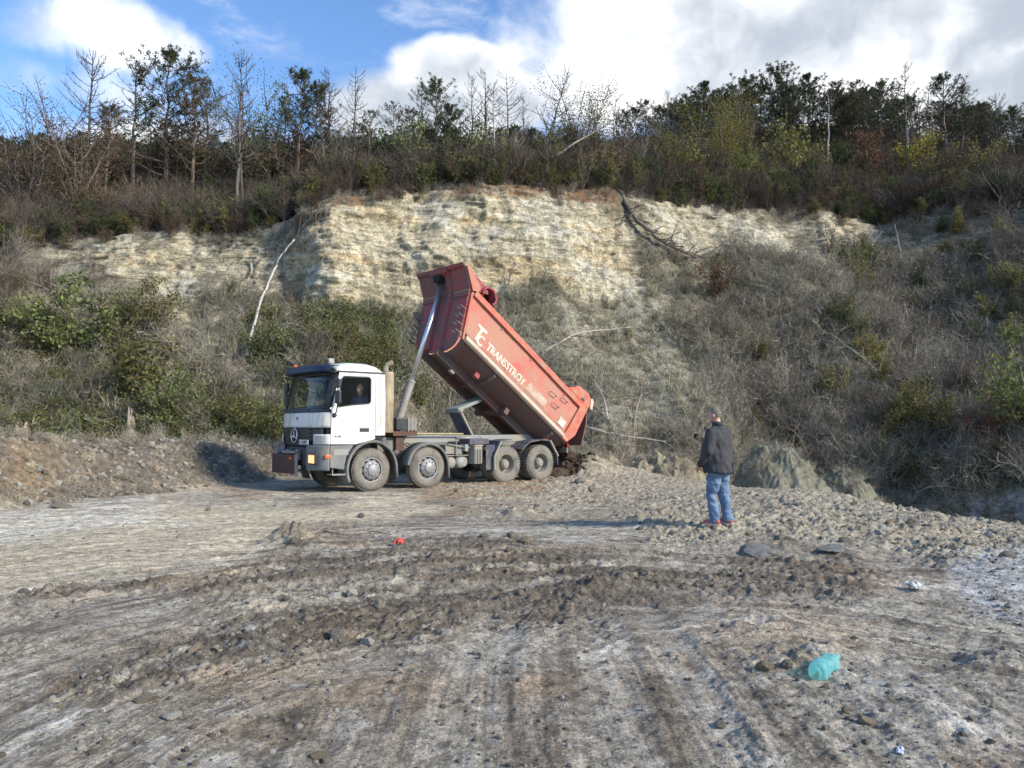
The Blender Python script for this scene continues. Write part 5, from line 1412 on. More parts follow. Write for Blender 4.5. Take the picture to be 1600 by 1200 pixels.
def p_pine(h, low=0.35, wid=0.22, dens=1.0, sparse=0.0, lean=0.04, nsz=0.26):
    tr = MB(); nd = MB()
    top = Vector((RG.uniform(-lean, lean) * h, RG.uniform(-lean, lean) * h, h))
    n = 9; pts = [Vector((top.x * (i / n) ** 1.3, top.y * (i / n) ** 1.3, h * i / n)) + (rv(0.012 * h) if 0 < i < n else Vector()) for i in range(n + 1)]
    tr.tube(pts, [0.017 * h * (1 - 0.88 * i / n) for i in range(n + 1)], 6, cap=False)
    def at(z):
        f = z / h * n; i = min(int(f), n - 1); return pts[i].lerp(pts[i + 1], f - i)
    br = MB(); z = h * low * 0.6
    while z < h * 0.985:
        t = (z / h - low * 0.6) / (1 - low * 0.6)
        prof = math.sin(math.pi * min(1, (0.12 + t * 0.88)) ** 0.75) ** 0.7
        L = h * wid * (0.35 + prof) * RG.uniform(0.55, 1.1) * (1 if t < 0.8 else (1 - t) * 3 + 0.35)
        for k in range(RG.choice((3, 4, 4, 5))):
            a = RG.uniform(0, 6.28); up = RG.uniform(0.0, 0.4) + t * 0.5
            q = limb(br, at(z), (math.cos(a), math.sin(a), up - 0.1), L, 0.0045 * h * (1 - 0.5 * t), 4, 0.13, 0.10, 3)
            dead = z < h * low or RG.random() < sparse
            for i in range(1, 5):
                for _ in range(2):
                    w = limb(br, q[i], (q[i] - q[i - 1]).normalized() + rv(0.8) + Vector((0, 0, 0.25)), L * RG.uniform(0.12, 0.3), 0.002 * h, 2, 0.2, 0.1, 3)
                    if dead: continue
                    if i < 2 and RG.random() < 0.6: continue
                    for _ in range(int(2 * dens + RG.random())):
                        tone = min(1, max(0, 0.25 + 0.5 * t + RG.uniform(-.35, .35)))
                        cpt = w[-1] + rv(0.05)
                        for _ in range(6):
                            leaf(nd, cpt, rv() + Vector((0, 0, 0.45)), nsz * RG.uniform(0.7, 1.2), nsz * 0.20, tone)
        z += h * RG.uniform(0.035, 0.055)
    return tr, br, nd
def p_bare_conifer(h, low=0.3, wid=0.17, up=0.5, lean=0.03):
    tr = MB(); br = MB()
    n = 9; lx, ly = RG.uniform(-lean, lean) * h, RG.uniform(-lean, lean) * h
    pts = [Vector((lx * (i / n) ** 1.3, ly * (i / n) ** 1.3, h * i / n)) + (rv(0.008 * h) if 0 < i < n else Vector()) for i in range(n + 1)]
    tr.tube(pts, [0.014 * h * (1 - 0.85 * i / n) for i in range(n + 1)], 6, cap=False)
    z = h * low
    while z < h * 0.99:
        t = (z / h - low) / (1 - low); f = z / h * n; i = min(int(f), n - 1); p = pts[i].lerp(pts[i + 1], f - i)
        L = h * wid * (1.15 - 0.75 * t) * RG.uniform(0.6, 1.15)
        for k in range(RG.choice((2, 3, 4))):
            a = RG.uniform(0, 6.28)
            q = limb(br, p, (math.cos(a), math.sin(a), 0.1 + 0.2 * t), L, 0.0038 * h * (1 - 0.5 * t), 5, 0.10, up * 0.35, 3)
            for j in range(2, 6):
                for _ in range(2): limb(br, q[j], (q[j] - q[j - 1]).normalized() + rv(0.7) + Vector((0, 0, 0.3)), L * RG.uniform(0.15, 0.35), 0.0016 * h, 2, 0.2, 0.15, 3)
        z += h * RG.uniform(0.03, 0.05)
    return tr, br
def p_tuft(n, hgt, w, droop, spread):
    mb = MB()
    for _ in range(n):
        a = RG.uniform(0, 6.28); t = RG.uniform(0.1, spread)
        blade(mb, Vector((RG.gauss(0, 0.09), RG.gauss(0, 0.09), 0)), (math.cos(a) * t, math.sin(a) * t, 1), hgt * RG.uniform(0.5, 1.2), w, droop, RG.random())
    return mb
def p_stalks(n, hgt, w):
    mb = MB()
    for _ in range(n):
        mb.col = (RG.random(),) * 3
        p = Vector((RG.gauss(0, 0.22), RG.gauss(0, 0.22), 0))
        q = limb(mb, p, Vector((0, 0, 1)) + rv(0.8), hgt * RG.uniform(0.5, 1.2), w, 4, 0.28, -0.05, 3)
        for i in range(1, 5):
            mb.col = (RG.random(),) * 3
            for _ in range(2): limb(mb, q[i], rv() + Vector((0, 0, 0.4)), hgt * RG.uniform(0.15, 0.4), w * 0.6, 2, 0.3, 0, 3)
    return mb

PROTO = bpy.data.collections.new('prototypes')     # never linked to the scene; instances refer to it
def proto_ob(name, parts):
    """one joined mesh of (MB, material) pairs for use in stuff"""
    vs = []; fs = []; cs = []; mi = []
    mats = []
    for mb, mt in parts:
        b0 = len(vs); vs += mb.v; cs += mb.c; fs += [tuple(i + b0 for i in f) for f in mb.f]
        mats.append(mt); mi += [len(mats) - 1] * len(mb.f)
    me = bpy.data.meshes.new(name); me.from_pydata(vs, [], fs)
    at = me.attributes.new('Col', 'FLOAT_COLOR', 'POINT'); a = np.ones((len(vs), 4), np.float32); a[:, :3] = np.array(cs); at.data.foreach_set('color', a.ravel())
    for mt in mats: me.materials.append(mt)
    me.polygons.foreach_set('material_index', mi)
    o = bpy.data.objects.new(name, me); PROTO.objects.link(o)
    return o

def scatter(name, protos, pts, rots, scl, idx):
    """ONE stuff object: points carrying rotation, scale and index, instanced by geometry nodes"""
    me = bpy.data.meshes.new(name)
    me.vertices.add(len(pts)); me.vertices.foreach_set('co', np.asarray(pts, np.float32).ravel())
    a = me.attributes.new('rot', 'FLOAT_VECTOR', 'POINT'); a.data.foreach_set('vector', np.asarray(rots, np.float32).ravel())
    a = me.attributes.new('scl', 'FLOAT', 'POINT'); a.data.foreach_set('value', np.asarray(scl, np.float32))
    a = me.attributes.new('idx', 'INT', 'POINT'); a.data.foreach_set('value', np.asarray(idx, np.int32))
    o = bpy.data.objects.new(name, me); COL.objects.link(o)
    ng = bpy.data.node_groups.new(name + '_nodes', 'GeometryNodeTree')
    ng.interface.new_socket('Geometry', in_out='INPUT', socket_type='NodeSocketGeometry')
    ng.interface.new_socket('Geometry', in_out='OUTPUT', socket_type='NodeSocketGeometry')
    gi = ng.nodes.new('NodeGroupInput'); go = ng.nodes.new('NodeGroupOutput')
    last = None; joins = ng.nodes.new('GeometryNodeJoinGeometry')
    def attr(nm, dt):
        n = ng.nodes.new('GeometryNodeInputNamedAttribute'); n.data_type = dt; n.inputs[0].default_value = nm
        return [s for s in n.outputs if s.enabled and s.name == 'Attribute'][0]
    idxs = attr('idx', 'INT'); rt = attr('rot', 'FLOAT_VECTOR'); sc_ = attr('scl', 'FLOAT')
    for i, po in enumerate(protos):
        cmp_ = ng.nodes.new('FunctionNodeCompare'); cmp_.data_type = 'INT'; cmp_.operation = 'EQUAL'
        ia = [s for s in cmp_.inputs if s.enabled and s.name == 'A'][0]; ib = [s for s in cmp_.inputs if s.enabled and s.name == 'B'][0]
        ng.links.new(idxs, ia); ib.default_value = i
        oi = ng.nodes.new('GeometryNodeObjectInfo'); oi.inputs['Object'].default_value = po; oi.inputs['As Instance'].default_value = True
        ip = ng.nodes.new('GeometryNodeInstanceOnPoints')
        ng.links.new(gi.outputs[0], ip.inputs['Points']); ng.links.new(cmp_.outputs[0], ip.inputs['Selection'])
        ng.links.new(oi.outputs['Geometry'], ip.inputs['Instance'])
        e2r = ng.nodes.new('FunctionNodeEulerToRotation'); ng.links.new(rt, e2r.inputs[0]); ng.links.new(e2r.outputs[0], ip.inputs['Rotation'])
        ng.links.new(sc_, ip.inputs['Scale']); ng.links.new(ip.outputs[0], joins.inputs[0])
    ng.links.new(joins.outputs[0], go.inputs[0])
    m = o.modifiers.new('scatter', 'NODES'); m.node_group = ng
    tag(o, kind='stuff')
    return o

# stuff prototypes
S_grass = [proto_ob('tuft', [(p_tuft(34, 0.42, 0.022, 0.9, 0.9), M_dry)]) for _ in range(3)]
S_grass_g = [proto_ob('tuft', [(p_tuft(34, 0.26, 0.022, 0.8, 0.9), M_grass)]) for _ in range(2)]
S_stalk = [proto_ob('stalks', [(p_stalks(16, 0.9, 0.009), M_greytwig)]) for _ in range(4)]
S_bare = [proto_ob('bare', [(p_bare_shrub(1.9, 0.8, 9, twigs=6), M_twig)]) for _ in range(4)]
S_bare_b = [proto_ob('bare', [(p_bare_shrub(2.2, 0.5, 8, twigs=6), M_twig_b)]) for _ in range(3)]
S_bare_d = [proto_ob('bare', [(p_bare_shrub(2.0, 0.7, 8, twigs=6), M_twig_d)]) for _ in range(3)]
def leafy_proto(mt, h=1.8, n=1500, s=0.12, spread=0.8, stems=8):
    st, lf = p_leafy(h, spread, stems, n, s); return proto_ob('leafy', [(st, M_twig_d), (lf, mt)])
S_leaf = [leafy_proto(M_green), leafy_proto(M_dgreen), leafy_proto(M_olive), leafy_proto(M_brownleaf, n=1100, s=0.09), leafy_proto(M_brownleaf, 2.2, 1100, 0.09)]
S_low = [leafy_proto(M_green, 0.7, 420, 0.07, 1.3), leafy_proto(M_olive, 0.7, 420, 0.07, 1.3)]
# ================================================================== SCATTERED GROWTH (stuff)
SR = np.random.RandomState(5)
def slope_points(n, t0, t1, px0=-250, px1=1900):
    i0 = np.searchsorted(ts, t0); i1 = np.searchsorted(ts, t1)
    j = SR.uniform(np.searchsorted(pxs, px0), np.searchsorted(pxs, px1) - 1.001, n)
    i = SR.uniform(i0, i1 - 1.001, n)
    ji = j.astype(int); ii = i.astype(int); fj = j - ji; fi = i - ii
    def bil(A): return (A[ii, ji] * (1 - fi) + A[ii + 1, ji] * fi) * (1 - fj) + (A[ii, ji + 1] * (1 - fi) + A[ii + 1, ji + 1] * fi) * fj
    P = np.stack([bil(A) for A in H3], -1)
    return P, bil(HPXr), bil(HPYr), ts[ii]
def do_scatter(name, protos, weights, P, keep, s0, s1, tilt=0.25, lean=(0, 0, 0), sink=0.03):
    P = P[keep]; n = len(P)
    w = np.asarray(weights, float); w /= w.sum()
    idx = SR.choice(len(protos), n, p=w)
    rot = np.stack([SR.uniform(-tilt, tilt, n) + lean[0], SR.uniform(-tilt, tilt, n) + lean[1], SR.uniform(0, 6.28, n)], -1)
    P = P.copy(); P[:, 2] -= sink
    return scatter(name, protos, P, rot, SR.uniform(s0, s1, n), idx)
def soft_keep(mask): return SR.rand(len(mask)) < mask

# dry grass, stalks and low weeds over the talus
P, qx, qy, tt = slope_points(30000, 1.0, 4.1)
m, _ = hill_masks(qx, qy, P[:, 0], P[:, 1], P[:, 2])
bare = np.clip(m['rock'] * 1.0 + m['rock2'] * 0.75 + m['orange'] * 0.6 + m['clay'] * 0.55 + m['bank'], 0, 1)
clump = sstep(-0.4, 0.3, fbm(P[:, 0] * 0.5, P[:, 2] * 0.5, octv=3, seed=131))
do_scatter('dry_grass', S_grass, [1, 1, 1], P, soft_keep((1 - bare) * 0.60 * (0.15 + clump) * (1 - 0.5 * m['shade_brush'])), 0.6, 1.5, 0.35, (0.35, 0, 0))
P, qx, qy, tt = slope_points(26000, 1.0, 4.3)
m, _ = hill_masks(qx, qy, P[:, 0], P[:, 1], P[:, 2])
bare = np.clip(m['rock'] * 0.97 + m['rock2'] * 0.7 + m['clay'] * 0.8 + m['bank'], 0, 1)
clump = sstep(-0.4, 0.3, fbm(P[:, 0] * 0.35, P[:, 2] * 0.35, octv=3, seed=133))
do_scatter('dead_stalks', S_stalk, [1, 1, 1, 1], P, soft_keep((1 - bare) * 0.10 * (0.1 + clump + 1.1 * m['shade_brush'])), 0.6, 1.6, 0.5, (0.3, 0, 0))
P, qx, qy, tt = slope_points(26000, 1.0, 3.6)
m, _ = hill_masks(qx, qy, P[:, 0], P[:, 1], P[:, 2])
do_scatter('green_weeds', S_grass_g + S_low, [3, 3, 2, 1], P, soft_keep(np.clip(m['green'], 0, 1) * 0.95 * sstep(-0.5, 0.1, fbm(P[:, 0], P[:, 2], octv=3, seed=137))), 0.7, 1.7, 0.3, (0.2, 0, 0))
# brush on the shaded slopes at both sides
P, qx, qy, tt = slope_points(5200, 1.0, 5.0)
m, _ = hill_masks(qx, qy, P[:, 0], P[:, 1], P[:, 2])
bare = np.clip(m['rock'] * 1.2 + m['rock2'] * 1.3 + m['clay'] * 0.6 + m['bank'], 0, 1)
do_scatter('undergrowth', S_bare + S_bare_b + S_leaf[:3], [1, 1, 1, 1, .5, .5, .5, .3, .15, .6], P, soft_keep((1 - bare) * (0.02 + 0.30 * m['shade_brush']) + 0.05 * m['green']), 0.35, 0.9, 0.3, (0.12, 0, 0))
# hanging roots and brush along the brow
P, qx, qy, tt = slope_points(2600, 4.9, 5.3)
do_scatter('brow_brush', S_stalk + S_leaf[3:], [3, 3, 3, 3, 1, 1], P, soft_keep(0.04 + 0.22 * sstep(0.0, 0.4, fbm(qx / 40, qy / 40, octv=3, seed=139))), 0.3, 0.6, 0.5, (0.1, 0, 0))
# the wood floor above the face
P, qx, qy, tt = slope_points(7200, 5.15, 7.25)
big = SR.rand(len(P)) < 0.36 * (1.6 - (tt - 5.2) / 2)
do_scatter('thicket', S_bare_d + S_bare_b + S_leaf, [1.8, 1.8, 1.8, 1.2, 1.2, 1.2, 1.3, 1.7, 1.6, 1.2, 1.2], P, big, 0.5, 1.05, 0.15)
P, qx, qy, tt = slope_points(2600, 5.0, 5.9)
do_scatter('bramble', S_bare_d + S_stalk + S_leaf[1:3], [1.3, 1.3, 1.3, 1, 1, 1, 1, .7, .6], P, soft_keep(0.42 + 0 * qx), 0.35, 0.75, 0.4, (0.05, 0, 0))

# ================================================================== STONES AND CLODS
M_stone = None
def stone_mat(name, c1, c2, vary=0.4):
    m, nt = new_mat(name)
    obj = N(nt, 'ShaderNodeTexCoord').outputs['Object']
    rnd = N(nt, 'ShaderNodeObjectInfo').outputs['Random']
    col = mix_c(nt, rnd, c1, c2)
    col = mix_c(nt, smooth(nt, noise(nt, 5.0, 6, 0.7, obj), 0.35, 0.65), col, N(nt, 'ShaderNodeVectorMath', operation='SCALE', ins={0: col, 'Scale': 0.62}).outputs[0])
    p = N(nt, 'ShaderNodeBsdfPrincipled', ins={'Base Color': col, 'Roughness': 0.92, 'Specular IOR Level': 0.25})
    b = N(nt, 'ShaderNodeBump', ins={'Height': noise(nt, 9.0, 6, 0.7, obj), 'Strength': 0.7, 'Distance': 0.12})
    nt.links.new(b.outputs[0], p.inputs['Normal'])
    out(nt, p.outputs[0]); return m
M_stone_l = stone_mat('pale_stone', (0.36, 0.335, 0.28), (0.62, 0.59, 0.52))
M_stone_d = stone_mat('mud_clod', (0.32, 0.29, 0.235), (0.19, 0.17, 0.14))
M_stone_y = stone_mat('sandy_stone', (0.36, 0.30, 0.21), (0.24, 0.19, 0.13))
def rock_mb(sub=2, flat=0.7, jag=0.35, seed=0):
    bm = bmesh.new(); bmesh.ops.create_icosphere(bm, subdivisions=sub, radius=1.0)
    r = random.Random(seed); o = Vector((r.uniform(0, 50), r.uniform(0, 50), r.uniform(0, 50)))
    sx, sy = r.uniform(0.8, 1.3), r.uniform(0.7, 1.1)
    planes = [(Vector((r.gauss(0, 1), r.gauss(0, 1), r.gauss(0, 1))).normalized(), r.uniform(0.55, 0.9)) for _ in range(7)]
    mb = MB()
    for v_ in bm.verts:
        p = v_.co.copy()
        for nrm, dd in planes:
            e = p.dot(nrm) - dd
            if e > 0: p -= nrm * e * 0.9
        q = p + o
        k = 1 + jag * 0.5 * float(vnoise(q.x * 2.2, q.y * 2.2, q.z * 2.2, seed))
        p *= k
        mb.v.append((p.x * sx, p.y * sy, p.z * flat)); mb.c.append((1, 1, 1))
    mb.f = [tuple(v_.index for v_ in f.verts) for f in bm.faces]
    bm.free(); return mb
def rock_proto(mt, s, flat, jag=0.35, sub=1):
    return proto_ob('stone', [(rock_mb(sub, flat, jag, s), mt)])
R_pale = [rock_proto(M_stone_l, s, 0.6 + 0.1 * (s % 3)) for s in range(3)]
R_clod = [rock_proto(M_stone_d, 10 + s, 0.75, 0.8, 2) for s in range(3)]
R_sand = [rock_proto(M_stone_y, 20 + s, 0.7) for s in range(2)]
def ground_points(n, pxr, pyr):
    """random spots of the plateau, even over the part of it the photo shows"""
    qx = SR.uniform(*pxr, n); qy = SR.uniform(*pyr, n)
    Y = F_PX * CAM_Z / (qy - HORIZON); X = (qx - 800) / F_PX * Y
    return X, Y
def gscatter(name, n, pxr, pyr, dens, protos, w, sfun, sink=0.25):
    X, Y = ground_points(n, pxr, pyr)
    m, qx, qy = ground_masks(X, Y)
    de = inside(X, Y, EDGE)
    d, _ = dist_line(X, Y, BERM)
    k = (SR.rand(n) < dens(m, qx, qy, d, X, Y)) & de
    X, Y = X[k], Y[k]
    Z = ground_z(X, Y)
    n2 = len(X); s = sfun(SR.rand(n2)); w = np.asarray(w, float) / sum(w)
    P_ = np.stack([X, Y, Z + s * (0.4 - sink)], -1)
    rot = SR.uniform(-0.6, 0.6, (n2, 3)); rot[:, 2] = SR.uniform(0, 6.28, n2)
    return scatter(name, protos, P_, rot, s, SR.choice(len(protos), n2, p=w))
X3 = R_pale + R_clod + R_sand
gscatter('gravel', 26000, (-150, 1750), (705, 1230), lambda m, qx, qy, d, X, Y: 0.12 + 0.75 * m['rubble'] + 0.20 * m['dark'] + 0.8 * m['blue'] - 0.06 * m['light'] + 0.5 * m['white'] * 0.4, X3, [1.4, 1.4, 1.4, .8, .8, .8, .5, .5], lambda r: 0.008 + 0.022 * r ** 3, 0.3)
gscatter('rubble', 5200, (-150, 1750), (705, 1230), lambda m, qx, qy, d, X, Y: 0.03 * (Y > 7) + 0.75 * m['rubble'] + 0.12 * m['dark'] + 0.25 * (d < 1.9), X3, [1, 1, 1, 1.3, 1.3, 1.3, .7, .7], lambda r: 0.025 + 0.075 * r ** 4, 0.3)
# stones of the bank on the left (it rises toward the eye, so it takes its own sowing)
def bank_scatter(name, n, protos, w, sfun):
    par = SR.uniform(0.4, 7.0, n); off = SR.uniform(-2.3, 1.0, n)
    L = np.array(BERM); i = par.astype(int); f = par - i; i = np.minimum(i, len(L) - 2)
    X = L[i, 0] * (1 - f) + L[i + 1, 0] * f; Y = L[i, 1] * (1 - f) + L[i + 1, 1] * f
    dx = L[i + 1, 0] - L[i, 0]; dy = L[i + 1, 1] - L[i, 1]; l = np.hypot(dx, dy)
    X = X - dy / l * off; Y = Y + dx / l * off
    Z = ground_z(X, Y); s = sfun(SR.rand(n)); w = np.asarray(w, float) / sum(w)
    rot = SR.uniform(-0.8, 0.8, (n, 3)); rot[:, 2] = SR.uniform(0, 6.28, n)
    return scatter(name, protos, np.stack([X, Y, Z + s * 0.1], -1), rot, s, SR.choice(len(protos), n, p=w))
bank_scatter('bank_rubble', 11000, X3, [2.2, 2.2, 2.2, .8, .8, .8, 1.3, 1.3], lambda r: 0.018 + 0.085 * r ** 5)
bank_scatter('bank_litter', 500, S_stalk, [1, 1, 1, 1], lambda r: 0.2 + 0.25 * r)
# ================================================================== TREES ONE CAN TELL APART
def tree_proto(name, kind):
    """trunk / branches / needles meshes of one kind of tree, unit height 10"""
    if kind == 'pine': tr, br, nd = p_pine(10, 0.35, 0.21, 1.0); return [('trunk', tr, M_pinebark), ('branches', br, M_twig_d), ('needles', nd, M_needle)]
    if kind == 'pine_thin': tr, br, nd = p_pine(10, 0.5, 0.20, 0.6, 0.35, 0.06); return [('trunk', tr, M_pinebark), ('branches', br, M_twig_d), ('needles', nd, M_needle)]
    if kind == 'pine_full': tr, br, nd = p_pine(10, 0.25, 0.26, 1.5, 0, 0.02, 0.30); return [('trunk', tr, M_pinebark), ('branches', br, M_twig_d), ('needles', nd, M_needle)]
    if kind == 'pine_brown': tr, br, nd = p_pine(10, 0.25, 0.20, 1.0, 0.1, 0.05, 0.24); return [('trunk', tr, M_pinebark), ('branches', br, M_twig_d), ('needles', nd, M_needle_b)]
    if kind == 'bare': tr, br = p_bare_conifer(10, 0.38, 0.18, 0.6); return [('trunk', tr, M_bark), ('branches', br, M_twig_d)]
    if kind == 'bare_wide': tr, br = p_bare_conifer(10, 0.30, 0.22, 0.35); return [('trunk', tr, M_bark), ('branches', br, M_twig_d)]
    if kind == 'bare_pale': tr, br = p_bare_conifer(10, 0.55, 0.15, 0.5); return [('trunk', tr, M_pale), ('branches', br, M_twig_d)]
    if kind == 'snag': tr, br = p_bare_conifer(10, 0.7, 0.03, 0.0); return [('trunk', tr, M_bark), ('branches', br, M_twig_d)]
    if kind in ('leafy', 'leafy_yellow', 'leafy_olive', 'leafy_brown'):
        st, lf = p_leafy(10, 0.26, 7, 5200, 0.17, 7, 0.2)
        return [('trunk', st, M_bark), ('crown', lf, {'leafy': M_green, 'leafy_yellow': M_yellow, 'leafy_olive': M_olive, 'leafy_brown': M_brownleaf}[kind])]
    if kind == 'bare_tree':
        mb = p_bare_shrub(9, 0.45, 7, None, 0.08, 7); return [('branches', mb, M_twig_d)]
TP = {}
for kd, cnt in (('pine', 3), ('pine_thin', 3), ('pine_full', 3), ('pine_brown', 2), ('bare', 3), ('bare_wide', 3), ('bare_pale', 2), ('snag', 1), ('leafy', 2), ('leafy_yellow', 1), ('leafy_olive', 2), ('leafy_brown', 1), ('bare_tree', 3)):
    TP[kd] = []
    for _ in range(cnt):
        TP[kd].append([(nm, mb.mesh(nm, mt, False, False, True)) for nm, mb, mt in tree_proto('', kd)])
def plant_at(name, P, meshes, scale, label, cat, group=None, lean=(0, 0)):
    e = empty(name, P, rot=(lean[0], lean[1], RG.uniform(0, 6.28)), scale=scale)
    if lean != (0, 0): e.rotation_euler = (lean[0], lean[1], 0)
    tag(e, label, cat, group)
    for nm, me in meshes: link_mesh(nm, me, e)
    return e
def top_z(px, py, Y):
    d = cray(px, py); return CAM_Z + d.z / d.y * Y
NAMES = {'pine': 'pine_tree', 'pine_thin': 'pine_tree', 'pine_full': 'pine_tree', 'pine_brown': 'pine_tree', 'bare': 'bare_conifer', 'bare_wide': 'bare_conifer', 'bare_pale': 'bare_conifer', 'snag': 'dead_trunk',
         'leafy': 'leafy_tree', 'leafy_yellow': 'leafy_tree', 'leafy_olive': 'leafy_tree', 'leafy_brown': 'leafy_tree', 'bare_tree': 'bare_tree'}
GRP = {'pine_tree': 'pines on the wooded brow', 'bare_conifer': 'bare conifers on the wooded brow', 'leafy_tree': 'leafy trees on the wooded brow', 'bare_tree': 'bare trees on the wooded brow', 'dead_trunk': None}
TREES = [  # column, top row, position on the profile, kind, label
    (-30, 140, 6.2, 'bare_wide', 'bare conifer cut by the left edge of the picture above the left slope'),
    (62, 165, 6.1, 'bare_tree', 'low bushy bare tree between the left edge and the tall bare conifer'),
    (132, 74, 6.2, 'bare_wide', 'tallest wide bare conifer on the left, twigs drawn against white cloud'),
    (160, 165, 6.0, 'pine_brown', 'small brownish pine tucked right under the tall bare conifer on the left'),
    (202, 105, 6.2, 'pine_thin', 'thin sparse pine between the tall bare conifer and the dark round-headed pine'),
    (233, 178, 6.3, 'snag', 'short broken bare snag between two pines on the left skyline'),
    (257, 74, 6.2, 'pine', 'dark round-headed pine, tallest green tree on the left skyline'),
    (298, 118, 6.2, 'pine_brown', 'full brownish green conifer just right of the tall dark pine'),
    (318, 128, 6.4, 'pine_thin', 'slim conifer pressed against the brownish green one on the left skyline'),
    (368, 90, 5.7, 'bare', 'tall double-stemmed bare conifer whose pale trunk reaches down to the brow'),
    (376, 130, 5.8, 'bare', 'shorter twin stem beside the tall double bare conifer on the left'),
    (408, 138, 6.2, 'leafy', 'loose green tree between the double bare conifer and the three-headed pine'),
    (440, 150, 6.4, 'pine_thin', 'small ragged pine left of the broad dark pine over the cab'),
    (463, 110, 6.1, 'pine', 'broad dark pine on the skyline over the truck cab'),
    (492, 132, 6.2, 'pine_brown', 'brown-green pine leaning on the broad dark pine over the cab'),
    (514, 112, 6.3, 'bare', 'narrow bare conifer just right of the broad dark pine over the cab'),
    (549, 110, 5.6, 'bare_wide', 'bare conifer with a crown of upturned boughs and a pale lower trunk'),
    (574, 168, 6.0, 'pine_thin', 'small young pine to the right of the upturned bare crown'),
    (614, 158, 6.4, 'pine_thin', 'faint sparse pine in front of the bright low cloud'),
    (638, 170, 6.2, 'pine_brown', 'low brownish pine before the bright low cloud'),
    (657, 135, 6.2, 'bare', 'thin bare stem close to the left of the ragged dark pine'),
    (682, 122, 5.9, 'pine', 'ragged dark pine with tufted top above the raised red body'),
    (700, 165, 6.0, 'pine_full', 'dense dark pine low beside the ragged pine above the red body'),
    (736, 116, 6.1, 'bare', 'first of the row of bare conifers above the cliff, slender and straight'),
    (760, 112, 6.0, 'bare', 'dark thin bare stem, second in the row of bare conifers'),
    (771, 128, 5.8, 'bare_pale', 'bare stem standing close before the second in the row of bare conifers'),
    (792, 116, 6.1, 'bare_wide', 'broad fan-shaped bare conifer in the row above the cliff'),
    (818, 150, 6.3, 'bare', 'small bare conifer filling the gap right of the fan-shaped one'),
    (886, 165, 6.1, 'bare_tree', 'bare bushy tree left of the slim olive tree in the skyline dip'),
    (905, 135, 6.0, 'leafy_olive', 'slim olive-leaved tree standing in the dip of the skyline'),
    (958, 170, 6.2, 'bare_tree', 'low bare tree right of the slim olive tree'),
    (985, 168, 6.5, 'pine_full', 'first small dark pine where the wood starts to rise on the right'),
    (1008, 158, 6.6, 'pine', 'second small dark pine at the start of the rising wood'),
    (1043, 140, 6.5, 'bare', 'pale bare conifer sticking out before the right-hand pine wood'),
    (1072, 150, 6.6, 'pine_full', 'dark pine left of the long dense row on the right'),
    (1100, 130, 6.6, 'pine_full', 'dark full pine starting the dense row on the right'),
    (1128, 138, 6.7, 'pine', 'pine half hidden behind the first full pine of the dense row'),
    (1158, 124, 6.6, 'pine_full', 'dark pine above the tall yellow-green tree'),
    (1184, 132, 6.8, 'pine', 'pine between the yellow-green tree and the highest feathery pine'),
    (1212, 107, 6.6, 'pine_full', 'highest feathery pine of the right-hand wood'),
    (1240, 124, 6.6, 'bare', 'bare conifer right beside the highest feathery pine'),
    (1262, 119, 6.6, 'pine_full', 'dense dark pine between the bare conifer and the pale-trunked one'),
    (1293, 128, 6.2, 'bare_pale', 'pale straight trunk with few branches amid the dark pine wood'),
    (1312, 124, 6.6, 'pine_brown', 'brown-tinged pine right of the pale straight trunk'),
    (1340, 126, 6.6, 'pine_brown', 'second brown-tinged pine, right of its twin in the dense wood'),
    (1378, 124, 6.2, 'pine', 'pine with a pale lower trunk at the end of the brown-tinged ones'),
    (1400, 160, 6.6, 'pine_full', 'low dark pine beneath the whitish dead conifer'),
    (1418, 102, 6.2, 'bare_pale', 'whitish dead conifer rising above the wood on the right'),
    (1452, 134, 6.4, 'bare', 'grey bare conifer left of the broad pine on the far right'),
    (1478, 117, 6.2, 'pine', 'broad dark pine standing free on the far right skyline'),
    (1502, 135, 6.3, 'pine_thin', 'thin pine leaning on the broad one on the far right'),
    (1530, 168, 6.5, 'pine_brown', 'low brownish pine in the gap on the far right skyline'),
    (1556, 143, 6.2, 'bare_wide', 'dry bare conifer near the right edge of the skyline'),
    (1585, 165, 6.2, 'pine', 'pine at the right edge of the picture, cut off by it'),
    (1632, 150, 6.2, 'pine', 'pine just beyond the dry bare conifer at the right edge'),
    (1130, 165, 5.9, 'leafy_yellow', 'tall yellow-green tree in front of the dark pine wood'),
    (1160, 160, 6.0, 'leafy_olive', 'olive tree crowded against the tall yellow-green one'),
    (1048, 185, 5.8, 'leafy_olive', 'olive-brown tree left of the tall yellow-green one'),
    (30, 200, 5.8, 'leafy_brown', 'brown-leaved low tree at the left end of the brow'),
    (125, 195, 5.6, 'leafy_brown', 'rust-brown leafy tree under the tall wide bare conifer'),
]
cnt = {}
for px, tp, t, kd, lab in TREES:
    P = hill_t(px, t); hgt = top_z(px, tp, P.y) - P.z
    k = cnt.get(kd, 0); cnt[kd] = k + 1
    sc_ = hgt / 10.0
    if kd in ('leafy', 'leafy_yellow', 'leafy_olive', 'leafy_brown', 'bare_tree'): sc_ = hgt / 9.2
    nm = NAMES[kd]
    plant_at(nm, P - Vector((0, 0, 0.1)), TP[kd][k % len(TP[kd])], sc_, lab, {'pine_tree': 'pine', 'bare_conifer': 'bare tree', 'leafy_tree': 'tree', 'bare_tree': 'bare tree', 'dead_trunk': 'dead tree'}[nm], GRP[nm])
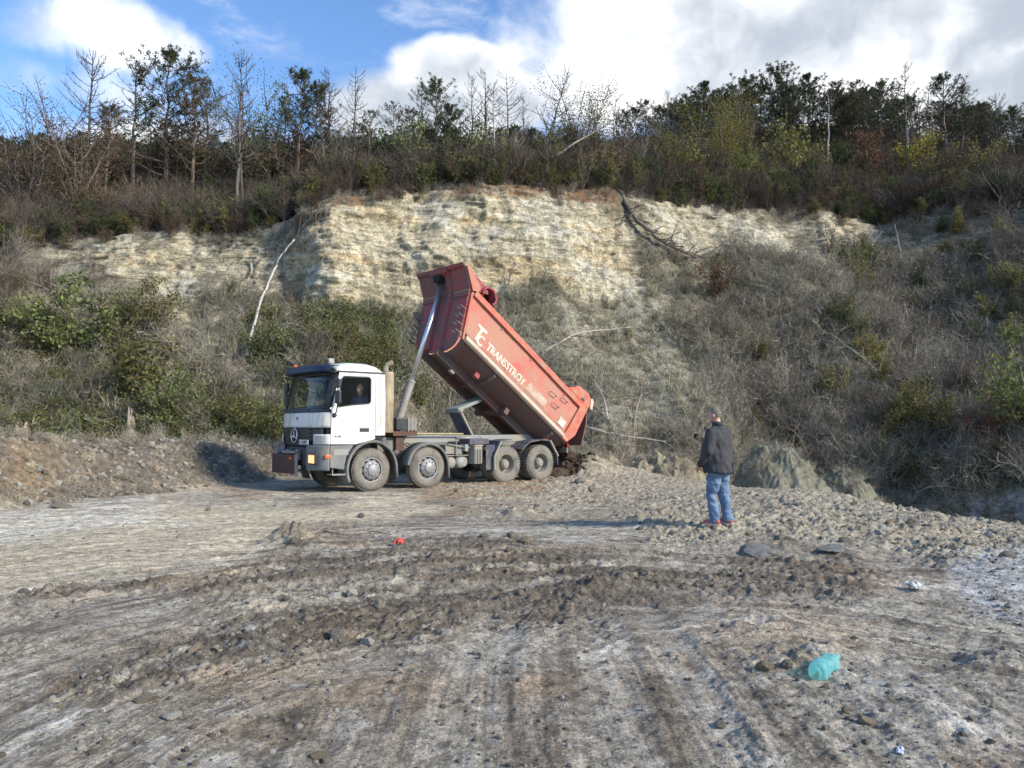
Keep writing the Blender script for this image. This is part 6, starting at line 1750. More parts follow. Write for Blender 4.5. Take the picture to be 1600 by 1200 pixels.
# two leaning stems over the cliff
P = hill_t(835, 5.85); hgt = top_z(870, 112, P.y) - P.z
plant_at('bare_conifer', P, TP['bare'][1], hgt / 9.6, 'bare conifer leaning right above the cliff, last of the row', 'bare tree', GRP['bare_conifer'], (0.0, 0.30))
P = hill_t(800, 5.7)
plant_at('bare_conifer', P, TP['bare_pale'][1], 0.75, 'fallen-looking bare conifer slanting far right behind the cliff brow', 'bare tree', GRP['bare_conifer'], (0.0, 1.0))
# dense far wood behind the right-hand row: too many to tell apart
P, qx, qy, tt = slope_points(1500, 6.4, 7.6, 930, 1900)
FW = [proto_ob('far_pine', [(mb, mt) for nm, mb, mt in tree_proto('', kd)]) for kd in ('pine_full', 'pine', 'pine_brown', 'bare')]
dist_ok = SR.rand(len(P)) < 0.085 * sstep(930, 1100, qx)
lim = np.array([top_z(float(a), float(np.interp(a, [930, 1000, 1080, 1200, 1350, 1450, 1600, 1900], [205, 178, 152, 132, 138, 150, 172, 190])), float(p[1])) - p[2] for a, p in zip(qx, P)])
kk = dist_ok & (lim > 3.0)
Pk = P[kk]; n_ = len(Pk)
scatter('far_wood', FW, Pk, np.stack([SR.uniform(-.04, .04, n_), SR.uniform(-.04, .04, n_), SR.uniform(0, 6.28, n_)], -1), np.minimum(lim[kk], 11) / 10 * SR.uniform(0.82, 1.0, n_), SR.choice(4, n_, p=[.22, .26, .22, .30]))
P, qx, qy, tt = slope_points(900, 6.2, 7.4, -250, 930)
lim = np.array([top_z(float(a), float(np.interp(a, [-250, 120, 240, 560, 700, 930], [198, 196, 202, 196, 188, 186])), float(p[1])) - p[2] for a, p in zip(qx, P)])
kk = (SR.rand(len(P)) < 0.24) & (lim > 2.0); Pk = P[kk]; n_ = len(Pk)
scatter('far_saplings', FW, Pk, np.stack([SR.uniform(-.04, .04, n_), SR.uniform(-.04, .04, n_), SR.uniform(0, 6.28, n_)], -1), np.minimum(lim[kk], 8) / 10 * SR.uniform(0.5, 0.85, n_), SR.choice(4, n_, p=[.2, .3, .25, .25]))

# ---- shrubs one can tell apart
SHP = {}
for kd, mt, h_, n_, s_, sp in (('green', M_green, 2.0, 1800, 0.13, 0.9), ('dark', M_dgreen, 2.0, 2200, 0.12, 0.8), ('olive', M_olive, 2.0, 1600, 0.13, 0.8), ('yellow', M_yellow, 2.0, 1300, 0.13, 0.6), ('russet', M_russet, 2.0, 1700, 0.12, 0.9), ('brown', M_brownleaf, 2.0, 1500, 0.11, 0.8)):
    SHP[kd] = []
    for _ in range(2):
        st, lf = p_leafy(h_, sp, 9, n_, s_); SHP[kd].append([('stems', st.mesh('stems', M_twig, False, False, True)), ('foliage', lf.mesh('foliage', mt, False, False, True))])
SHP['bare'] = []
for _ in range(3): SHP['bare'].append([('twigs', p_bare_shrub(2.0, 0.8, 12, twigs=7).mesh('twigs', M_twig, False, False, True))])
SHRUBS = [  # column, row of foot, top row, kind, lowest position on the profile, label
    (100, 300, 208, 'brown', 4.9, 'rust-brown shrub under the wide bare conifer on the left brow'),
    (30, 330, 235, 'brown', 4.9, 'brown leafy shrub at the left end of the brow'),
    (255, 300, 205, 'yellow', 4.9, 'yellow-green bush below the dark round-headed pine on the left brow'),
    (275, 285, 222, 'dark', 4.9, 'dark green bush behind the yellow-green one on the left brow'),
    (330, 305, 228, 'olive', 4.9, 'olive bush left of the double bare conifer'),
    (395, 300, 215, 'green', 4.9, 'green bush right beside the trunk of the double bare conifer'),
    (450, 320, 210, 'brown', 4.9, 'large dark brown bush on the brow left of the cliff'),
    (520, 290, 205, 'bare', 4.9, 'grey bare shrub above the left corner of the cliff'),
    (600, 285, 195, 'dark', 4.9, 'dark green bush above the left half of the cliff'),
    (640, 288, 205, 'green', 4.9, 'mid green bush next to the dark one above the cliff'),
    (710, 288, 200, 'dark', 4.9, 'big dark evergreen bush on the brow above the raised body'),
    (745, 285, 212, 'green', 4.9, 'glossy green bush right of the big dark evergreen one'),
    (800, 288, 215, 'bare', 4.9, 'tangled bare shrub below the row of bare conifers'),
    (850, 285, 215, 'olive', 4.9, 'dull olive bush under the leaning bare conifer'),
    (925, 290, 205, 'brown', 4.9, 'brown bush overhanging the right end of the cliff'),
    (1000, 285, 225, 'bare', 4.9, 'grey bare shrub behind the fallen log'),
    (1050, 280, 205, 'olive', 4.9, 'olive bush below the left part of the pine wood'),
    (1165, 286, 240, 'green', 4.9, 'small bright green bush on the brow above the russet one'),
    (1245, 288, 190, 'olive', 4.9, 'yellowish olive bush below the highest feathery pine'),
    (1300, 286, 230, 'dark', 4.9, 'dark green bush on the brow above the pale rock patch'),
    (1345, 288, 215, 'russet', 4.9, 'reddish brown bush right of the dark green one on the right brow'),
    (1428, 285, 212, 'yellow', 4.9, 'yellow bush under the whitish dead conifer'),
    (1470, 300, 235, 'brown', 4.9, 'brown bush right of the yellow one on the right brow'),
    (1535, 290, 225, 'olive', 4.9, 'olive bush near the right end of the brow'),
    (1560, 330, 260, 'bare', 4.9, 'arching grey bare shrub near the right end of the brow'),
    (1125, 468, 410, 'russet', 2.0, 'round russet bush alone in the middle of the right slope'),
    (1548, 500, 462, 'yellow', 2.0, 'small yellow-green sapling high on the far right slope'),
    (1358, 575, 520, 'yellow', 1.5, 'yellow bush in the middle of the right slope beside pale branches'),
    (1590, 690, 530, 'green', 1.0, 'large green bush at the right edge of the picture'),
    (1370, 700, 632, 'olive', 1.0, 'olive bush low on the right slope, left of the two'),
    (1440, 690, 600, 'olive', 1.0, 'loose yellow-olive bush low on the right slope, right of the two'),
    (1515, 700, 630, 'russet', 1.0, 'reddish low bush beside the large green bush on the right'),
    (1370, 745, 690, 'green', 1.0, 'dark green low bush at the foot of the right slope'),
    (1230, 640, 560, 'bare', 1.0, 'grey bare shrub above the man on the right slope'),
    (110, 560, 440, 'green', 1.0, 'large green bush in the upper middle of the left slope'),
    (60, 560, 470, 'olive', 1.0, 'olive bush left of the large green one on the left slope'),
    (170, 570, 480, 'dark', 1.0, 'blue-green bush right of the large green one on the left slope'),
    (215, 650, 510, 'olive', 1.0, 'tall yellow-olive bush over the dead trunk on the left slope'),
    (245, 520, 440, 'olive', 1.0, 'slim olive bush with bare stems on the left slope'),
    (265, 690, 590, 'green', 1.0, 'loose green bush right of the dead trunk'),
    (20, 640, 560, 'bare', 1.0, 'fallen grey brushwood at the left edge of the slope'),
    (410, 590, 510, 'green', 1.0, 'green bush at the foot of the leaning birch'),
    (545, 560, 490, 'olive', 1.0, 'olive bush over the cab roof on the slope'),
    (650, 640, 585, 'green', 1.0, 'small green bush seen between the ram and the cab'),
    (345, 640, 560, 'bare', 1.0, 'grey bare shrub low on the slope left of the cab'),
]
for i, (px, fy_, tp, kd, lo, lab) in enumerate(SHRUBS):
    P = hill_at(px, fy_, lo); hgt = top_z(px, tp, P.y) - P.z
    ms = SHP[kd][i % len(SHP[kd])]
    plant_at('shrub', P - Vector((0, 0, 0.05)), ms, max(0.3, hgt / 1.95), lab, 'bush', 'shrubs on the brow' if lo > 4 else 'shrubs on the slope')

# ---- drawn-out stems: leaning, fallen and arching ones
def on_hill(px, py, off=0.3, lo=1.0):
    p = hill_at(px, py, lo); d = (p - Vector((0, 0, CAM_Z))).normalized()
    q = p - d * off * 1.0
    return q
def stem(name, pts, r0, r1, mt, label, cat, side=0, sl=0.8, off=0.3, lo=1.0, group=None, sides=6, sm=None):
    W3 = [on_hill(a, b, off, lo) for a, b in pts]
    # keep the depth from jumping between neighbours
    ysm = np.convolve(np.pad([p.y for p in W3], 2, mode='edge'), [.1, .2, .4, .2, .1], 'valid')
    out_ = []
    for (a, b), y_ in zip(pts, ysm):
        d = cray(a, b); k = y_ / d.y
        out_.append(Vector((d.x * k, y_, CAM_Z + d.z * k)))
    fine = []
    for i in range(len(out_) - 1):
        for j in range(3):
            f = j / 3; fine.append(out_[i].lerp(out_[i + 1], f) + rv(r0 * 0.5))
    fine.append(out_[-1])
    o0 = fine[0].copy()
    loc = [p - o0 for p in fine]
    e = empty(name, o0); tag(e, label, cat, group)
    mb = MB(); n = len(loc); mb.tube(loc, [r0 + (r1 - r0) * i / (n - 1) for i in range(n)], sides)
    mb.build('trunk', mt, e, True, fix=False)
    if side:
        for _ in range(side):
            mb = MB()
            i = RG.randint(n // 4, n - 1); ax_ = (loc[min(i + 1, n - 1)] - loc[max(i - 1, 0)]).normalized()
            d = ax_ * 0.8 + rv(0.8) + Vector((0, -0.2, 0.1))
            q = limb(mb, loc[i], d, sl * RG.uniform(0.4, 1.2), max(r1 * 0.5, r0 * 0.2), 4, 0.22, 0.0, 3)
            limb(mb, q[2], rv(0.8) + (q[2] - q[1]).normalized(), sl * 0.4, r1 * 0.35, 3, 0.3, 0, 3)
            mb.build('side_branch', M_bark if mt is M_birch else mt, e, fix=False)
    return e
stem('leaning_birch', [(387, 555), (392, 525), (401, 490), (413, 458), (424, 432), (436, 405), (448, 388), (460, 374)], 0.075, 0.035, M_birch, 'white-barked birch trunk leaning on the slope left of the cab', 'fallen tree', 14, 1.2, 1.9)
stem('bare_sapling', [(393, 430), (392, 400), (390, 365), (382, 335), (370, 308)], 0.07, 0.03, M_pale, 'thin pale bent stem standing left of the leaning birch top', 'sapling', 5, 0.7, 0.6)
stem('bare_sapling', [(416, 400), (414, 375), (408, 352), (398, 335)], 0.05, 0.02, M_bark, 'thin grey stem between the pale bent one and the cliff corner', 'sapling', 3, 0.6, 0.6)
stem('fallen_log', [(966, 297), (978, 318), (992, 338), (1010, 358), (1030, 374), (1055, 388), (1082, 398)], 0.16, 0.08, M_bark, 'dark fallen trunk hanging down the slope right of the cliff', 'log', 26, 1.6, 0.6)
stem('fallen_branch', [(1070, 402), (1095, 400), (1120, 388), (1145, 370)], 0.07, 0.03, M_bark, 'curved branch lying right of the dark fallen trunk', 'branch', 5, 0.9, 0.5)
stem('hanging_root', [(782, 470), (788, 455), (796, 440), (797, 425), (806, 412)], 0.05, 0.02, M_twig, 'dark crooked root on the rock right of the red body', 'root', 3, 0.5, 0.25, lo=3.0)
stem('fallen_branch', [(848, 550), (875, 535), (902, 520), (940, 516), (985, 511)], 0.06, 0.025, M_pale, 'long pale branch lying on the slope right of the raised body', 'branch', 7, 0.9, 0.5)
stem('fallen_branch', [(895, 570), (918, 558), (940, 545), (968, 538)], 0.05, 0.02, M_bark, 'grey branch just below the long pale branch', 'branch', 5, 0.8, 0.5)
stem('fallen_branch', [(915, 668), (945, 675), (975, 681), (1010, 685), (1040, 690)], 0.05, 0.025, M_pale, 'straight pale branch lying low behind the tail of the truck', 'branch', 8, 0.7, 0.5)
stem('bare_sapling', [(950, 655), (946, 630), (938, 610), (928, 594)], 0.035, 0.015, M_pale, 'thin stem rising behind the tail of the truck', 'sapling', 3, 0.5, 0.5)
stem('bare_sapling', [(990, 690), (992, 655), (995, 635), (1004, 612)], 0.035, 0.015, M_pale, 'forked pale sapling on the slope left of the man', 'sapling', 5, 0.6, 0.5)
stem('bare_sapling', [(1182, 686), (1178, 660), (1168, 630), (1152, 600), (1138, 572), (1128, 552)], 0.04, 0.015, M_pale, 'long pale bending sapling behind the right shoulder of the man', 'sapling', 5, 0.6, 0.5)
stem('bare_sapling', [(1168, 650), (1166, 620), (1158, 595), (1150, 580)], 0.03, 0.012, M_pale, 'short pale stem crossing the long bending sapling', 'sapling', 3, 0.5, 0.5)
stem('arching_branch', [(1372, 590), (1378, 560), (1388, 535), (1402, 517), (1425, 509), (1448, 513), (1465, 522)], 0.06, 0.02, M_pale, 'pale arching branch in the middle of the right slope', 'branch', 9, 0.9, 0.8)
stem('bare_sapling', [(1420, 632), (1424, 595), (1430, 560), (1432, 538), (1424, 520), (1419, 500), (1412, 472)], 0.06, 0.025, M_pale, 'pale crooked sapling crossing the arching branch', 'sapling', 9, 0.9, 0.8)
stem('bare_sapling', [(1395, 640), (1380, 590), (1350, 560), (1322, 540), (1300, 522)], 0.05, 0.02, M_pale, 'long pale stem slanting left from the arching branch', 'sapling', 6, 0.8, 0.8)
stem('bare_sapling', [(1512, 330), (1515, 290), (1518, 255)], 0.05, 0.02, M_pale, 'pale upright stem on the right brow', 'sapling', 8, 1.0, 0.8, lo=3.5)
stem('bare_sapling', [(1548, 560), (1543, 520), (1541, 495)], 0.05, 0.03, M_pale, 'grey stem under the small yellow-green sapling', 'sapling', 2, 0.5, 0.5)
stem('bare_sapling', [(1410, 430), (1406, 390), (1398, 350)], 0.05, 0.02, M_pale, 'pale stem beside the pale rock patch on the right', 'sapling', 6, 0.9, 0.6)
stem('fallen_branch', [(1360, 390), (1368, 375), (1378, 362)], 0.05, 0.02, M_pale, 'short light branch on the pale rock patch on the right', 'branch', 4, 0.7, 0.4)
for pts, lab in (([(12, 405), (16, 350), (28, 310), (38, 268), (55, 235)], 'forked pale bare tree at the left edge, on the brow'),
                 ([(158, 358), (157, 330), (159, 305), (158, 283)], 'short pale trunk with drooping twigs on the left brow'),
                 ([(182, 345), (188, 320), (205, 292), (222, 262)], 'pale stem slanting right on the left brow'),
                 ([(108, 362), (108, 340), (106, 318), (109, 300)], 'short grey stump-like trunk on the left brow'),
                 ([(44, 345), (42, 315), (40, 280), (38, 245)], 'upright pale trunk near the left edge of the brow'),
                 ([(478, 345), (482, 320), (476, 300), (486, 275)], 'crooked pale stem in the hanging roots left of the cliff')):
    stem('bare_sapling', pts, 0.09, 0.035, M_pale, lab, 'bare tree', 12, 1.5, 1.2, lo=3.8)
# hanging root curtain at the left corner of the cliff
e = empty('hanging_roots', on_hill(470, 345, 0.2, 3.5)); tag(e, 'dark tangle of roots hanging over the left corner of the cliff', 'roots')
mb = MB()
for k in range(150):
    px = RG.gauss(470, 20); p0 = on_hill(px, RG.uniform(300, 345), 0.25, 3.9) - e.location
    limb(mb, p0, Vector((RG.uniform(-.25, .25), -0.08, -1)), RG.uniform(0.8, 2.8), 0.02, 6, 0.25, -0.1, 3)
mb.build('root_strands', M_twig_b, e, fix=False)

# ---- stump and dead trunk on the left
def stump(P, h, r, label, seed, name='tree_stump', tilt=0.1):
    rs = random.Random(seed); e = empty(name, P); tag(e, label, 'stump')
    mb = MB(); sides = 18; rows = []
    for i in range(9):
        t = i / 8; row = []
        for k in range(sides + 1):
            a = 2 * math.pi * (k % sides) / sides
            fl = 1 + 0.9 * (1 - t) ** 3 * (0.5 + 0.5 * math.sin(3 * a + seed))
            rr = r * fl * (1 - 0.35 * t) * (1 + 0.22 * math.sin(5 * a + seed * 2) + 0.1 * float(vnoise(a * 3, t * 3, 0, seed)))
            zz = h * t
            if i == 8: zz = h * (0.62 + 0.38 * max(0, math.sin(2 * a + seed)) + 0.12 * float(vnoise(a * 6, 3, 0, seed)))
            if i == 7: zz = h * 0.55 + 0.3 * h * max(0, math.sin(2 * a + seed)) * 0.8
            row.append((rr * math.cos(a) + tilt * zz, rr * math.sin(a) * 0.8, zz))
        rows.append(row)
    mb.grid(rows); mb.build('trunk', M_stumpwood, e, 'angle', fix=True, solid=0.04)
    mb = MB()
    for k in range(5):
        a = RG.uniform(0, 6.28); limb(mb, (r * math.cos(a), r * math.sin(a), 0.1), (math.cos(a), math.sin(a), -0.15), h * 0.5, r * 0.28, 4, 0.2, -0.05, 5)
    mb.build('roots', M_stumpwood, e, True, fix=False)
    return e
M_stumpwood = bark_mat('weathered_wood', (0.34, 0.29, 0.24), (0.17, 0.14, 0.11), 0.1)
P = ground_at(36, 706); P.z -= 0.05
stump(hill_at(38, 699, 1.0) - Vector((0, 0.4, 0.15)), 1.05, 0.26, 'broken grey tree stump with a split top at the left end of the bank', 2)
stump(hill_at(211, 694, 1.0) - Vector((0, 0.4, 0.1)), 1.35, 0.13, 'narrow weathered dead trunk standing behind the bank on the left', 5, 'dead_trunk', -0.03)
stump(hill_at(332, 630, 1.0) - Vector((0, 0.3, 0.1)), 0.45, 0.08, 'small pale stub on the slope right of the dead trunk', 8, 'small_stub', 0.2)

# ---- mounds behind the edge
M_mound = painted('grassy_rock', (0.15, 0.145, 0.11), (0.24, 0.235, 0.19), 0.95, scale=3, bump=0.6, dirt=0.6, dirt_c=(0.12, 0.125, 0.07), dirt_scale=4)
M_mound_t = painted('tan_earth_mound', (0.22, 0.185, 0.12), (0.31, 0.27, 0.19), 0.95, scale=3, bump=0.6, dirt=0.4, dirt_c=(0.17, 0.14, 0.09), dirt_scale=4)
MND = []
def mound(px, py_top, Y, w, hgt, mt, label, seed):
    d = cray(px, py_top); k = Y / d.y; top = Vector((d.x * k, Y, CAM_Z + d.z * k))
    mb = MB(); n = 110; rows = []
    for i in range(n + 1):
        row = []
        for j in range(n + 1):
            x_ = (i / n * 2 - 1) * w; y_ = (j / n * 2 - 1) * w
            q = math.hypot(x_, y_) / w
            z_ = -hgt * min(1.6, q ** 1.9) + 0.12 * float(fbm(x_ * 0.9, y_ * 0.9, 0, octv=4, seed=seed)) * hgt + 0.10 * float(ridged(x_ * 1.7, y_ * 0.6, 0, octv=2, seed=seed)) + 0.20 * float(fbm(x_ * 3.2, y_ * 3.2, 0, octv=4, gain=0.65, seed=seed + 5))
            row.append((x_, y_, z_))
        rows.append(row)
    mb.grid(rows); o = mb.build('earth_mound', mt, None, True, fix=False); o.location = top
    MND.extend([tuple(Vector(RG.choice(RG.choice(rows))) + top) for _ in range(230)])
    tag(o, label, 'mound'); return o
mound(1212, 702, 27.5, 2.1, 2.4, M_mound, 'grey-green rounded mound showing right of the man', 4)
mound(1322, 728, 28.5, 1.7, 2.6, M_mound, 'smaller grey mound farther right behind the plateau edge', 6)
mound(1035, 706, 28.5, 1.9, 1.5, M_mound_t, 'tan earth mound between the truck tail and the man', 8)
mound(925, 706, 27.6, 1.5, 1.1, M_mound_t, 'tan grassy hump right behind the tipped load', 9)

n_ = len(MND); pr_ = np.array(MND); pr_[:, 2] -= 0.03
scatter('mound_grass', S_grass + S_stalk[:2], pr_, np.stack([SR.uniform(-.3, .6, n_), SR.uniform(-.4, .4, n_), SR.uniform(0, 6.28, n_)], -1), SR.uniform(0.25, 0.6, n_), SR.choice(5, n_, p=[.2, .2, .2, .2, .2]))
# ================================================================== PEOPLE
def skin_mat(name, c, c2, rough=0.6, sc=12, bump=0.2):
    return painted(name, c, c2, rough, scale=sc, bump=bump)
M_skin = skin_mat('skin', (0.52, 0.30, 0.22), (0.44, 0.24, 0.18), 0.5, 8, 0.02)
M_hair = skin_mat('short_hair', (0.13, 0.105, 0.085), (0.21, 0.18, 0.155), 0.9, 40, 0.3)
M_jacket = skin_mat('charcoal_jacket', (0.030, 0.033, 0.042), (0.050, 0.048, 0.050), 0.85, 6, 0.15)
M_jeans = skin_mat('blue_denim', (0.075, 0.13, 0.235), (0.16, 0.24, 0.36), 0.85, 5, 0.2)
M_shoe = skin_mat('coral_shoe', (0.45, 0.13, 0.09), (0.36, 0.12, 0.10), 0.7, 8, 0.1)
M_sole = skin_mat('pale_sole', (0.62, 0.45, 0.38), (0.55, 0.38, 0.32), 0.7, 8, 0.05)
M_top = skin_mat('navy_top', (0.03, 0.035, 0.09), (0.045, 0.05, 0.11), 0.9, 8, 0.1)

def blend_mesh(name, shapes, voxel, mat, smooth_it=6, fn=None):
    """overlapping tapered solids fused into one continuous surface"""
    mb = MB()
    for s in shapes:
        if s[0] == 'cap':       # tapered limb with rounded ends
            _, p, q, r1, r2 = s; p = Vector(p); q = Vector(q); d = (q - p).normalized()
            pts = [p - d * r1 * 0.85, p - d * r1 * 0.5, p, p.lerp(q, 0.33), p.lerp(q, 0.66), q, q + d * r2 * 0.5, q + d * r2 * 0.85]
            rs = [r1 * 0.45, r1 * 0.87, r1, r1 + (r2 - r1) * 0.33, r1 + (r2 - r1) * 0.66, r2, r2 * 0.87, r2 * 0.45]
            mb.tube(pts, rs, 14)
        elif s[0] == 'ell':     # ellipsoid, optional rotation
            _, c_, r = s[:3]; R = Euler(s[3]).to_matrix() if len(s) > 3 else Matrix.Identity(3)
            rows = []
            for i in range(11):
                ph = math.pi * (0.02 + 0.96 * i / 10)
                rows.append([tuple(Vector(c_) + R @ Vector((r[0] * math.sin(ph) * math.cos(a), r[1] * math.sin(ph) * math.sin(a), r[2] * math.cos(ph)))) for a in [2 * math.pi * k / 16 for k in range(17)]])
            b = len(mb.v); mb.grid(rows)
            mb.add(rows[0][:-1], [tuple(range(16))]); mb.add(rows[-1][:-1], [tuple(range(15, -1, -1))])
        elif s[0] == 'loft':    # stack of (centre, rx, ry) rings
            rings = s[1]; n = 20; vs = []
            for (c_, rx, ry) in rings:
                for k in range(n):
                    a = 2 * math.pi * k / n; vs.append((c_[0] + rx * math.cos(a), c_[1] + ry * math.sin(a), c_[2]))
            fs = [(i * n + k, i * n + (k + 1) % n, (i + 1) * n + (k + 1) % n, (i + 1) * n + k) for i in range(len(rings) - 1) for k in range(n)]
            fs += [tuple(range(n - 1, -1, -1)), tuple((len(rings) - 1) * n + k for k in range(n))]
            mb.add(vs, fs)
    me = mb.mesh(name, None, False, False)
    bm = bmesh.new(); bm.from_mesh(me); bmesh.ops.remove_doubles(bm, verts=bm.verts, dist=1e-5); bmesh.ops.recalc_face_normals(bm, faces=bm.faces); bm.to_mesh(me); bm.free()
    o = bpy.data.objects.new(name, me); COL.objects.link(o)
    m = o.modifiers.new('r', 'REMESH'); m.mode = 'VOXEL'; m.voxel_size = voxel; m.use_smooth_shade = True
    m = o.modifiers.new('s', 'SMOOTH'); m.iterations = smooth_it; m.factor = 0.5
    bpy.context.view_layer.update()
    me2 = bpy.data.meshes.new_from_object(o.evaluated_get(bpy.context.evaluated_depsgraph_get()))
    bpy.data.objects.remove(o); bpy.data.meshes.remove(me)
    if fn:
        nv = [v_.normal.copy() for v_ in me2.vertices]
        for v_, n_ in zip(me2.vertices, nv): v_.co += n_ * fn(v_.co)
    me2.name = name; me2.materials.clear(); me2.materials.append(mat)
    me2.polygons.foreach_set('use_smooth', [True] * len(me2.polygons))
    return me2

def hand_shapes(wr, dirv_, palm_n, s=1.0, curl=0.9):
    """palm and five bent fingers starting at a wrist"""
    wr = Vector(wr); d = Vector(dirv_).normalized(); n = Vector(palm_n).normalized(); side_ = d.cross(n).normalized()
    sh = [('cap', wr - d * 0.02, wr + d * 0.03 * s, 0.026 * s, 0.03 * s), ('ell', wr + d * 0.055 * s, (0.04 * s, 0.04 * s, 0.04 * s))]
    for k, L in enumerate((0.070, 0.080, 0.075, 0.060)):
        b0 = wr + d * 0.085 * s + side_ * (0.030 - 0.020 * k) * s
        p1 = b0 + (d * math.cos(curl * .3) + n * math.sin(curl * .3)) * L * 0.45 * s
        p2 = p1 + (d * math.cos(curl) + n * math.sin(curl)) * L * 0.35 * s
        p3 = p2 + (d * math.cos(curl * 1.6) + n * math.sin(curl * 1.6)) * L * 0.28 * s
        sh += [('cap', b0 - d * 0.02 * s, p1, 0.0095 * s, 0.009 * s), ('cap', p1, p2, 0.009 * s, 0.008 * s), ('cap', p2, p3, 0.008 * s, 0.007 * s)]
    t0 = wr + d * 0.03 * s + side_ * 0.03 * s; t1 = t0 + (d * 0.6 + side_ * 0.7 + n * 0.4).normalized() * 0.04 * s; t2 = t1 + (d * 0.8 + n * 0.6).normalized() * 0.03 * s
    sh += [('cap', t0, t1, 0.012 * s, 0.011 * s), ('cap', t1, t2, 0.011 * s, 0.009 * s)]
    return sh
def head_shapes(c_, yaw=0.0, tilt=0.0):
    c_ = Vector(c_); R = Euler((tilt, 0, yaw)).to_matrix()
    L = lambda x_, y_, z_: c_ + R @ Vector((x_, y_, z_))
    rot = (tilt, 0, yaw)
    return [('ell', L(0, -0.01, 0.02), (0.078, 0.098, 0.105), rot), ('ell', L(0, 0.035, -0.045), (0.060, 0.062, 0.075), rot), ('ell', L(0, 0.055, -0.085), (0.038, 0.038, 0.032), rot),
            ('cap', L(0, 0.095, 0.015), L(0, 0.112, -0.025), 0.009, 0.014), ('ell', L(0, 0.085, -0.058), (0.026, 0.016, 0.010), rot),
            ('ell', L(0, 0.082, 0.028), (0.052, 0.018, 0.012), rot), ('ell', L(-0.082, -0.005, -0.005), (0.012, 0.022, 0.033), rot), ('ell', L(0.082, -0.005, -0.005), (0.012, 0.022, 0.033), rot)]

# ---- the man watching: local frame, +Y forward, origin between the feet
fp = ground_at(1124, 824)
Hs = (top_z(1112, 637, fp.y) - fp.z) / 1.84
head_c = (-0.02, 0.05, 1.715)
body_sh = head_shapes(head_c, 0.32, -0.12) + [
    ('cap', (0, -0.015, 1.50), (-0.01, 0.02, 1.64), 0.066, 0.060), ('ell', (0, 0, 1.40), (0.17, 0.10, 0.14)), ('ell', (0, 0.02, 1.10), (0.16, 0.12, 0.2)), ('ell', (0, 0, 0.93), (0.155, 0.12, 0.12)),
    ('cap', (-0.09, 0, 0.90), (-0.11, 0.06, 0.50), 0.085, 0.058), ('cap', (-0.11, 0.06, 0.50), (-0.12, 0.0, 0.08), 0.055, 0.04),
    ('cap', (0.09, 0, 0.90), (0.11, 0.00, 0.50), 0.085, 0.058), ('cap', (0.11, 0.0, 0.50), (0.13, -0.07, 0.08), 0.055, 0.04),
    ('cap', (-0.19, 0, 1.45), (-0.26, -0.02, 1.18), 0.05, 0.042), ('cap', (-0.26, -0.02, 1.18), (-0.265, 0.18, 0.93), 0.04, 0.028),
    ('cap', (0.19, 0, 1.45), (0.23, 0.10, 1.20), 0.05, 0.042), ('cap', (0.23, 0.10, 1.20), (0.04, 0.29, 1.31), 0.04, 0.027)]
body_sh += hand_shapes((0.04, 0.29, 1.31), (-0.65, 0.6, 0.35), (-0.9, -0.2, 0.0), 1.0, 1.1)
body_sh += hand_shapes((-0.265, 0.18, 0.93), (0.3, 0.6, -0.7), (0.8, -0.1, 0.2), 1.0, 0.6)
me = blend_mesh('person', body_sh, 0.009, M_skin, 3)
man = link_mesh('person', me)
fwd = Vector((-0.66, 0.75, 0)).normalized()
man.location = fp + Vector((0, 0, 0.0)); man.rotation_euler = (0, 0, math.atan2(-fwd.x, fwd.y)); man.scale = (Hs, Hs, Hs)
tag(man, 'man in charcoal jacket and blue jeans holding up a phone, seen from behind', 'person')
def cloth(amp, fx_, fz_, seed):
    return lambda c_: amp * float(vnoise(c_.x * fx_ + 0.4 * c_.z * fz_, c_.y * fx_, c_.z * fz_, seed)) + amp * 0.6 * float(vnoise(c_.x * fx_ * 2.3, c_.y * fx_ * 2.3, c_.z * fz_ * 2.1 + c_.x * 8, seed + 1))
jk = [('loft', [((0.0, -0.01, 0.82), 0.285, 0.235), ((0, 0.0, 0.92), 0.28, 0.235), ((0, 0.03, 1.08), 0.268, 0.235), ((0, 0.03, 1.22), 0.262, 0.215), ((0, 0.0, 1.36), 0.262, 0.18), ((0, -0.01, 1.45), 0.245, 0.148), ((0, -0.015, 1.51), 0.175, 0.112), ((0, -0.01, 1.56), 0.095, 0.085), ((-0.005, 0.0, 1.60), 0.078, 0.075)]),
      ('cap', (-0.20, -0.005, 1.435), (-0.30, -0.03, 1.17), 0.090, 0.080), ('cap', (-0.30, -0.03, 1.17), (-0.27, 0.14, 0.96), 0.078, 0.062),
      ('cap', (0.20, -0.005, 1.435), (0.26, 0.10, 1.19), 0.090, 0.078), ('cap', (0.26, 0.10, 1.19), (0.08, 0.26, 1.29), 0.072, 0.052)]
me = blend_mesh('jacket', jk, 0.011, M_jacket, 4, cloth(0.019, 6, 5, 3))
jacket = link_mesh('jacket', me, man)
mb = MB(); mb.bar((0.02, -0.252, 0.80), (0.02, -0.245, 0.99), 0.006, 0.012, up=(0, 1, 0)); mb.build('back_vent', M_hole, jacket)
rows = [[(0.086 * math.cos(a) - 0.004, 0.086 * math.sin(a) * 0.95 - 0.002 + 0.0, z) for a in np.linspace(0, 2 * math.pi, 25)] for z in (1.555, 1.58, 1.62)]
mb = MB(); mb.grid(rows); mb.build('collar', M_jacket, jacket, True, solid=0.012)
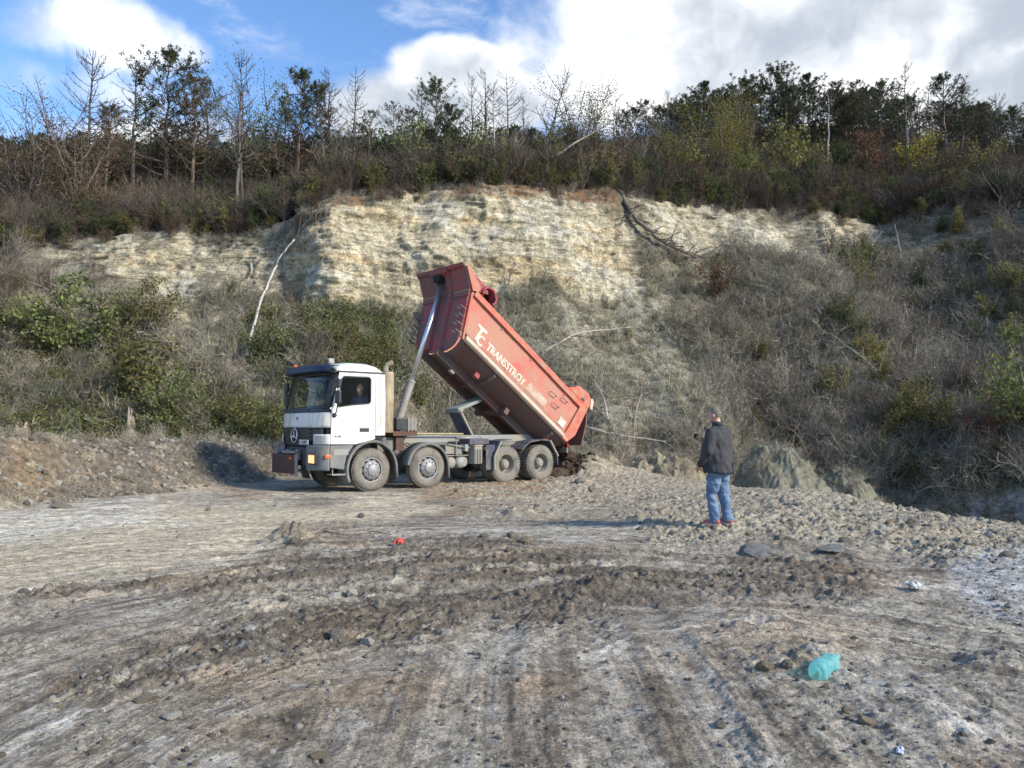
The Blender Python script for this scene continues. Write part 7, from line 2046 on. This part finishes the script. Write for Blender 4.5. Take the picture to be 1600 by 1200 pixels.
jn = [('loft', [((0, -0.01, 0.80), 0.20, 0.165), ((0, -0.005, 0.90), 0.195, 0.165), ((0, 0, 1.0), 0.17, 0.13)]), ('ell', (-0.085, -0.06, 0.86), (0.095, 0.085, 0.10)), ('ell', (0.085, -0.06, 0.86), (0.095, 0.085, 0.10)),
      ('cap', (-0.095, -0.01, 0.84), (-0.115, 0.065, 0.50), 0.118, 0.092), ('cap', (-0.115, 0.065, 0.50), (-0.125, 0.0, 0.10), 0.088, 0.078),
      ('cap', (0.095, -0.01, 0.84), (0.115, -0.005, 0.50), 0.118, 0.092), ('cap', (0.115, -0.005, 0.50), (0.135, -0.075, 0.10), 0.088, 0.078),
      ('ell', (-0.125, 0.015, 0.07), (0.068, 0.085, 0.045)), ('ell', (0.135, -0.06, 0.07), (0.068, 0.085, 0.045))]
me = blend_mesh('jeans', jn, 0.011, M_jeans, 3, cloth(0.020, 6, 11, 13))
jeans = link_mesh('jeans', me, man)
for sx_, yy, rz in ((-0.125, 0.02, 0.12), (0.135, -0.055, -0.2)):
    sh = [('ell', (0, -0.05, 0.05), (0.042, 0.06, 0.045)), ('ell', (0, 0.08, 0.040), (0.046, 0.10, 0.036)), ('cap', (0, -0.05, 0.05), (0, -0.03, 0.10), 0.042, 0.04)]
    me = blend_mesh('shoe', sh, 0.008, M_shoe, 2); so = link_mesh('shoe', me, man); so.location = (sx_, yy, 0.012); so.rotation_euler = (0, 0, rz)
    mb = MB(); mb.prism([(0.05 * math.cos(a) * (1.0 if math.sin(a) > 0 else 0.9), 0.15 * math.sin(a) + 0.02) for a in np.linspace(0, 2 * math.pi, 18, endpoint=False)], -0.012, 0.018, lambda a, y, b_: (a, b_, y)); mb.build('sole', M_sole, so, bevel=0.004)
hc = Vector(head_c); Rr = Euler((-0.12, 0, 0.32)).to_matrix()
hr = [('ell', hc + Rr @ Vector((0, -0.018, 0.028)), (0.0815, 0.096, 0.101), (-0.12, 0, 0.32))]
me = blend_mesh('hair', hr, 0.008, M_hair, 1, lambda c_: 0.002 * float(vnoise(c_.x * 90, c_.y * 90, c_.z * 90, 3)))
bm = bmesh.new(); bm.from_mesh(me)
Ri = Rr.transposed()
dele = [v_ for v_ in bm.verts if (lambda q: q.z < -0.045 - 0.3 * (q.y < -0.05) * 0.05 or (q.y > 0.02 and q.z < 0.045) or (q.y > 0.045 and q.z < 0.08) or q.y > 0.078)(Ri @ (v_.co - hc))]
bmesh.ops.delete(bm, geom=dele, context='VERTS'); bm.to_mesh(me); bm.free()
link_mesh('hair', me, man)
# phone, held level in front of the chest
ph = MB(); ph.box((-0.08, -0.005, -0.039), (0.08, 0.005, 0.039)); pho = ph.build('phone', M_hole, None, bevel=0.006)
wp = man.matrix_basis @ Vector((-0.06, 0.365, 1.39))
pho.location = wp; pho.rotation_euler = (0.1, 0, math.atan2(-fwd.x, fwd.y) + 0.15)
tag(pho, 'black phone held level in front of the man', 'phone')

# ---- the driver leaning toward the open side window
TRM = Matrix.Translation((-3.53, 19.21, -0.015)) @ Matrix.Rotation(TH, 4, 'Z')
TRI = TRM.inverted()
def cab_point(px, py, yo):
    o_ = TRI @ Vector((0, 0, CAM_Z)); d = TRI.to_3x3() @ cray(px, py); t = (yo - o_.y) / d.y; return o_ + d * t
hcl = cab_point(562.5, 607, 0.36)
sh = head_shapes((0, 0, 0), 0.0, 0.0) + [('cap', (0, -0.02, -0.20), (0, 0, -0.08), 0.055, 0.052), ('ell', (0, -0.03, -0.40), (0.18, 0.11, 0.17)), ('ell', (0, -0.02, -0.68), (0.16, 0.12, 0.24)),
    ('cap', (-0.18, -0.02, -0.28), (-0.23, 0.05, -0.52), 0.05, 0.04), ('cap', (-0.23, 0.05, -0.52), (-0.12, 0.22, -0.60), 0.038, 0.028), ('cap', (0.18, -0.02, -0.28), (0.25, 0.02, -0.54), 0.05, 0.04), ('cap', (0.25, 0.02, -0.54), (0.12, 0.2, -0.62), 0.038, 0.028),
    ('cap', (0.09, 0, -0.85), (0.48, 0.10, -0.84), 0.085, 0.06), ('cap', (0.0, 0.08, -0.85), (0.42, 0.26, -0.84), 0.085, 0.06), ('cap', (0.48, 0.10, -0.84), (0.52, 0.10, -1.22), 0.055, 0.04), ('cap', (0.42, 0.26, -0.84), (0.45, 0.26, -1.22), 0.055, 0.04)]
sh += hand_shapes((-0.12, 0.22, -0.60), (0.3, 0.8, -0.5), (0, 0, -1), 1.0, 1.2) + hand_shapes((0.12, 0.2, -0.62), (-0.3, 1, 0), (0, 0, -1), 1.0, 0.8)
me = blend_mesh('person', sh, 0.01, M_skin, 3)
drv = link_mesh('person', me)
hw = TRM @ hcl
drv.location = hw; drv.rotation_euler = (0, 0, TH + math.radians(118)); drv.scale = (1.0, 1.0, 1.0)
tag(drv, 'driver in a navy top looking out of the cab side window', 'person')
tp_ = [('loft', [((0, -0.03, -0.84), 0.185, 0.15), ((0, -0.02, -0.6), 0.185, 0.145), ((0, -0.02, -0.4), 0.205, 0.135), ((0, -0.03, -0.28), 0.20, 0.11), ((0, -0.02, -0.21), 0.10, 0.085), ((0, -0.01, -0.17), 0.064, 0.064)]),
       ('cap', (-0.18, -0.02, -0.29), (-0.24, 0.05, -0.53), 0.068, 0.055), ('cap', (-0.24, 0.05, -0.53), (-0.14, 0.19, -0.59), 0.052, 0.042), ('cap', (0.18, -0.02, -0.29), (0.26, 0.02, -0.55), 0.068, 0.055), ('cap', (0.26, 0.02, -0.55), (0.14, 0.18, -0.62), 0.052, 0.042)]
link_mesh('top', blend_mesh('top', tp_, 0.012, M_top, 3, cloth(0.006, 7, 6, 23)), drv)
me = blend_mesh('hair', [('ell', Vector((0, -0.022, 0.034)), (0.083, 0.096, 0.100))], 0.009, M_hair, 1)
bm = bmesh.new(); bm.from_mesh(me); bmesh.ops.delete(bm, geom=[v_ for v_ in bm.verts if v_.co.z < -0.03 or (v_.co.y > 0.04 and v_.co.z < 0.08) or v_.co.y > 0.08], context='VERTS'); bm.to_mesh(me); bm.free()
link_mesh('hair', me, drv)
mb = MB()
for sx_ in (-0.033, 0.033):
    mb.tube([(sx_ + 0.026 * math.cos(a), 0.108, 0.012 + 0.018 * math.sin(a)) for a in np.linspace(0, 2 * math.pi, 13)], 0.0025, 4, cap=False)
mb.build('glasses', M_rust, drv)

# ================================================================== THINGS ON THE GROUND
# crushed turquoise bottle lying on its side
def pet_mat():
    mt, nt = new_mat('turquoise_plastic')
    tr = N(nt, 'ShaderNodeBsdfTransparent', ins={'Color': (0.68, 0.95, 0.95, 1)})
    df = N(nt, 'ShaderNodeBsdfPrincipled', ins={'Base Color': (0.36, 0.80, 0.82, 1), 'Roughness': 0.12})
    tl = N(nt, 'ShaderNodeBsdfTranslucent', ins={'Color': (0.45, 0.92, 0.93, 1)})
    m1 = N(nt, 'ShaderNodeMixShader', ins={0: 0.5, 1: df.outputs[0], 2: tl.outputs[0]})
    lw = N(nt, 'ShaderNodeLayerWeight', ins={'Blend': 0.35})
    f = math_n(nt, 'MULTIPLY_ADD', lw.outputs['Facing'], 0.6, 0.28, clamp=True)
    m2 = N(nt, 'ShaderNodeMixShader', ins={0: f, 1: tr.outputs[0], 2: m1.outputs[0]})
    out(nt, m2.outputs[0]); return mt
M_pet = pet_mat()
bp = ground_at(1290, 1052)
e = empty('plastic_bottle', bp + Vector((0, 0, 0.05)), rot=(0.0, -0.12, math.radians(42)))
tag(e, 'crushed turquoise plastic bottle lying on the dirt in the foreground', 'bottle')
rows = []
prof = [(0.0, 0.048), (0.006, 0.058), (0.02, 0.064), (0.045, 0.066), (0.052, 0.062), (0.059, 0.066), (0.085, 0.066), (0.092, 0.061), (0.10, 0.064), (0.125, 0.060), (0.145, 0.052), (0.165, 0.055), (0.185, 0.062), (0.192, 0.058), (0.20, 0.060), (0.22, 0.054), (0.24, 0.040), (0.255, 0.028), (0.27, 0.021), (0.28, 0.019)]
rs = random.Random(4)
for i, (a, r) in enumerate(prof):
    row = []
    for k in range(25):
        t = 2 * math.pi * (k % 24) / 24
        sq = 1.0 / max(abs(math.cos(t)), abs(math.sin(t))) ** 0.55
        cr = 1 + 0.10 * float(vnoise(a * 30, t * 1.6, 0, 7)) + 0.07 * float(vnoise(a * 90, t * 4, 0, 8))
        rr = r * min(sq, 1.22) * cr
        row.append((a - 0.13 + 0.008 * float(vnoise(t * 2, a * 20, 0, 9)), rr * math.cos(t), rr * math.sin(t) * (0.86 if 0.1 < a < 0.2 else 1.0)))
    rows.append(row)
mb = MB(); mb.grid(rows); mb.build('bottle_body', M_pet, e, True, fix=False)
e.scale = (1.05, 0.82, 0.82)
rows2 = [[(-0.13 + dx, rr * math.cos(2 * math.pi * k / 24) , rr * math.sin(2 * math.pi * k / 24)) for k in range(25)] for rr, dx in ((0.05, 0.0), (0.042, 0.004), (0.03, 0.022), (0.012, 0.03), (0.001, 0.028))]
mb = MB(); mb.grid(rows2); mb.build('base', M_pet, e, True, fix=False)
mb = MB(); mb.lathe([(0.019, 0.145), (0.019, 0.175), (0.014, 0.177)], (0, 0, 0), 'x', 16); mb.build('neck', M_pet, e, True, fix=False)

def crumple(name, P, size, mat, label, cat, seed, flat=0.35, n=14):
    mb = MB(); rows = []
    for i in range(n + 1):
        row = []
        for j in range(n + 1):
            u, v_ = i / n - 0.5, j / n - 0.5
            edge = 1 - 0.35 * abs(float(vnoise(math.atan2(v_, u) * 1.5, 2, 0, seed)))
            z_ = flat * (0.5 + 0.9 * float(ridged(u * 3, v_ * 3, 0, octv=2, seed=seed))) * (1 - 1.6 * (u * u + v_ * v_))
            row.append((u * size[0] * edge, v_ * size[1] * edge, max(-0.2, z_) * size[2]))
        rows.append(row)
    mb.grid(rows); o = mb.build(name, mat, None, True, fix=False, solid=0.002); o.location = P + Vector((0, 0, 0.004)); o.rotation_euler = (0, 0, seed)
    tag(o, label, cat); return o
M_rag = painted('red_cloth', (0.62, 0.10, 0.075), (0.52, 0.09, 0.07), 0.8, bump=0.1)
M_litter = painted('white_litter', (0.62, 0.61, 0.58), (0.5, 0.49, 0.46), 0.6)
M_lav = painted('bluish_litter', (0.55, 0.56, 0.72), (0.48, 0.50, 0.64), 0.6)
crumple('red_rag', ground_at(624, 852), (0.17, 0.12, 0.11), M_rag, 'crumpled red rag on the dark churned mud in front of the truck', 'rag', 3, 0.8)
crumple('paper_scrap', ground_at(1427, 920), (0.20, 0.12, 0.10), M_litter, 'white crumpled scrap left of the blue-grey gravel patch', 'litter', 5, 0.6)
crumple('plastic_scrap', ground_at(1407, 1175), (0.09, 0.035, 0.03), M_lav, 'small pale violet scrap at the bottom right of the ground', 'litter', 1, 0.5)
crumple('plastic_scrap', hill_at(1537, 634, 1.0) + Vector((0, -0.6, 0.3)), (0.35, 0.3, 0.25), M_litter, 'white scrap caught in the brush on the far right slope', 'litter', 2, 0.6)

# stones one can tell apart
ST = [  # px, py, width px, flatness, material, label
    (1188, 862, 62, 0.22, 'g', 'long flat grey slab lying in the rubble below the man'),
    (1300, 858, 38, 0.3, 'g', 'grey flat slab right of the long grey one'),
    (1235, 850, 24, 0.8, 'd', 'dark lump of clay between the two flat slabs'),
    (1375, 836, 20, 0.7, 'p', 'pale stone on the rubble slope right of the two flat slabs'),
    (1500, 832, 18, 0.7, 'p', 'pale round stone on the plateau edge at the right'),
    (72, 762, 56, 0.5, 'b', 'big tan boulder half sunk in the bank on the left'),
    (98, 770, 36, 0.4, 'b', 'tan boulder leaning on the biggest one in the bank'),
    (114, 736, 22, 0.9, 'p', 'pale upright slab stuck in the bank'),
    (62, 718, 14, 0.8, 'p', 'pale stone high in the bank left of the upright slab'),
    (152, 748, 16, 0.8, 'p', 'pale stone in the bank right of the upright slab'),
    (200, 757, 8, 0.8, 'p', 'small pale stone low in the middle of the bank'),
    (745, 770, 9, 0.8, 'p', 'small whitish stone in front of the second wheel'),
    (820, 848, 26, 0.6, 'y', 'sandy stone on the little ridge of clay beyond the red rag'),
    (800, 838, 18, 0.7, 'd', 'dark clod beside the sandy stone'),
    (1048, 1024, 14, 0.8, 'p', 'pale pebble in the middle of the foreground'),
    (748, 1022, 18, 0.6, 'p', 'pale flat stone at the lower edge of the dark mud'),
    (636, 1037, 20, 0.5, 'p', 'pale flat stone left of the other one below the dark mud'),
    (268, 1120, 30, 0.4, 'p', 'long pale flat stone in the lower left foreground'),
    (500, 1185, 26, 0.6, 'y', 'tan stone at the bottom edge left of the middle'),
    (1125, 1135, 22, 0.7, 'd', 'grey clod in the lower right foreground'),
    (1352, 1130, 26, 0.7, 'y', 'brownish stone below the turquoise bottle'),
    (1195, 1046, 30, 0.7, 'y', 'upright lump of brown clay left of the turquoise bottle'),
    (1228, 1040, 24, 0.6, 'd', 'dark lump of clay touching the brown one near the bottle'),
    (460, 850, 16, 0.9, 'd', 'dark pointed clod where the track bends'),
    (30, 945, 10, 0.7, 'p', 'white pebble by the dark rut at the left'),
    (905, 757, 20, 0.7, 'g', 'bluish grey block near the tipped load'),
    (925, 768, 16, 0.7, 'g', 'second bluish grey block in front of the first'),
]
MM = {'g': stone_mat('blue_grey_stone', (0.31, 0.30, 0.27), (0.30, 0.30, 0.28)), 'd': M_stone_d, 'p': M_stone_l, 'b': stone_mat('tan_boulder', (0.32, 0.27, 0.20), (0.30, 0.26, 0.19)), 'y': M_stone_y}
for i, (px, py_, wpx, fl, mk, lab) in enumerate(ST):
    P = ground_at(px, py_); s = wpx / F_PX * P.y / 2.1
    mb = rock_mb(3, fl, 0.4, 40 + i); me = mb.mesh('stone', MM[mk], 'angle' if False else False)
    o = link_mesh('stone', me); o.location = P + Vector((0, 0, s * fl * 0.30)); o.scale = (s, s, s); o.rotation_euler = (RG.uniform(-.2, .2), RG.uniform(-.2, .2), RG.uniform(-.5, .5))
    tag(o, lab, 'stone' if 'clod' not in lab and 'clay' not in lab else 'clod', 'stones and clods on the ground')

# sticks
def stick(pts, r, mt, label, hgt=0.03, nm='stick'):
    W3 = [ground_at(a, b) + Vector((0, 0, hgt)) for a, b in pts]; o0 = W3[0].copy()
    mb = MB(); loc = []
    for i in range(len(W3) - 1):
        for j in range(3): loc.append(W3[i].lerp(W3[i + 1], j / 3) - o0 + rv(r * 0.8))
    loc.append(W3[-1] - o0)
    mb.tube(loc, [r * (1 - 0.5 * i / len(loc)) for i in range(len(loc))], 6)
    o = mb.build(nm, mt, None, True, fix=False); o.location = o0; tag(o, label, 'stick'); return o
stick([(145, 697), (170, 690), (200, 692), (238, 712)], 0.05, M_stumpwood, 'long curved stick on top of the bank under the dead trunk')
stick([(158, 682), (176, 694)], 0.045, M_twig_b, 'short brown stick leaning at the top of the bank')
stick([(115, 941), (138, 938), (175, 932)], 0.014, M_stumpwood, 'thin pale stick beside the dark rut at the left', 0.02)
stick([(471, 848), (490, 838), (512, 826)], 0.022, M_stumpwood, 'straight stick poking out where the track bends', 0.05)
stick([(505, 832), (540, 838), (580, 833), (612, 838)], 0.012, M_stumpwood, 'thin bent stick left of the red rag', 0.03)
stick([(130, 775), (150, 778), (165, 772)], 0.03, M_stumpwood, 'grey stick low on the bank at the left', 0.05)

# soil sliding out of the body onto the heap
M_soil = stone_mat('dark_wet_soil', (0.085, 0.06, 0.042), (0.13, 0.095, 0.065))
SO = [proto_ob('clod', [(rock_mb(2, 0.8, 0.9, 70 + k), M_soil)]) for k in range(3)]
n_ = 800
tl0 = TRM @ Vector((7.15, 1.25, 1.1)); pile = Vector((tl0.x + 0.25, tl0.y + 0.2, 0))
rr_ = np.abs(SR.normal(0, 0.62, n_)); aa = SR.uniform(0, 6.28, n_)
X = pile.x + rr_ * np.cos(aa) * 1.1 ; Y = pile.y + rr_ * np.sin(aa)
hz = np.clip(1.0 - rr_ * 1.1, 0, 1)
Z = ground_z(X, Y, False) + hz * SR.uniform(0.3, 1.0, n_) * 0.95
fall = SR.rand(n_) < 0.4
fx_ = SR.uniform(0, 1, n_)
yl = SR.uniform(0.3, 2.2, n_)
for i in np.where(fall)[0]:
    q = TRM @ Vector((6.90 + 0.40 * fx_[i] + SR.normal(0, .05), yl[i], 1.30 - 0.75 * fx_[i] + SR.normal(0, .05))); X[i], Y[i], Z[i] = q.x, q.y, q.z
rot = SR.uniform(0, 6.28, (n_, 3))
o = scatter('tipped_soil', SO, np.stack([X, Y, Z], -1), rot, 0.04 + 0.11 * SR.rand(n_) ** 2, SR.choice(3, n_))
mb = MB(); rows = []
for i in range(31):
    row = []
    for j in range(31):
        x_, y_ = (i / 15 - 1) * 1.25, (j / 15 - 1) * 1.25; q = math.hypot(x_, y_) / 1.25
        row.append((x_, y_, -0.25 + 1.45 * max(0, 1 - q) ** 1.1 + 0.16 * float(fbm(x_ * 2.5, y_ * 2.5, 0, octv=4, gain=0.65, seed=77))))
    rows.append(row)
mb.grid(rows); hp = mb.build('soil_heap', M_soil, None, False, fix=False); hp.location = (pile.x, pile.y, gz(pile.x, pile.y) * 0 + float(ground_z(np.array([pile.x]), np.array([pile.y]), False)[0]))
tag(hp, 'dark heap of fresh soil under the open tail of the truck body', 'soil heap')
